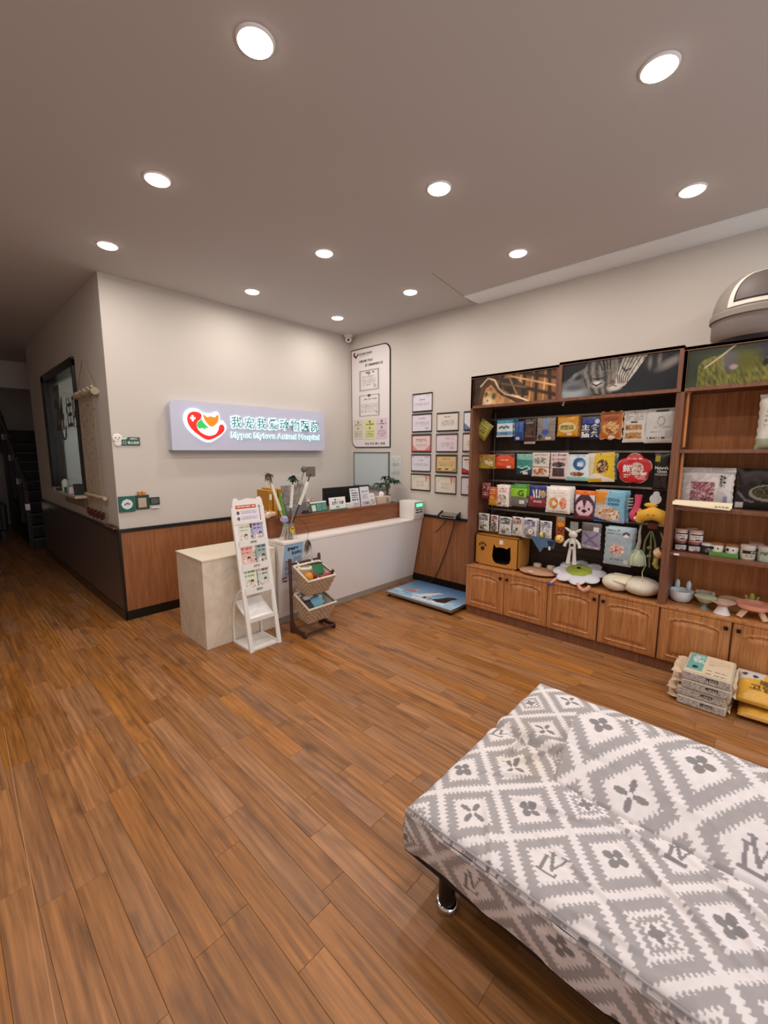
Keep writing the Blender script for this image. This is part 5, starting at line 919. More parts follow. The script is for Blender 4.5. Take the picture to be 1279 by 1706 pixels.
for cb, ya, yb in ((cab1, Y3 - 0.024, Y2 + 0.001), (cab2, Y2 - 0.001, Y1 + 0.024)):
    for z in RAILZ: MB().box((XK - 0.012, yb, z - 0.012), (XK, ya, z + 0.006), 0.002).build('hook_rail', M_metal, cb)
    for z in (1.66, 1.37, 1.1, 0.8, 0.64): MB().box((XK - 0.0035, yb, z - 0.004), (XK, ya, z)).build('groove_strip', mat('groove_dark', '#0d0908', 0.6), cb)
MB().tube([(XK - 0.02, 2.0, 1.86), (XK - 0.02, 2.0, 0.8)], 0.005, 6).build('wire_upright', M_metal, cab1)

# ------------------------------------------------------------------ hanging goods
def hook(y, z, xf):
    cb = cab1 if y > Y2 else cab2; rz = min(RAILZ, key=lambda q: abs(q - z)); MB().tube([(XK - 0.006, y, rz), (XK - 0.03, y, z + 0.004), (xf - 0.012, y, z - 0.006), (xf - 0.018, y, z + 0.004)], 0.0022, 5).build('hook', M_metal, cb)
def bag_geo(w, h, t, layers, nx=34, ny=38, seed=1, outline=None, crimp=0.002):
    """pillow pouch in local axes: x depth (front -x), y left->right as -y, z up, origin top centre"""
    mb = MB(); U, V = np.meshgrid(np.linspace(0, 1, nx), np.linspace(0, 1, ny)); col = paint(U, V, layers, w / h, seed)
    a, b = 2 * U - 1, 2 * V - 1; bulge = t * (np.clip((1 - a ** 4) * (1 - b ** 4), 0, 1)) ** 0.7; wr = 0.0035 * (vnoise(U * 6, V * 5, seed) - .5) + 0.002 * (vnoise(U * 15, V * 13, seed + 5) - .5); bulge = bulge + wr * (bulge > 0.001)
    ww = w * (1 - 0.03 * np.cos(b * PI / 2) ** 2); 
    if outline is None: Y = -a * ww / 2 + crimp * np.sin(V * 40) * (np.abs(a) > .98); Z = (V - 1) * h
    else:
        r = np.array([[outline(math.atan2(b[j, i], a[j, i])) for i in range(nx)] for j in range(ny)]); mx = np.maximum(np.abs(a), np.abs(b)); ang = np.arctan2(b, a); ca, sa = np.cos(ang), np.sin(ang)
        Yn, Zn = mx * r * ca, mx * r * sa; Y = -Yn * w / 2; Z = (Zn - 1) * h / 2; col = paint((Yn + 1) / 2, (Zn + 1) / 2, layers, w / h, seed); bulge = t * np.clip(1 - mx ** 4, 0, 1) ** 0.7
    n = nx * ny; fr = np.stack([-bulge, Y, Z], -1).reshape(-1, 3); bk = np.stack([bulge * 0.8, Y, Z], -1).reshape(-1, 3)
    fs = [(j * nx + i, j * nx + i + 1, (j + 1) * nx + i + 1, (j + 1) * nx + i) for j in range(ny - 1) for i in range(nx - 1)]
    mb.raw(fr.tolist(), fs, col.reshape(-1, 3).tolist()); base = col.reshape(-1, 3)
    mb.raw(bk.tolist(), [tuple(reversed(f)) for f in fs], base.tolist()); return mb
BAGS = {}
def bag(key, lab, x0, y0, x1, y1, X, layers, t=0.014, tilt=0.0, texts=(), outline=None, seed=None, cat='pet treat', group='treat bags on the hooks', behind=None, name='treat_pouch', m=None, hk=True):
    xm, ym = (x0 + x1) / 2, (y0 + y1) / 2; w = onx(x0, ym, X).y - onx(x1, ym, X).y; zt, zb = onx(xm, y0, X).z, onx(xm, y1, X).z; h = zt - zb; yc = onx(xm, ym, X).y
    s = seed if seed is not None else (len(BAGS) * 7 + 3)
    o = bag_geo(w, h, t, layers, seed=s, outline=outline).build(name, m or M_gloss, None, origin=(0, 0, 0), smooth=60); ORIG[o.name] = Vector((X, yc, zt)); o.location = (X, yc, zt)
    tag(o, lab, cat, group)
    if tilt: o.rotation_euler = (tilt, 0, 0)
    for body, a, b, tw, th, mm in texts: lettering(o, body, (-t - 0.003, w / 2 - a * w, (b - 1) * h), UY, UZ, tw * w, th * h, mm, 0.02, local=True)
    if hk: hook(yc, zt - 0.01, X)
    BAGS[key] = o
    if behind:
        c = o.copy(); COL.objects.link(c); c['label'] = behind[0]; c.location = (X + behind[1], yc + behind[2], zt + behind[3]); ORIG[c.name] = c.location.copy()
    return o
XA = 3.45
W_, K_ = M_white_ink, M_ink
bag('1a', 'small yellow-green pouch hanging cornerwise at the top left hook', 801, 703, 824, 733, XA, [('base', '#8e8a34'), ('r', .15, .2, .85, .8, '#b3ab52'), ('t', .2, .3, .8, .7, '#4c4a22', 3)], tilt=0.6)
bag('1b', 'sky blue and white pouch in the top row', 827, 699, 854, 728, XA, [('base', '#dfe6ea'), ('r', 0, .78, 1, 1, '#3f8fae'), ('r', 0, .1, 1, .32, '#6f9fc4'), ('e', .5, .55, .36, .16, '#c9d6de'), ('l', [(.2, .5), (.35, .6), (.5, .5), (.65, .6), (.8, .52)], .04, '#2a3b4c'), ('t', .25, .14, .7, .28, '#2e527c', 2)], behind=('grey-blue pouch directly behind the sky blue pouch', 0.03, -0.03, 0.006))
bag('1c', 'slim navy blue pouch with pale characters in the top row', 857, 701, 873, 734, XA, [('base', '#27427c'), ('r', .15, .45, .4, .85, '#3f63a4'), ('r', .55, .42, .9, .9, '#3f63a4'), ('r', .2, .05, .6, .18, '#c9d3dc')])
bag('1d', 'dark chocolate brown pouch in the top row', 873, 697, 893, 740, XA, [('base', '#3a2620'), ('t', .1, .78, .8, .86, '#9a8a7e', 1), ('ne', .5, .45, .4, .2, ['#3a2620', '#6a4636', '#54372b'], 7), ('r', .05, .02, .95, .1, '#b9b1a8'), ('t', .1, .25, .9, .32, '#8a766a', 1)])
bag('1e', 'taupe pouch with blue label in the top row', 894, 695, 925, 734, XA, [('base', '#8a8078'), ('r', .38, .55, .68, .95, '#7d8fb0'), ('e', .5, .36, .2, .12, '#3b5aa0'), ('r', .5, .04, .8, .15, '#d9d4cc'), ('ne', .2, .15, .14, .1, ['#5a4f48', '#3e3631'], 8)])
bag('1f', 'amber orange square pack with dark sticks picture', 928, 692, 963, 727, XA, [('base', '#d99422'), ('t', .08, .82, .5, .95, '#7a4d12', 2), ('e', .5, .42, .42, .25, '#dfcf9a'), ('n', .16, .3, .84, .52, ['#6b6a30', '#c9b458', '#8d8440'], 16), ('r', .5, .04, .74, .14, '#ece6da')], t=0.02, behind=('second amber pack directly behind the amber orange pack', 0.03, -0.012, -0.004))
bag('1g', 'navy pouch with large white characters in the top row', 967, 692, 1001, 732, XA, [('base', '#20264a'), ('r', 0, .8, 1, 1, '#34363f'), ('r', .08, .66, .8, .86, '#2c3f9a'), ('e', .82, .74, .12, .1, '#c3c9dc')], texts=(('主食\n猫条', .06, .08, .9, .55, W_),))
bag('1h', 'orange shaped pouch with wavy outline in the top row', 998, 684, 1038, 733, XA, [('base', '#e3b98c'), ('r', .06, .06, .94, .95, '#b5622c'), ('ne', .5, .42, .36, .26, ['#d9a25a', '#c47a3a', '#e6c48a', '#9a4f22'], 9), ('e', .5, .72, .3, .1, '#9a4a22'), ('r', .42, .06, .68, .14, '#e9e2d6')], outline=lambda a: min(1.0 / max(abs(math.cos(a)), abs(math.sin(a))), 1.28) * (0.95 + 0.05 * math.cos(8 * a)))
bag('1i', 'white pouch with brown window picture in the top row', 1038, 684, 1075, 737, XA, [('base', '#dcd6ce'), ('t', .1, .68, .9, .93, '#8d867d', 5), ('n', .12, .12, .85, .56, ['#c08a4e', '#a8703a', '#d3b386', '#8a5a30'], 8), ('r', .35, .6, .65, .65, '#3a3530'), ('r', .1, .3, .85, .38, '#d9cdb9')], behind=('second white window pouch behind the first in the top row', 0.03, -0.014, 0.004))
bag('1j', 'largest white pouch with round emblem at the right of the top row', 1074, 681, 1124, 738, XA, [('base', '#d8d6d3'), ('r', .35, .9, .78, .97, '#2a2528'), ('e', .55, .64, .13, .14, '#8f8c8a'), ('e', .55, .64, .1, .11, '#d8d6d3'), ('t', .3, .44, .85, .49, '#9a9794', 1), ('t', .15, .28, .55, .36, '#6d6a68', 1), ('t', .12, .1, .72, .18, '#3a3837', 1), ('e', .82, .25, .12, .12, '#c3c1be')], t=0.02, behind=('second largest white pouch just behind the round emblem pouch', 0.03, -0.01, 0.006))
# second row
bag('2a', 'olive gold pouch at the left of the second row', 796, 757, 825, 781, XA, [('base', '#9a7a34'), ('r', 0, .8, 1, 1, '#a86a22'), ('n', .1, .2, .9, .75, ['#b39a5a', '#8a7440', '#d3c08a'], 6), ('r', .1, .03, .7, .18, '#b8b02c')])
bag('2b', 'wide orange-red pack in the second row', 825, 755, 857, 781, XA, [('base', '#cf4a1e'), ('r', 0, .74, 1, 1, '#6d3038'), ('e', .5, .55, .48, .34, '#d9562a'), ('t', .3, .5, .7, .62, '#f0c9b0', 1), ('r', .62, .03, .82, .2, '#e6ded4')])
bag('2c', 'teal pouch with pale swirls in the second row', 860, 756, 887, 791, XA, [('base', '#3d8a80'), ('r', 0, .72, 1, 1, '#7fb5a8'), ('r', 0, 0, 1, .3, '#1f3f4e'), ('l', [(.1, .4), (.4, .3), (.7, .42), (.9, .3), (.6, .2), (.3, .12)], .03, '#bfd9d2'), ('r', .45, .02, .75, .14, '#dfe3e0')])
bag('2d', 'cream pouch with animal picture in the second row', 886, 754, 915, 794, XA, [('base', '#ded2c4'), ('t', .1, .84, .9, .94, '#a06a5a', 1), ('r', .02, .38, .98, .42, '#3a3634'), ('ne', .5, .66, .4, .14, ['#ded2c4', '#9aa09a', '#7a7f7c'], 8), ('ne', .5, .22, .4, .14, ['#ded2c4', '#c98a5a', '#a0603c'], 8)])
bag('2e', 'pinkish pouch with dark window in the second row', 916, 754, 946, 798, XA, [('base', '#d9c3c0'), ('t', .15, .86, .9, .94, '#5a4a4c', 1), ('t', .15, .7, .85, .78, '#a8504e', 1), ('ne', .5, .55, .38, .1, ['#3a3032', '#6a585a'], 8), ('r', .18, .1, .84, .42, '#4a3a3e')])
bag('2f', 'white and aqua pouch with blue letter in the second row', 943, 757, 981, 801, XA, [('base', '#dbe6e6'), ('r', 0, 0, 1, .16, '#8fc9bd'), ('t', .1, .9, .9, .97, '#3f6a8a', 1), ('e', .58, .64, .28, .24, '#2f5f96'), ('e', .66, .64, .16, .13, '#7fa6c4'), ('r', .5, .56, .74, .68, '#dfe3ea'), ('ne', .5, .26, .32, .09, ['#8a5a44', '#b98a6a', '#6a4030'], 10)])
bag('2g2', 'steel blue pouch half hidden behind the yellow pouch', 1004, 755, 1029, 799, XA + 0.03, [('base', '#55707e'), ('r', 0, .8, 1, 1, '#8a9a78'), ('t', .2, .2, .9, .7, '#8fa3ab', 5)], hk=False)
bag('2g', 'yellow pouch with puppy photo in the second row', 978, 754, 1022, 803, XA, [('base', '#ddb62c'), ('p', [(0, 0), (0, 1), (.3, 1), (.12, 0)], '#dcd3bc'), ('p', [(.34, .88), (.95, .8), (.8, .2), (.28, .3)], '#e6c21e'), ('ne', .55, .52, .24, .24, ['#5a3a24', '#d9b98a', '#8a6238', '#3a2a1e'], 7), ('p', [(0, .2), (.3, .32), (.9, .1), (1, .02), (.6, .02), (0, .08)], '#e9e4d9'), ('r', 0, 0, .5, .12, '#d9a81e')], tilt=-0.06)
bag('2h', 'red five-petal flower shaped pouch', 1026, 755, 1086, 807, XA, [('base', '#efd9d2'), ('ne', .5, .5, .485, .485, ['#c4252b', '#c92c30', '#bd2228'], 3), ('e', .57, .5, .2, .2, '#e6c9c0'), ('ne', .57, .5, .18, .18, ['#d9c3b0', '#b98a7a', '#efe6dc', '#a06a5a'], 12), ('t', .3, .78, .72, .86, '#f0d9d0', 1), ('r', .7, .3, .86, .4, '#ecdcd8'), ('t', .2, .2, .42, .34, '#efc9c0', 2), ('t', .56, .16, .82, .28, '#efc9c0', 2)], outline=lambda a: 0.84 + 0.16 * abs(math.cos(2.5 * (a - PI / 2))) ** 0.7, texts=(('鲜', .2, .38, .2, .26, W_),), t=0.016)
bag('2i', 'tall black pouch with white script at the right of the second row', 1088, 755, 1116, 816, XA, [('base', '#1a1714'), ('r', .08, .78, .38, .93, '#b09a1e'), ('r', .12, .38, .9, .44, '#8a8682'), ('n', .1, .05, .9, .34, ['#241d1a', '#38302c', '#17120f'], 6)], texts=(("Nature's", .12, .56, .78, .09, W_), ('Closet', .25, .47, .6, .07, W_)))
# third row
bag('3a', 'maroon pouch at the left of the third row', 802, 804, 817, 831, XA, [('base', '#7a3038'), ('ne', .5, .7, .4, .2, ['#b99a90', '#7a3038', '#5a2028'], 6), ('t', .2, .2, .8, .45, '#c9a49a', 2)])
bag('3b', 'orange and gold slim pouch in the third row', 814, 811, 828, 842, XA - 0.012, [('base', '#b3521e'), ('r', 0, 0, 1, .35, '#b98a2c'), ('t', .2, .6, .8, .9, '#e0b48a', 3), ('ne', .5, .4, .3, .15, ['#e0a45a', '#c4702c'], 6)])
bag('3c', 'white pouch with red rounded lettering in the third row', 827, 808, 848, 844, XA, [('base', '#e6ddd4'), ('t', .25, .66, .85, .86, '#d0484a', 2), ('ne', .5, .35, .4, .2, ['#c4a48a', '#e6ddd4', '#6a5a50'], 9), ('ne', .5, .12, .36, .08, ['#a0503a', '#e6ddd4'], 9)], behind=('second white pouch behind the red lettering pouch', 0.028, -0.014, 0.004))
bag('3d', 'lime green and grey pouch with large letter in the third row', 850, 808, 877, 844, XA, [('base', '#6f6a66'), ('r', 0, .46, 1, .84, '#8fc02a'), ('r', 0, .84, 1, 1, '#3f8a2c'), ('r', .6, .14, .9, .3, '#dedad4')], texts=(('G', .5, .5, .36, .28, mat('ink_forest', '#1f5a1e', .6)),), behind=('copper topped pouch behind the lime green pouch', 0.028, -0.02, 0.01))
bag('3e', 'blue and red pouch with white stripes in the third row', 881, 808, 912, 845, XA, [('base', '#8a2f3c'), ('r', 0, .4, 1, 1, '#2c3676'), ('l', [(.25, .75), (.32, .45)], .04, '#e9e2da'), ('l', [(.42, .78), (.45, .45)], .04, '#e9e2da'), ('l', [(.6, .75), (.58, .45)], .04, '#d9c3a0'), ('ne', .78, .6, .16, .16, ['#c98a5a', '#8fa05a', '#d9c3a0'], 8), ('e', .15, .42, .1, .08, '#d05a5a')], texts=(('DUCK', .3, .22, .45, .09, W_),))
bag('3f', 'large white pouch with orange shrimp picture in the third row', 909, 811, 950, 855, XA - 0.01, [('base', '#e9e2da'), ('t', .2, .76, .85, .88, '#cfa88a', 2), ('ne', .35, .38, .2, .22, ['#d98a2c', '#e0a858', '#c4702a'], 8), ('e', .37, .38, .09, .09, '#e9e2da'), ('ne', .74, .4, .14, .22, ['#c4482c', '#d9724a', '#e0a088'], 9), ('t', .1, .05, .9, .1, '#8a8078', 1)], t=0.02, behind=('second shrimp pouch tucked behind the large white shrimp pouch', 0.03, -0.02, 0.008))
bag('3g', 'dark purple pouch with dog face and orange header', 956, 817, 992, 866, XA, [('base', '#4a2d3c'), ('r', 0, .84, 1, 1, '#d9661c'), ('p', [(.04, .84), (.04, .6), (.28, .84)], '#dccfd2'), ('p', [(.96, .84), (.96, .6), (.72, .84)], '#dccfd2'), ('ne', .5, .4, .4, .28, ['#e0c3cb', '#dcbac4'], 3), ('p', [(.38, .72), (.62, .72), (.5, .36)], '#4a2d3c'), ('e', .5, .3, .12, .06, '#241a1e'), ('e', .28, .38, .05, .05, '#241a1e'), ('e', .72, .38, .05, .05, '#241a1e'), ('r', .18, .06, .82, .14, '#8a2a3a')])
bag('3h', 'light blue dog food pouch with orange corner in the third row', 990, 817, 1041, 870, XA - 0.005, [('base', '#7fb6cc'), ('p', [(0, 1), (.42, 1), (.34, .55), (0, .6)], '#d98a2c'), ('p', [(0, .5), (.4, .55), (.8, .35), (.85, .05), (0, .02)], '#c9b8a8'), ('ne', .5, .26, .36, .2, ['#c98a4a', '#d9c3b0', '#a0603c', '#e6d6c6'], 9), ('p', [(0, .14), (.6, .02), (0, 0)], '#1f3f7a'), ('r', .84, .02, .99, .12, '#a8a4cc')], texts=(('DOG', .46, .66, .36, .11, mat('ink_blue', '#1f5a8a', .6)), ('treats', .44, .55, .36, .08, MATS['ink_blue'])), behind=('second light blue dog food pouch behind the first', 0.03, -0.02, 0.004))
# fourth row: carded toys
CARD = [('4a', 'white carded toy at the left of the fourth row', 797, 855, 815, 884, '#8a8a84'), ('4b', 'slim carded toy with red top in the fourth row', 817, 858, 830, 885, '#a0605a'), ('4c', 'white carded grey toy in the fourth row', 831, 861, 852, 891, '#6d6f70'), ('4d', 'white carded toy with black ears in the fourth row', 853, 861, 871, 893, '#b98a80'), ('4e', 'lilac carded plush bear toy in the fourth row', 870, 864, 894, 897, '#8d88ac'), ('4f', 'white and lilac carded toy with yellow ball', 899, 868, 919, 897, '#a09ab8')]
CART = [[('ne', .5, .3, .4, .24, ['#d6d2cc', '#55524e', '#8a8680'], 6), ('e', .35, .42, .12, .09, '#c3beb8'), ('r', .6, .12, .85, .26, '#e0ddd8')], [('ne', .5, .3, .4, .28, ['#4a4744', '#6d6965', '#93908b'], 7)], [('e', .4, .2, .2, .14, '#6d6f72'), ('e', .42, .36, .13, .1, '#b9b6b2'), ('ne', .75, .24, .18, .18, ['#8a8a7e', '#c9c6c0'], 7)],
        [('p', [(.3, .5), (.45, .38), (.62, .52), (.55, .3), (.4, .28)], '#26231f'), ('e', .7, .22, .2, .13, '#c6c1ba'), ('e', .25, .2, .16, .1, '#8f8a80')], [('ne', .5, .3, .4, .3, ['#8d8a90', '#a6a3a8', '#77747a'], 5), ('e', .6, .36, .17, .13, '#e6dfd2'), ('e', .62, .37, .05, .035, '#2a2624'), ('r', .3, .1, .75, .14, '#5a5860')], [('ne', .5, .45, .4, .18, ['#d6d2cc', '#b3adc6', '#8d86ac'], 7), ('t', .2, .1, .8, .28, '#a09aa8', 2)]]
for i, (k, lab, x0, y0, x1, y1, c) in enumerate(CARD):
    bag(k, lab, x0, y0, x1, y1, XA - 0.004 * i, [('base', '#cfcbc5'), ('r', .1, .62, .9, .92, c), ('n', .12, .64, .88, .86, [c, '#4f4d4b', c, '#d0ccc6'], 9), ('r', .35, .88, .7, .95, '#3a3836')] + CART[i], t=0.012, cat='pet toy', group='carded toys on the lowest hooks', name='carded_toy', behind=(lab.replace('carded', 'second carded', 1) + ', rear one', 0.026, -0.008, 0.004) if k == '4e' else None)
t = thing('yellow_ball_toy', (3.4, 1.4, 0.8), 'small yellow and green plush ball under the lilac card', 'pet toy'); q = onx(903, 891, 3.42)
MB().ell(q, (0.024, 0.024, 0.024)).build('ball', mat('plush_lemon', '#d3c27a', 0.9), t, smooth=60); MB().ell(q + Vector((0.0, -0.014, 0.004)), (0.02, 0.014, 0.022)).build('cap', mat('plush_moss', '#6f7a44', 0.9), t, smooth=60)
q = onx(905, 905, 3.43); t = thing('denim_cloth_toy', q, 'blue denim bandana toy hanging below the cards', 'pet toy')
MB().poly([q + Vector((0, 0.12, 0.05)), q + Vector((-0.02, 0.02, 0.05)), q + Vector((0, -0.1, 0.03)), q + Vector((0, -0.085, -0.035)), q + Vector((-0.02, -0.01, -0.03)), q + Vector((-0.025, 0.015, -0.075))], (-0.012, 0, 0)).build('cloth', mat('denim', '#4d6888', 0.85, var=0.2, vscale=80), t)
MB().poly([q + Vector((-0.012, -0.02, 0.03)), q + Vector((-0.012, -0.09, 0.028)), q + Vector((-0.012, -0.075, -0.02)), q + Vector((-0.012, -0.03, -0.015))], (-0.012, 0, 0)).build('dark_fold', mat('denim_dark', '#252d42', 0.85), t); MB().box(q + Vector((-0.028, -0.07, -0.045)), q + Vector((-0.022, -0.055, -0.015)), 0.001).build('swing_tag', M_plast, t)
q = onx(932, 898, 3.42); t = thing('duck_rope_toy', q, 'yellow duck head toy on an orange patterned card', 'pet toy')
MB().ell(q, (0.034, 0.036, 0.034)).build('head', mat('plush_duck', '#e3b96a', 0.9), t, smooth=60); MB().ell(q + Vector((-0.03, 0.0, -0.004)), (0.014, 0.014, 0.009)).build('beak', mat('plush_beak', '#c9862c', 0.8), t, smooth=60)
MB().ell(q + Vector((-0.026, 0.018, 0.012)), (0.005, 0.005, 0.005), 8, 6).ell(q + Vector((-0.026, -0.018, 0.012)), (0.005, 0.005, 0.005), 8, 6).build('eyes', M_ink, t)
mb = MB(); print_quad(mb, q + Vector((0.004, 0.036, 0.02)), UY, UZ, 0.07, 0.16, [('base', '#b0642a'), ('n', 0, 0, 1, .5, ['#7a3420', '#b0642a', '#5a2418'], 6), ('r', .2, .8, .8, 1, '#8a9a8e'), ('e', .5, .62, .36, .12, '#d98a2c')], 20, 30); mb.poly([q + Vector((0.005, 0.036, 0.02)), q + Vector((0.005, -0.034, 0.02)), q + Vector((0.005, -0.034, 0.18)), q + Vector((0.005, 0.036, 0.18))], (-0.002, 0, 0)); mb.c += [C('#b0642a')] * 8; mb.build('card', M_print, t); hook(q.y, q.z + 0.17, 3.42)
# rabbit doll
q = onx(956, 880, 3.42); t = thing('rabbit_doll', q, 'pale grey long-legged rabbit doll hanging from a hook', 'plush toy'); M_rab = mat('plush_grey', '#cfc8c0', 0.9, var=0.08, vscale=60)
zc = q.z; MB().ell((3.41, q.y, zc - 0.05), (0.026, 0.034, 0.03)).build('head', M_rab, t, smooth=60); MB().tube([(3.415, q.y, zc - 0.07), (3.415, q.y, zc - 0.11), (3.415, q.y, zc - 0.165)], [0.018, 0.028, 0.026], 12).build('torso', M_rab, t, smooth=60)
for s in (-1, 1):
    MB().tube([(3.41, q.y + s * 0.02, zc - 0.03), (3.405, q.y + s * 0.045, zc - 0.012), (3.4, q.y + s * 0.06, zc + 0.0)], [0.01, 0.011, 0.006], 8).build('ear', M_rab, t, smooth=60)
    MB().tube([(3.41, q.y + s * 0.022, zc - 0.09), (3.405, q.y + s * 0.05, zc - 0.12), (3.4, q.y + s * 0.058, zc - 0.15)], [0.011, 0.012, 0.013], 8).build('arm', M_rab, t, smooth=60)
    MB().tube([(3.41, q.y + s * 0.014, zc - 0.16), (3.405, q.y + s * 0.02, zc - 0.22), (3.4, q.y + s * 0.024, zc - 0.285)], [0.013, 0.014, 0.018], 8).build('leg', M_rab, t, smooth=60)
MB().box((3.384, q.y - 0.014, zc - 0.14), (3.392, q.y + 0.008, zc - 0.12), 0.002).build('patch', M_dkmetal, t); MB().box((3.42, q.y - 0.03, zc - 0.03), (3.424, q.y + 0.03, zc + 0.05), 0.001).build('header_card', mat('card_grey', '#8a8680', 0.6), t); hook(q.y, zc + 0.045, 3.42)
bag('4j', 'clear pouch of purple and white rope toy in the fourth row', 968, 871, 1001, 915, XA - 0.02, [('base', '#8f8796'), ('r', 0, .7, 1, 1, '#5a5654'), ('l', [(.2, .6), (.5, .35), (.85, .15)], .05, '#6d5a8a'), ('l', [(.85, .6), (.5, .4), (.2, .2)], .05, '#6d5a8a'), ('l', [(.1, .12), (.9, .06)], .03, '#d9d3da'), ('r', .62, .68, .9, .84, '#d9d9d4')], cat='pet toy')
bag('4k', 'large grey-blue pouch with chicken roll picture in the fourth row', 1006, 879, 1053, 942, XA - 0.03, [('base', '#9fb0b8'), ('t', .08, .8, .55, .95, '#5a6a74', 3), ('e', .77, .83, .13, .07, '#35353a'), ('e', .77, .8, .1, .04, '#e6e0dc'), ('ne', .48, .42, .28, .15, ['#c98a80', '#efe3da', '#a05a54', '#d9b0a4'], 9), ('t', .25, .13, .72, .2, '#3a3a3c', 1), ('r', .74, .08, .92, .18, '#d3d6d6')], t=0.02, behind=('second grey-blue pouch behind the chicken roll pouch', 0.03, -0.014, 0.006))
# pink lobster and yellow plush
q = onx(1058, 858, 3.42); t = thing('pink_lobster_toy', q, 'pink plush toy on a striped card in the third row', 'plush toy'); M_pk = mat('plush_pink', '#c9486a', 0.85, var=0.15, vscale=40)
MB().ell(q, (0.03, 0.04, 0.048)).build('body', M_pk, t, smooth=60); MB().tube([q + Vector((0, 0, 0.03)), q + Vector((0, -0.01, 0.09)), q + Vector((0, -0.012, 0.145))], [0.024, 0.02, 0.026], 10).build('tail', M_pk, t, smooth=60); MB().ell(q + Vector((-0.024, -0.01, -0.02)), (0.012, 0.016, 0.014), 10, 8).build('label_patch', mat('plush_blush', '#e6c0c4', 0.9), t, smooth=60)
MB().ell(q + Vector((-0.026, -0.008, 0.012)), (0.006, 0.006, 0.012), 8, 6).build('eye', M_ink, t)
for k in range(4): MB().tube([q + Vector((0, 0.055, 0.045 + k * 0.022)), q + Vector((0, 0.02, 0.05 + k * 0.022))], 0.007, 6).build('stripe', mat('stripe_grey', '#8d8a86', 0.7), t)
hook(q.y - 0.01, q.z + 0.15, 3.42)
q = onx(1088, 860, 3.41); t = thing('yellow_plush_toy', q, 'yellow crescent plush animal with sleepy face in the third row', 'plush toy'); M_yl = mat('plush_yellow', '#d9a53a', 0.9, var=0.12, vscale=50)
MB().tube([q + Vector((0, 0.085, -0.045)), q + Vector((-0.01, 0.07, -0.005)), q + Vector((-0.015, 0.0, 0.022)), q + Vector((-0.01, -0.06, -0.0)), q + Vector((0, -0.08, -0.045))], [0.026, 0.04, 0.048, 0.044, 0.03], 14).build('body', M_yl, t, smooth=70); MB().ell(q + Vector((0, 0.02, 0.075)), (0.016, 0.042, 0.018)).build('tuft', M_yl, t, smooth=60)
for s in (-1, 1): MB().ell(q + Vector((0, s * 0.085, 0.03)), (0.012, 0.018, 0.018), 10, 8).build('ear', mat('plush_tan', '#b98a5a', 0.9), t, smooth=60); MB().ell(q + Vector((-0.062, 0.005 + s * 0.016, 0.014)), (0.003, 0.004, 0.004), 8, 6).build('eye', M_ink, t)
MB().box(q + Vector((0.004, -0.03, -0.09)), q + Vector((0.014, 0.03, -0.05)), 0.002).build('red_tag', mat('tag_maroon', '#6d2a20', 0.7), t); MB().lathe(q + Vector((-0.004, -0.005, 0.12)), [(0.0001, 0.004), (0.036, 0.004), (0.036, 0)], 20, M=Matrix.Rotation(-PI / 2, 3, 'Y')).build('hang_tag', mat('tag_pale', '#c3c3c6', 0.5), t); MB().lathe(q + Vector((-0.004, -0.008, 0.155)), [(0.0001, 0.003), (0.02, 0.003), (0.02, 0)], 16, M=Matrix.Rotation(-PI / 2, 3, 'Y')).build('hang_tag_top', MATS['tag_pale'], t); hook(q.y - 0.008, q.z + 0.165, 3.42)
# rope toys at the right end of the lowest row
M_rope = mat('rope_green', '#6a7048', 0.85, var=0.2, vscale=80); M_mint = mat('bell_mint', '#aeb89c', 0.5)
q = onx(1062, 925, 3.42); t = thing('bell_rope_toy', q, 'mint caged ball toy on a braided rope', 'pet toy')
MB().lathe(q + Vector((0, 0, -0.02)), [(0.05, -0.05), (0.056, -0.03), (0.045, 0.02), (0.022, 0.045), (0.018, 0.06)], 14).build('ball', M_mint, t, smooth=30)
for k in range(7): a = k * 2 * PI / 7; MB().tube([q + Vector((0.02 * math.cos(a), 0.02 * math.sin(a), 0.04)), q + Vector((0.05 * math.cos(a), 0.05 * math.sin(a), 0.0)), q + Vector((0.06 * math.cos(a), 0.06 * math.sin(a), -0.068))], 0.004, 5).build('cage_strand', mat('strand_pale', '#b9bfa2', 0.7), t)
MB().tube([q + Vector((0, 0.006, 0.04)), q + Vector((0, -0.004, 0.1)), q + Vector((0.0, 0.0, 0.17)), q + Vector((0.01, -0.004, 0.22))], [0.016, 0.012, 0.008, 0.006], 8).build('rope', mat('rope_grey', '#9c9a88', 0.8, var=0.3, vscale=90), t); hook(q.y, q.z + 0.215, 3.42)
q = onx(1082, 915, 3.43); t = thing('green_rope_toy', q, 'green knotted rope tug toy at the end of the hooks', 'pet toy')
for k, dy in enumerate((0.03, -0.005, -0.03)): MB().tube([q + Vector((0.0, dy * .2, 0.13)), q + Vector((-0.01, dy, 0.06)), q + Vector((0, dy * 1.2, 0.0)), q + Vector((-0.005, dy, -0.07)), q + Vector((0, dy * 1.4, -0.13))], [0.005, 0.006, 0.009, 0.006, 0.007], 8).build('strand', M_rope, t, smooth=60)
for k, z in enumerate((0.01, -0.05)): MB().ell(q + Vector((-0.008, 0.0, z)), (0.014, 0.018, 0.014), 10, 8).build('knot', M_rope, t, smooth=60)
MB().tube([q + Vector((0, 0.02, -0.13)), q + Vector((-0.02, 0.03, -0.17)), q + Vector((-0.04, 0.02, -0.21)), q + Vector((-0.05, 0.03, -0.25))], 0.003, 6).build('loose_end', mat('rope_cream', '#d9cba8', 0.85), t); hook(q.y, q.z + 0.13, 3.43)
q = onx(1101, 920, 3.42); t = thing('peach_cup_toy', q, 'peach round cup toy on a cord beside the cabinet divider', 'pet toy')
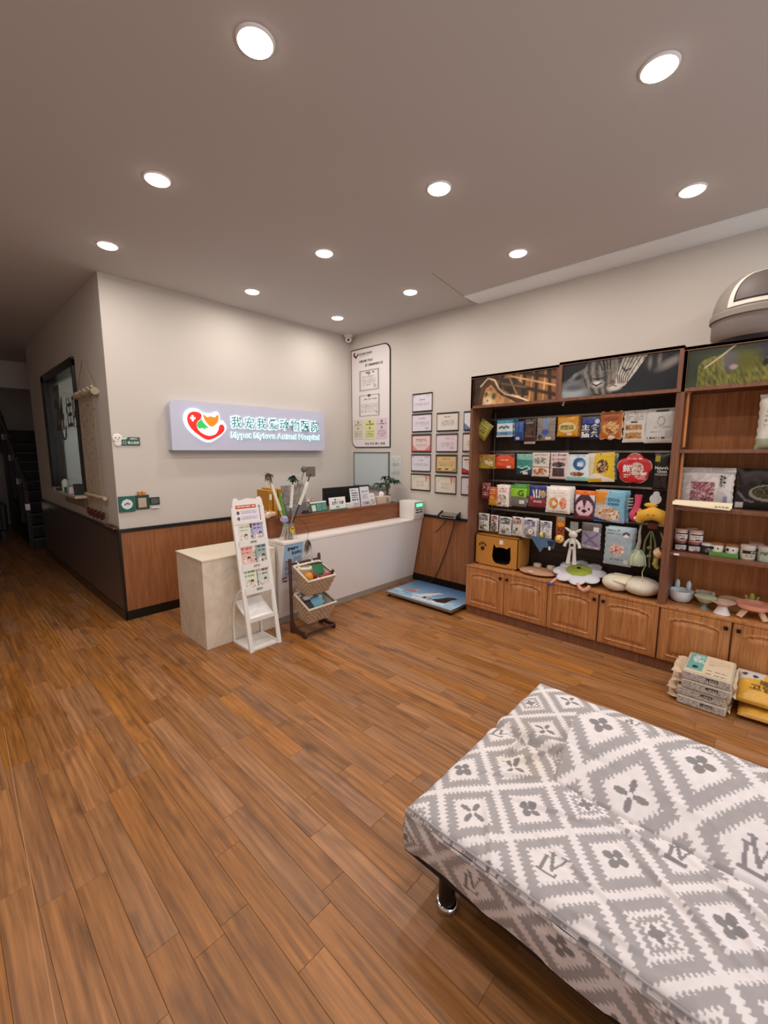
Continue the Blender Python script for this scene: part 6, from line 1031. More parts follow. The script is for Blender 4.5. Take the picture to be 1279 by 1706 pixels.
MB().lathe(q + Vector((0, 0.01, -0.01)), [(0.015, -0.035), (0.035, -0.02), (0.04, 0.02), (0.034, 0.022), (0.03, -0.01), (0.0001, -0.02)], 16, M=Matrix.Rotation(0.9, 3, 'X')).build('cup', mat('cup_peach', '#d9b48c', 0.6), t, smooth=40); MB().tube([q + Vector((0.01, 0.0, 0.03)), q + Vector((0.01, -0.004, 0.09)), q + Vector((0.014, 0.016, 0.14))], 0.006, 6).build('cord', mat('cord_tan', '#a8845c', 0.8), t)
MB().tube([q + Vector((0, 0.02, -0.045)), q + Vector((0, 0.03, -0.09)), q + Vector((0, 0.01, -0.12))], [0.014, 0.02, 0.012], 8).build('tassel', mat('tassel_mustard', '#a89a4e', 0.85), t, smooth=60); hook(q.y + 0.016, q.z + 0.14, 3.43)

# ------------------------------------------------------------------ things on the base cabinets
ch = thing('cardboard_cat_house', (3.55, 1.83, ZB), 'orange cardboard cat house with cat-head doorway and paw print', 'cat house'); M_cd = mat('cardboard', '#bd8136', 0.75, var=0.06, vscale=20); hx0, hx1, hy0, hy1, hz0, hz1 = 3.405, 3.64, 1.612, 2.03, ZB, 0.752
W, Hh = hy1 - hy0, hz1 - hz0 - 0.02
cat_ = [(.44, .2), (.5, .13), (.62, .12), (.74, .13), (.82, .2), (.85, .35), (.84, .5), (.83, .74), (.75, .64), (.68, .67), (.58, .67), (.5, .64), (.44, .76), (.42, .5), (.41, .35)]
outer = [(0, 0.06), (.12, .06), (.16, 0.03), (.84, 0.03), (.88, .06), (1, .06), (1, 1), (0, 1)]
def hp_(a, b, x): return (x, hy1 - a * W, hz0 + b * (Hh + 0.02))
loop = outer + [outer[0]] + [cat_[0]] + cat_[1:][::-1] + [cat_[0]]
MB().raw([hp_(a, b, hx0) for a, b in outer] + [hp_(a, b, hx0) for a, b in cat_], []).v
bmx = bmesh.new(); vo = [bmx.verts.new(hp_(a, b, hx0)) for a, b in outer]; vi = [bmx.verts.new(hp_(a, b, hx0)) for a, b in cat_]
ed = [bmx.edges.new((vo[i], vo[(i + 1) % len(vo)])) for i in range(len(vo))] + [bmx.edges.new((vi[i], vi[(i + 1) % len(vi)])) for i in range(len(vi))]
bmesh.ops.triangle_fill(bmx, edges=ed, use_beauty=True); r_ = bmesh.ops.extrude_face_region(bmx, geom=list(bmx.faces)); bmesh.ops.translate(bmx, vec=(0.006, 0, 0), verts=[v for v in r_['geom'] if isinstance(v, bmesh.types.BMVert)])
MB().bm(bmx).build('front_panel', M_cd, ch)
MB().box((hx0, hy0, hz0 + 0.016), (hx1, hy0 + 0.006, hz1)).build('side_panel', M_cd, ch); MB().box((hx0, hy1 - 0.006, hz0 + 0.016), (hx1, hy1, hz1)).build('side_panel', M_cd, ch); MB().box((hx0, hy0, hz1 - 0.006), (hx1, hy1, hz1)).build('roof_panel', M_cd, ch); MB().box((hx1 - 0.006, hy0, hz0 + 0.016), (hx1, hy1, hz1)).build('back_panel', mat('house_shade_pad', '#2c2723', 0.9), ch); MB().box((hx0 + 0.006, hy0, hz0 + 0.016), (hx1, hy1, hz0 + 0.022)).build('floor_panel', MATS['house_shade_pad'], ch)  # dark back and sides paint in the shade inside; floor pad is dark grey
MB().box((hx0 + 0.008, hy0 + 0.0065, hz0 + 0.023), (hx1 - 0.007, hy0 + 0.012, hz1 - 0.007)).box((hx0 + 0.008, hy1 - 0.012, hz0 + 0.023), (hx1 - 0.007, hy1 - 0.0065, hz1 - 0.007)).build('inner_shade', MATS['house_shade_pad'], ch)  # added dark sheets that stand for the shade within the house
for y in (hy0 + 0.03, hy1 - 0.06): MB().box((hx0 + 0.01, y, hz0), (hx1, y + 0.03, hz0 + 0.016)).build('foot', M_cd, ch)
pw = MB(); pc = (.18, .62)
for a, b, r1, r2 in ((0, -.07, .055, .06), (-.07, .05, .022, .04), (-.025, .1, .022, .042), (.025, .1, .022, .042), (.07, .05, .022, .04)): pw.poly([hp_(pc[0] + a + r1 * math.cos(k * PI / 6) * .9, pc[1] + b + r2 * math.sin(k * PI / 6) * 1.2, hx0 - 0.0008)[:3] for k in range(12)], (-0.0006, 0, 0))
pw.build('paw_print', mat('paw_maroon', '#3a1d1c', 0.7), ch); MB().box((hx0 - 0.001, hy1 - .66 * W, hz0 + .83 * Hh), (hx0, hy1 - .58 * W, hz0 + .97 * Hh)).build('price_sticker', M_plast, ch)
t = thing('dog_face_mat', (3.5, 1.47, ZB), 'flat pinkish brown dog shaped plush mat with two round knobs', 'pet mat'); M_dm = mat('plush_rosy', '#b58a6c', 0.9, var=0.12, vscale=40)
MB().ell((3.47, 1.45, ZB + 0.022), (0.125, 0.165, 0.022), 28, 10).build('pad', M_dm, t, smooth=70)
for y in (1.5, 1.38): MB().lathe((3.56, y, ZB + 0.03), [(0.03, 0), (0.036, 0.02), (0.032, 0.034), (0.0001, 0.036)], 16).build('eye_knob', mat('plush_cream2', '#d3bfa8', 0.9), t, smooth=60)
MB().ell((3.36, 1.47, ZB + 0.034), (0.02, 0.03, 0.012), 12, 8).build('nose', mat('plush_nose', '#cfa88c', 0.8), t, smooth=60)
t = thing('daisy_cushion', (3.47, 1.1, ZB), 'white daisy flower cushion with yellow-green centre', 'cushion'); Rt = Matrix.Rotation(-0.30, 3, 'Y'); dc = Vector((3.485, 1.125, ZB + 0.075)); M_pet = mat('petal_white', '#cfccd2', 0.9, var=0.05, vscale=30)
for k in range(8):
    a = k * 2 * PI / 8 + 0.2; R2 = Rt @ Matrix.Rotation(a, 3, 'Z'); MB().ell(dc + Rt @ Vector((0.112 * math.cos(a), 0.122 * math.sin(a), 0)), (0.078, 0.066, 0.019), 18, 8, M=R2).build('petal', M_pet, t, smooth=70)
MB().ell(dc + Rt @ Vector((0, 0, 0.016)), (0.085, 0.10, 0.022), 24, 8, M=Rt).build('centre', mat('daisy_green', '#9aa43c', 0.9, var=0.15, vscale=30), t, smooth=70); MB().ell(dc + Rt @ Vector((0, 0, 0.04)), (0.012, 0.018, 0.006), 10, 6, M=Rt).build('button', M_ink, t, smooth=60)
MB().tube([(3.32, 1.08, ZB + 0.03), (3.30, 1.05, ZB + 0.0), (3.296, 1.02, ZB - 0.012), (3.296, 0.995, ZB + 0.01), (3.305, 0.985, ZB + 0.035)], [0.012, 0.014, 0.015, 0.015, 0.012], 8).build('pink_tail', mat('plush_pinkish', '#d39a8a', 0.9), t, smooth=60); MB().tube([(3.34, 1.25, ZB + 0.03), (3.312, 1.262, ZB + 0.01), (3.30, 1.275, ZB - 0.004)], [0.009, 0.01, 0.009], 8).build('pink_string', MATS['plush_pinkish'], t, smooth=60); MB().ell((3.296, 1.283, ZB - 0.014), (0.013, 0.016, 0.016), 10, 8).build('blue_tuft', mat('plush_blue', '#3a4f9a', 0.9), t, smooth=60)
t = thing('cream_cushion', (3.47, 0.75, ZB), 'puffy cream quilted pet cushion below the rope toys', 'cushion'); M_cr = mat('plush_ivory', '#d6cbb8', 0.9, var=0.1, vscale=50, bump=(0.5, 0.006, 60))
MB().ell((3.46, 0.84, ZB + 0.062), (0.125, 0.1, 0.062), 24, 12).build('left_lobe', M_cr, t, smooth=70); MB().ell((3.46, 0.68, ZB + 0.065), (0.13, 0.125, 0.065), 24, 12).build('right_lobe', M_cr, t, smooth=70); MB().poly([(3.345, 0.84, ZB + 0.1), (3.35, 0.76, ZB + 0.09), (3.45, 0.74, ZB + 0.132), (3.46, 0.86, ZB + 0.13)], (0, 0, 0.008)).build('flap', mat('ivory_flap', '#dbcfae', 0.85), t)

# ------------------------------------------------------------------ right cabinet goods
def pkg(name, lab, x0, y0, x1, y1, X, z0, layers, t, cat='pet food', seed=3, m=None, nx=60, ny=44):
    a = onx(x0, (y0 + y1) / 2, X); b = onx(x1, (y0 + y1) / 2, X); zt = onx((x0 + x1) / 2, y0, X).z; w, h = a.y - b.y, zt - z0
    o = bag_geo(w, h, t, layers, nx, ny, seed).build(name, m or M_gloss, None, origin=(0, 0, 0), smooth=60); o.location = (X, (a.y + b.y) / 2, zt); ORIG[o.name] = o.location.copy(); return tag(o, lab, cat), w, h
o, w, h = pkg('freeze_dried_pack', 'white film pack with pink freeze-dried window on the second shelf', 1127, 779, 1224, 834, 3.47, 1.145, [('base', '#d3cac6'), ('n', 0, 0, 1, 1, ['#c9bfbc', '#ddd5d0', '#d0c6c2', '#e4ddd8'], 4), ('r', 0, .84, 1, .9, '#b9b0ac'), ('n', .27, .14, .68, .64, ['#8a4a58', '#c08a90', '#6a3040', '#d9b4b4', '#a06070'], 14), ('r', .84, .12, .9, .28, '#8a8aa6')], 0.03)
lettering(o, '和牛', (-0.034, w / 2 - .76 * w, -.5 * h), UY, UZ, .1 * w, .34 * h, M_ink, local=True)
pkg('dark_food_box', 'black food pack with bowl photo at the right of the second shelf', 1225, 781, 1319, 837, 3.47, 1.145, [('base', '#211d1f'), ('n', 0, .55, 1, 1, ['#1a1719', '#2c2729', '#383235'], 5), ('e', .62, .42, .36, .2, '#8d8674'), ('e', .62, .44, .31, .15, '#2c2a20'), ('ne', .62, .44, .28, .12, ['#3a3624', '#55502f', '#2a261a'], 9), ('l', [(.05, .42), (.22, .22), (.35, .2)], .025, '#6d6a68'), ('r', .02, .03, .18, .18, '#d3cec9')], 0.02, m=M_photo)
t = thing('paper_price_strip', (XS, 0.4, 1.1), 'cream paper price strip hanging over the shelf edge', 'price label'); a = onx(1121, 832, XS + 0.004); b = onx(1219, 848, XS + 0.004)
MB().poly([(XS + 0.006, a.y, a.z), (XS - 0.014, a.y, a.z - 0.03), (XS - 0.016, b.y + 0.01, a.z - 0.045), (XS - 0.012, b.y, a.z - 0.03), (XS + 0.006, b.y, a.z - 0.002)], (-0.001, 0, 0)).build('strip', mat('strip_cream', '#e3d3b4', 0.7), t); lettering(t, '冻干牛肉', (XS - 0.0135, b.y + 0.085, a.z - 0.034), UY, (-.4, 0, .9), 0.07, 0.014, M_ink)
pkg('white_food_bag', 'white and green food bag at the right edge of the top shelf', 1262, 655, 1345, 745, 3.42, 1.515, [('base', '#e0dcd0'), ('r', 0, 0, 1, .2, '#a9b394'), ('t', .15, .4, .85, .8, '#8a8a80', 5)], 0.04)
def jar(lab, c, r, h, body, lidc, layers, z0=0.84, group='jars on the third shelf', z_lid=0.25):
    t = thing('food_jar', (c[0], c[1], z0), lab, 'jar', group); n = 26
    MB().lathe((c[0], c[1], z0), [(r * .94, 0), (r, 0.004), (r, h * .78), (r * .96, h * .8)], n).build('body', mat('jar_' + body, body, 0.35), t, smooth=40)
    MB().lathe((c[0], c[1], z0 + h * .8), [(r * 1.03, 0), (r * 1.03, h * .18), (r * .98, h * .2), (0.0001, h * .2)], n).build('lid', mat('jar_' + lidc, lidc, 0.4), t, smooth=40)
    U, V = np.meshgrid(np.linspace(0, 1, 30), np.linspace(0, 1, 14)); col = paint(U, V, layers, 2, int(c[1] * 100)); ang = PI + 0.9 - U * 2.2 + 0.6; P = np.stack([c[0] + (r + .001) * np.cos(ang), c[1] + (r + .001) * np.sin(ang), z0 + h * .1 + V * h * .6], -1)
    mb = MB().raw(P.reshape(-1, 3).tolist(), [(j * 30 + i, j * 30 + i + 1, (j + 1) * 30 + i + 1, (j + 1) * 30 + i) for j in range(13) for i in range(29)], col.reshape(-1, 3).tolist()); mb.build('label', M_print, t, smooth=60); return t
LJ = [('base', '#dcd3d0'), ('r', 0, .82, 1, 1, '#2a2426'), ('t', .3, .3, .8, .7, '#6d6468', 3), ('ne', .5, .16, .16, .12, ['#5a2a24', '#7a3a30'], 6), ('r', 0, 0, 1, .08, '#a04a44')]
J = [(3.43, 0.468), (3.43, 0.392)]
for k, (x, y) in enumerate(J):
    jar(('bottom left white labelled jar at the divider', 'bottom second white labelled jar')[k], (x, y), 0.036, 0.072, '#3a2426', '#8a5048', LJ); jar(('upper white labelled jar stacked at the divider', 'upper white labelled jar stacked second')[k], (x, y - 0.006 * k), 0.037, 0.075, '#d9cfcb', '#c49a84', LJ, z0=0.9125)
jar('rear pale-lidded jar behind the two jar stacks', (3.53, 0.43), 0.036, 0.072, '#3a2427', '#8a5049', LJ); jar('rear upper pale-lidded jar behind the stacked jars', (3.53, 0.43), 0.037, 0.075, '#d9cfcc', '#c49a85', LJ, z0=0.9125)
jar('dark jar with white ruffled top beside the panda cups', (3.43, 0.325), 0.03, 0.07, '#2c2627', '#d3cccb', [('base', '#2c2627'), ('ne', .5, .5, .3, .3, ['#c9c3c2', '#2c2627', '#8d8786'], 8)])
pnd = thing('panda_cup_pack', (3.43, 0.235, 0.84), 'twin pack of panda face cups on a green tray', 'pet food'); MB().box((3.375, 0.16, 0.84), (3.475, 0.305, 0.866), 0.004).build('tray', mat('tray_green', '#5a8a3c', 0.6, var=0.2, vscale=60), pnd)
for y in (0.27, 0.195):
    cpo = MB().lathe((3.43, y, 0.866), [(0.03, 0), (0.034, 0.025), (0.032, 0.04), (0.02, 0.046), (0.0001, 0.047)], 20).build('cup', mat('panda_white', '#e3ddd4', 0.5), pnd, smooth=50)
    for s in (-1, 1): MB().ell((3.402, y + 0.008 + s * 0.013, 0.889), (0.006, 0.008, 0.009), 10, 8).build('eye_patch', M_ink, cpo)
    MB().lathe((3.43, y, 0.913), [(0.034, 0), (0.034, 0.006), (0.0001, 0.008)], 20).build('lid', mat('lid_tan', '#a8683e', 0.5), cpo)
LK = [('base', '#cfc6b4'), ('r', 0, .55, 1, .95, '#26221f'), ('t', .2, .15, .8, .45, '#3a3530', 2), ('ne', .3, .75, .2, .12, ['#cfc6b4', '#26221f'], 7)]
jar('cream jar with dark cat band right of the panda cups', (3.42, 0.118), 0.037, 0.09, '#bcb3a2', '#d3c3b4', LK); jar('grey-green jar at the right edge of the third shelf', (3.42, 0.036), 0.037, 0.092, '#a3a898', '#cdb3a8', [('base', '#b4b8a8'), ('n', 0, .6, 1, 1, ['#b4b8a8', '#7a8470', '#5a6450'], 9), ('t', .15, .1, .85, .55, '#84887a', 4)])
jar('rear pink-lidded jar behind the cream cat jar', (3.53, 0.085), 0.037, 0.092, '#a89f92', '#c9a098', LK)
put('shelf_price_chip', 'tiny white price chip stuck on the third shelf edge', 'price label', MB().box((XS + 0.008, 0.455, 0.822), (XS + 0.012, 0.485, 0.834), 0.001).box((XS + 0.007, 0.46, 0.825), (XS + 0.008, 0.48, 0.831)), M_plast)
# bowls on the base top
def bowl(mb, c, prof, n=30, M=None): return mb.lathe(c, prof, n, M=M)
t = thing('bunny_bowl', (3.5, 0.44, ZB), 'pale blue ceramic bowl with bunny ears', 'bowl'); M_bb = mat('ceramic_blue', '#e0eaf0', 0.25, coat=0.3); tl = Matrix.Rotation(-0.22, 3, 'Y')
bowl(MB(), (3.49, 0.445, ZB), [(0.035, 0), (0.055, 0.012), (0.072, 0.045), (0.074, 0.082), (0.069, 0.082), (0.064, 0.04), (0.04, 0.016), (0.0001, 0.014)]).build('bowl', M_bb, t, smooth=50)
for s in (-1, 1): MB().ell((3.552, 0.445 + s * 0.033, ZB + 0.105), (0.012, 0.016, 0.034), 12, 10).build('ear', M_bb, t, smooth=60)
t = thing('yellow_bowl', (3.43, 0.31, ZB), 'green rimmed bowl with yellow inside on a glass foot', 'bowl'); yb = (3.43, 0.302)
bowl(MB(), (*yb, ZB + 0.04), [(0.012, 0), (0.04, 0.012), (0.062, 0.044), (0.058, 0.045)]).build('shell', mat('ceramic_sage', '#c3cdb0', 0.3), t, smooth=50); bowl(MB(), (*yb, ZB + 0.04), [(0.058, 0.0445), (0.035, 0.018), (0.0001, 0.012)]).build('inside', mat('ceramic_yellow', '#d9d58a', 0.35), t, smooth=50); bowl(MB(), (*yb, ZB), [(0.032, 0), (0.03, 0.004), (0.014, 0.02), (0.012, 0.042)]).build('foot', mat('foot_glass', '#9aa8a0', 0.15, trans=0.5), t, smooth=50)
t = thing('cat_ear_bowl', (3.54, 0.3, ZB), 'cream bowl with cat ears behind the yellow bowl', 'bowl'); bowl(MB(), (3.56, 0.318, ZB), [(0.03, 0), (0.05, 0.03), (0.06, 0.075), (0.056, 0.075), (0.045, 0.03), (0.0001, 0.012)]).build('bowl', mat('ceramic_cream', '#cdbfa4', 0.35), t, smooth=50)
for s in (-1, 1): MB().lathe((3.56, 0.318 + s * 0.045, ZB + 0.07), [(0.014, 0), (0.0001, 0.022)], 8).build('ear', MATS['ceramic_cream'], t)
t = thing('pink_footed_bowl', (3.4, 0.21, ZB), 'blush pink shallow bowl on a white flared pedestal', 'bowl'); bowl(MB(), (3.40, 0.208, ZB), [(0.044, 0), (0.04, 0.01), (0.024, 0.045), (0.024, 0.05)]).build('pedestal', mat('ceramic_white', '#e6e0dc', 0.25), t, smooth=50); bowl(MB(), (3.40, 0.208, ZB + 0.05), [(0.026, 0), (0.066, 0.03), (0.063, 0.031), (0.03, 0.012), (0.0001, 0.01)]).build('dish', mat('ceramic_blush', '#dcb9a8', 0.3), t, smooth=50)
t = thing('peach_dish', (3.53, 0.17, ZB), 'pale peach round dish on a wooden riser behind the pink bowl', 'dish'); MB().box((3.48, 0.11, ZB), (3.60, 0.23, ZB + 0.04), 0.003).build('riser', mat('riser_wood', '#b9925e', 0.6), t); bowl(MB(), (3.53, 0.17, ZB + 0.04), [(0.05, 0), (0.072, 0.03), (0.069, 0.031), (0.045, 0.01), (0.0001, 0.01)]).build('dish', mat('ceramic_peach', '#dcb894', 0.35), t, smooth=50)
t = thing('coral_dish', (3.44, 0.06, ZB), 'coral pink slow feeder dish on splayed feet at the right', 'dish'); bowl(MB(), (3.45, 0.06, ZB + 0.045), [(0.04, 0), (0.085, 0.02), (0.088, 0.045), (0.083, 0.045), (0.07, 0.02), (0.0001, 0.012)]).build('dish', mat('ceramic_coral', '#e39c84', 0.35), t, smooth=50)
for a in (2.4, 3.9, 0.5): MB().bar((3.45 + 0.05 * math.cos(a), 0.06 + 0.05 * math.sin(a), ZB + 0.055), (3.45 + 0.095 * math.cos(a), 0.06 + 0.095 * math.sin(a), ZB + 0.008), 0.03, 0.014).build('foot', MATS['ceramic_peach'], t)
t = thing('cactus_ornament', (3.55, 0.09, ZB), 'lime green cactus ornament behind the coral dish', 'ornament'); M_cc = mat('cactus_lime', '#a9ad4c', 0.5)
MB().tube([(3.56, 0.075, ZB + 0.0), (3.56, 0.075, ZB + 0.1), (3.56, 0.075, ZB + 0.125)], [0.016, 0.016, 0.009], 10).build('stem', M_cc, t, smooth=60)
for s in (-1, 1): MB().tube([(3.56, 0.075, ZB + 0.075), (3.56, 0.075 + s * 0.026, ZB + 0.078), (3.56, 0.075 + s * 0.031, ZB + 0.108)], [0.009, 0.01, 0.008], 8).build('arm', M_cc, t, smooth=60)
MB().lathe((3.56, 0.075, ZB), [(0.026, 0), (0.028, 0.03), (0.0001, 0.03)], 14).build('pot', mat('pot_terra', '#b9704c', 0.6), t, smooth=40)

# grey swing-top bin lid on the right cabinet
bn = thing('swing_top_bin', (3.56, 0.2, ZTOP), 'grey domed swing-top bin standing on the right cabinet', 'bin'); bc = Vector((3.56, 0.205, ZTOP)); R = 0.235
MB().lathe(bc, [(R * .86, 0), (R * .9, 0.03), (R * .9, 0.032), (0.0001, 0.034)], 40).build('base', M_black, bn, smooth=40)
MB().lathe(bc, [(R * .9, 0.032), (R * .97, 0.06), (R * .98, 0.165)], 48).build('collar', mat('bin_grey_dark', '#776c66', 0.45), bn, smooth=40)
MB().lathe(bc, [(R * 1.0, 0.15), (R * 1.03, 0.155), (R * 1.03, 0.185), (R * .985, 0.195)], 48).build('rim', mat('bin_grey', '#857b73', 0.55), bn, smooth=40)
MB().lathe(bc, [(R * .985, 0.19)] + [(R * .985 * math.cos(a) ** 0.75, 0.19 + 0.23 * math.sin(a)) for a in np.linspace(0.05, PI / 2 - 0.03, 14)] + [(0.0001, 0.42)], 48).build('dome', MATS['bin_grey'], bn, smooth=60)
def dome_pt(az, el, off): r = R * .985 * max(0.02, math.cos(el)) ** 0.75 + off; return bc + Vector((r * math.cos(az), r * math.sin(az), 0.19 + 0.23 * math.sin(el) + off * 0.5))
azc = PI + 0.12
def flap(off, wa, e0, e1, p):
    vs, fs = [], []; nn = 22; mm = 12
    for j in range(mm + 1):
        e = e0 + (e1 - e0) * j / mm; half = wa * (1 - (j / mm) ** p) ** (1 / p) if j < mm else 0.02
        for i in range(nn + 1): vs.append(dome_pt(azc + half * (2 * i / nn - 1), e, off))
    for j in range(mm):
        for i in range(nn): fs.append((j * (nn + 1) + i, j * (nn + 1) + i + 1, (j + 1) * (nn + 1) + i + 1, (j + 1) * (nn + 1) + i))
    return MB().raw(vs, fs)
flap(0.003, 0.76, 0.05, 1.2, 3.0).build('opening_surround', mat('bin_cream', '#ddd0c2', 0.4), bn, smooth=60); flap(0.005, 0.62, 0.15, 1.08, 2.8).build('opening_gap', M_black, bn, smooth=60); flap(0.007, 0.58, 0.18, 1.04, 2.8).build('swing_flap', mat('bin_flap', '#5f5450', 0.6), bn, smooth=60)

# ================================================================== litter bags on the floor
M_kraft = mat('kraft_film', '#d3bba0', 0.5, bump=(0.6, 0.006, 40))
for k in range(4):
    z0 = k * 0.0535; dy = (0.012, 0.018, -0.004, 0.0)[k]; dx = (0.0, 0.006, 0.0, 0.004)[k]; x0, x1, y0, y1 = 2.955 + dx, 3.27 + dx, 0.10 + dy, 0.335 + dy
    labs = ('lowest speckled litter bag of the floor stack', 'second litter bag from the floor in the stack', 'third litter bag from the floor in the stack', 'topmost litter bag of the stack with teal label')
    t = thing('litter_bag', ((x0 + x1) / 2, (y0 + y1) / 2, z0), labs[k], 'litter bag', 'litter bags stacked on the floor')
    MB().box((x0, y0, z0 + 0.001), (x1, y1, z0 + 0.053), 0.01).build('brick', mat('litter_body', '#c9b9a4', 0.5), t, smooth=60)
    mb = MB(); print_quad(mb, (x0 - 0.0012, y1 - 0.008, z0 + 0.006), UY, UZ, y1 - y0 - 0.016, 0.041, [('base', '#b3aca6'), ('n', 0, 0, 1, 1, ['#8a8480', '#c3bcb6', '#a9a29c', '#d3ccc6'], 46), ('r', .5, .42, .76, .8, '#1d1b1c')], 90, 16, seed=k); mb.build('front_print', M_print, t)
    lettering(t, ('4 原味豆腐', '4 绿茶味', '4 原味豆腐', '4 绿茶味')[k], (x0 - 0.0022, y1 - 0.008 - 0.52 * (y1 - y0 - 0.016), z0 + 0.0255), UY, UZ, 0.048, 0.01, M_white_ink, 0.0)
    rr = random.Random(k)
    for s in (1, -1):
        n = 7; yb = y1 if s > 0 else y0; vs, fs = [], []; L_ = 0.05 if s > 0 else 0.016
        for j in range(3):
            for i in range(n): vs.append((x0 + 0.012 + (x1 - x0 - 0.06) * i / (n - 1) + 0.01 * rr.uniform(-1, 1) * (j > 0), yb + s * (L_ * j / 2 + (0.01 * rr.random() if j == 2 else 0)) - s * 0.004, z0 + 0.026 + (0.014 * rr.uniform(-1, 1) if j else 0.0)))
        for j in range(2):
            for i in range(n - 1): fs.append((j * n + i, j * n + i + 1, (j + 1) * n + i + 1, (j + 1) * n + i))
        MB().raw(vs, fs).build('crumpled_film_end', M_kraft, t)
    if k == 3:
        mb = MB(); print_quad(mb, (x0 + 0.008, y1 - 0.01, z0 + 0.0542), UY, UX, y1 - y0 - 0.02, x1 - x0 - 0.016, [('base', '#dcc8ac'), ('r', 0.02, .12, .38, .98, '#6fa8a0'), ('t', .08, .6, .34, .9, '#d3e0da', 3), ('e', .2, .28, .07, .07, '#26302e'), ('n', .45, .4, .95, .85, ['#dcc8ac', '#cbb493', '#d6c0a2'], 4), ('t', .45, .2, .9, .3, '#8a7a64', 1), ('t', .45, .05, .9, .14, '#7a6a56', 1)], 50, 50); mb.build('top_print', M_print, t)
        lettering(t, '豆腐砂', (x0 + 0.16, y1 - 0.035, z0 + 0.0550), UY, UX, 0.065, 0.03, M_white_ink)
o = bag_geo(0.27, 0.25, 0.03, [('base', '#d9a43c'), ('p', [(0, 1), (.5, 1), (.42, .7), (0, .62)], '#c9c4c0'), ('e', .12, .8, .05, .05, '#4a3a34'), ('e', .3, .76, .05, .05, '#4a3a34'), ('p', [(.5, 1), (1, 1), (1, .75), (.55, .72)], '#d9b8a0'), ('ne', .85, .12, .2, .14, ['#e0702c', '#d9883a'], 5), ('r', 0, 0, 1, .05, '#b9842c')], 54, 50, 4).build('cat_food_bag', M_gloss, None, origin=(0, 0, 0), smooth=60)
o.location = (3.275, -0.045, 0.188); o.rotation_euler = (0, math.radians(66), 0); ORIG[o.name] = o.location.copy(); tag(o, 'yellow and grey cat food bag lying beside the litter stack', 'pet food'); 
lettering(o, '啃粑耐嚼', (-0.037, 0.03, -0.125), UY, UZ, 0.15, 0.04, mat('ink_brown', '#4a3320', 0.6), local=True); lettering(o, '고양이', (-0.037, 0.075, -0.17), UY, UZ, 0.16, 0.045, MATS['ink_brown'], local=True)
o2 = o.copy(); COL.objects.link(o2); o2.location = (3.25, -0.055, 0.036); o2.rotation_euler = (0, math.radians(88), 0.06); o2['label'] = 'second cat food bag underneath the yellow one'

# ================================================================== sofa bed with printed cover
SX0, SX1, SY1, SY0, SZ0, SZ1 = 0.953, 2.0, 0.80, -0.95, 0.20, 0.365
sf = thing('sofa_bed', (1.48, -0.07, 0), 'low flat sofa bed under a grey and white diamond patterned cover', 'sofa bed')
G1, G2, WHT = np.array(C('#a8a2a4')), np.array(C('#8a8587')), np.array(C('#e6dfe0'))
def cover_print(X, Y, cx, cy, ox, oy, big=1.0):
    """diamond lattice with stepped edges; returns linear rgb"""
    st = 0.021 * big; best = np.full(X.shape, 9.0); lu = np.zeros(X.shape); lv = np.zeros(X.shape); ii = np.zeros(X.shape, int); jj = np.zeros(X.shape, int)
    for s in (0, 1):
        i = np.round((X - ox) / cx - s * .5); j = np.round((Y - oy) / cy - s * .5); u = X - ox - (i + s * .5) * cx; v = Y - oy - (j + s * .5) * cy; d = np.abs(u) / (cx / 2) + np.abs(v) / (cy / 2); m = d < best
        best = np.where(m, d, best); lu = np.where(m, u, lu); lv = np.where(m, v, lv); ii = np.where(m, (2 * i + s).astype(int), ii); jj = np.where(m, (2 * j + s).astype(int), jj)
    au, av = np.abs(lu) / (cx / 2), np.abs(lv) / (cy / 2)                     # zigzag: quantise along the edge
    tq = ((au - av) * (cx / 2) / st); zig = (np.abs((tq % 1) - .5) * 2 - .5) * 0.12; d = au + av + zig
    kind = (ii * 3 + jj * 5 + (ii * jj)) % 3; col = np.zeros(X.shape + (3,)); col[...] = WHT
    col[(d < 0.87) & (d > 0.55)] = G1; dbl = kind == 1; col[dbl & (d < 0.40) & (d > 0.25)] = G1
    # motifs
    rr_ = np.hypot(lu, lv); th = np.arctan2(lv, lu); R0 = 0.034 * big
    pt = (kind == 0) & (ii % 2 == 0) & (rr_ > 0.007 * big) & (rr_ < R0 * 1.25 * np.abs(np.cos(2 * th)) ** 2.2); col[pt] = G2
    fl = (kind == 0) & (ii % 2 != 0) & (rr_ < R0 * (0.35 + 0.65 * np.abs(np.cos(2 * th)) ** 0.7)) & (rr_ > 0.005 * big); col[fl] = G2
    fl = (kind == 1) & (rr_ < R0 * .62 * (0.5 + 0.5 * np.abs(np.cos(2 * (th + .78))))); col[fl] = G2
    a, b = -lv / (0.036 * big), lu / (0.036 * big); k2 = kind == 2              # crossed monogram letters (seen along -Y)
    bar = lambda x0, y0, x1, y1, w: dseg(a, b, (x0, y0), (x1, y1)) < w
    col[k2 & (bar(-.5, .5, -.5, -.9, .13) | bar(-.75, -.9, .55, -.9, .1) | bar(.55, -.9, .6, -.6, .08) | bar(-.7, .5, -.3, .5, .07) | bar(-.25, 1, .2, -.4, .14) | bar(.2, -.4, .75, 1, .08) | bar(-.5, 1, 0, 1, .07) | bar(.5, 1, 1.0, 1, .07))] = G2 * 1.05
    n = vnoise(X * 60, Y * 60, 2)[..., None] * 0.08 + 0.96; sn = np.exp(-((X - 1.41) / .09) ** 2 - ((Y - .6) / .1) ** 2) + .6 * np.exp(-((X - 1.6) / .08) ** 2 - ((Y - .7) / .06) ** 2); return col * n * (1 - sn[..., None] * np.array([.03, .06, .16]))      # old yellowish stain near the fold
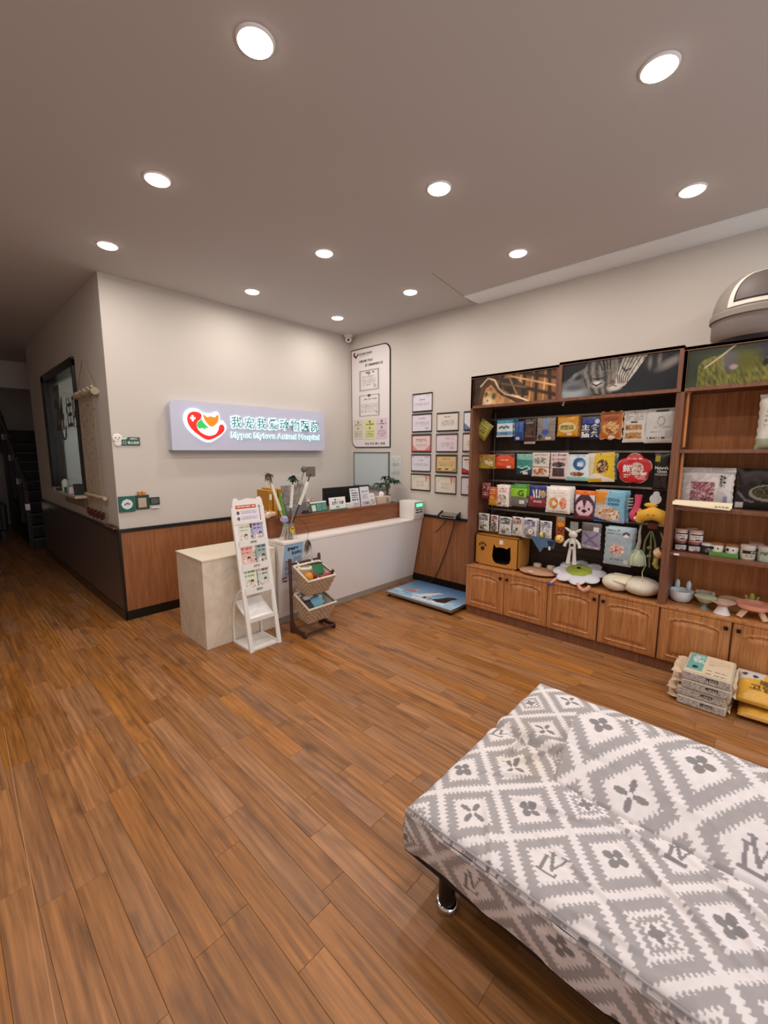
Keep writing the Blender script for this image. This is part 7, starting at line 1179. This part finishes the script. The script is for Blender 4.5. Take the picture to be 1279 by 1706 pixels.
def hgt(X, Y):
    z = np.full(X.shape, SZ1); e = np.minimum(np.minimum(X - SX0, SX1 - X), SY1 - Y); z -= 0.03 * np.exp(-np.clip(e, 0, 1) / 0.016)                                      # soft edge
    cr = 1.53 + 0.012 * np.sin(Y * 9); z -= 0.03 * np.exp(-((X - cr) / 0.02) ** 2) * (0.45 + 0.55 * np.clip((Y - .3) * 3, 0, 1)); z += 0.014 * np.exp(-((X - cr - .045) / 0.03) ** 2) + 0.008 * np.exp(-((X - cr + .05) / 0.03) ** 2)  # fold between seat and back
    z += 0.035 * np.exp(-((X - 1.53) / 0.06) ** 2 - ((Y - .74) / 0.05) ** 2) * np.sin((X - 1.53) * 60 + 1) * .4
    for (px, py, ang, ln_, am) in ((1.3, .62, 2.2, .28, .006), (1.42, .6, 2.6, .25, .008), (1.25, .45, 1.9, .3, .005), (1.1, .3, 1.3, .25, .004), (1.2, .1, 1.1, .3, .006), (1.05, .55, 0.6, .2, .004), (1.33, .2, 1.5, .25, .006), (1.3, -.05, 1.2, .3, .006), (1.47, .66, 3.0, .2, .01), (1.0, .2, 1.7, .2, .004), (1.15, -.1, 0.8, .25, .005)):
        c_, s_ = math.cos(ang), math.sin(ang); a = (X - px) * c_ + (Y - py) * s_; b = -(X - px) * s_ + (Y - py) * c_; z += 1.7 * am * np.exp(-(b / 0.009) ** 2 - (a / ln_ / .5) ** 2) - 1.7 * am * .7 * np.exp(-((b - .018) / 0.012) ** 2 - (a / ln_ / .5) ** 2)
    z += 0.006 * (vnoise(X * 9, Y * 9, 5) - .5) + 0.004 * (vnoise(X * 25 + Y * 18, Y * 14, 8) - .5); return z
def grid_mesh(mb, P, col):
    ny, nx = P.shape[:2]; mb.raw(P.reshape(-1, 3).tolist(), [(j * nx + i, j * nx + i + 1, (j + 1) * nx + i + 1, (j + 1) * nx + i) for j in range(ny - 1) for i in range(nx - 1)], col.reshape(-1, 3).tolist())
dx_ = 0.0032
X, Y = np.meshgrid(np.arange(SX0, SX1 + 1e-6, dx_), np.arange(SY1, -0.5, -dx_)); Z = hgt(X, Y); mb = MB(); LX, LY, OX, OY = 0.28, 0.252, 1.07, 0.62
grid_mesh(mb, np.stack([X, Y, Z], -1), cover_print(X, Y, LX, LY, OX, OY))
X2, Y2_ = np.meshgrid(np.arange(SX0, SX1 + 1e-6, 0.02), np.linspace(-0.5 + 0.002, SY0, 24)); grid_mesh(mb, np.stack([X2, Y2_, np.full(X2.shape, SZ1)], -1), cover_print(X2, Y2_, LX, LY, OX, OY))
cov = mb.build('cover_top', M_cloth, sf, smooth=70)
# skirt: front long side (X=SX0) and end (Y=SY1)
S_, T_ = np.meshgrid(np.arange(SY1, -0.6, -0.005), np.linspace(0, 1, 36)); ztop = hgt(np.full(S_.shape, SX0), S_); wav = 0.008 * (vnoise(S_ * 14, T_ * 2, 3) - .5) + 0.006 * np.sin(T_ * PI) + 0.004 * np.exp(-((T_ - .06) / .03) ** 2); zz = ztop * (1 - T_) + SZ0 * T_
mb = MB(); grid_mesh(mb, np.stack([SX0 - wav, S_, zz], -1), cover_print(SX0 - T_ * .16 + (S_ * .1), S_ - .05, LX, LY, OX, OY)); mb.build('cover_front_skirt', M_cloth, sf, smooth=70)
S_, T_ = np.meshgrid(np.arange(SX0, SX1 + 1e-6, 0.005), np.linspace(0, 1, 36)); ztop = hgt(S_, np.full(S_.shape, SY1)); wav = 0.008 * (vnoise(S_ * 14, T_ * 2, 6) - .5) + 0.006 * np.sin(T_ * PI); zz = ztop * (1 - T_) + SZ0 * T_
mb = MB(); grid_mesh(mb, np.stack([S_, SY1 + wav, zz], -1), cover_print(S_, SY1 + T_ * .16, LX, LY, OX, OY)); mb.build('cover_end_skirt', M_cloth, sf, smooth=70)
S_, T_ = np.meshgrid(np.arange(SY1, SY0, -0.02), np.linspace(0, 1, 8)); ztop = hgt(np.full(S_.shape, SX1), S_); mb = MB(); grid_mesh(mb, np.stack([np.full(S_.shape, SX1), S_, ztop * (1 - T_) + SZ0 * T_], -1), cover_print(SX1 + T_ * .16, S_, LX, LY, OX, OY)); mb.build('cover_back_skirt', M_cloth, sf, smooth=70)
MB().tube([(SX0 + 0.004, y, float(hgt(np.array([[SX0 + 0.012]]), np.array([[y]]))[0, 0]) + 0.001) for y in np.arange(SY1 - 0.01, -0.5, -0.03)], 0.003, 5).build('front_piping', mat('piping_grey', '#a8a2a4', 0.85), cov)
# raised middle backrest panel under the same cloth
PX0, PX1, PY1 = 1.372, 1.80, 0.535
A_, B_ = np.meshgrid(np.linspace(0, 1, 130), np.arange(0, 1.06, 0.004)); sk = 0.045 * (1 - A_); Xc = PX0 + (PX1 - PX0) * A_; Yc = PY1 - sk - B_
up_ = np.clip(A_ / 0.76, 0, 1); prof = np.where(A_ < .76, 0.016 * np.clip(A_ / .02, 0, 1) ** .6 + 0.119 * np.sin(up_ * PI / 2), 0.135 * np.clip(1 - ((A_ - .76) / .14) ** 2, 0, 1) ** .5); endf = np.clip(B_ / 0.012, 0, 1) ** 0.5
Zc = SZ1 - 0.012 + prof * endf + 0.006 * (vnoise(Xc * 12, Yc * 10, 9) - .5) + 0.005 * np.exp(-(((Xc - 1.46) - (Yc * .1)) / .012) ** 2) * np.sin(Yc * 12)
mb = MB(); grid_mesh(mb, np.stack([Xc, Yc, Zc], -1), cover_print(Xc, Yc, 0.40, 0.305, 1.437, 0.262, 1.2)); mb.build('backrest_panel', M_cloth, sf, smooth=70)
MB().box((SX0 + 0.012, SY0, SZ0 - 0.018), (SX1 - 0.012, SY1 - 0.012, SZ0 + 0.12)).build('base_frame', mat('sofa_base_black', '#141012', 0.6), sf)
MB().box((SX0 - 0.002, SY0, SZ0 - 0.008), (SX0 + 0.02, SY1 - 0.001, SZ0 + 0.008), 0.003).build('front_edge_strip', MATS['sofa_base_black'], sf)
for x in (1.035, 1.92):
    for y in (0.685, -0.8):
        l_ = MB().tube([(x, y, 0.02), (x, y, 0.185)], 0.028, 16).build('leg', mat('leg_dark', '#2c2320', 0.3, 0.4), sf, smooth=50); MB().lathe((x, y, 0), [(0.036, 0), (0.038, 0.004), (0.036, 0.02), (0.03, 0.024)], 24).build('foot_ring', M_chrome, l_, smooth=50)
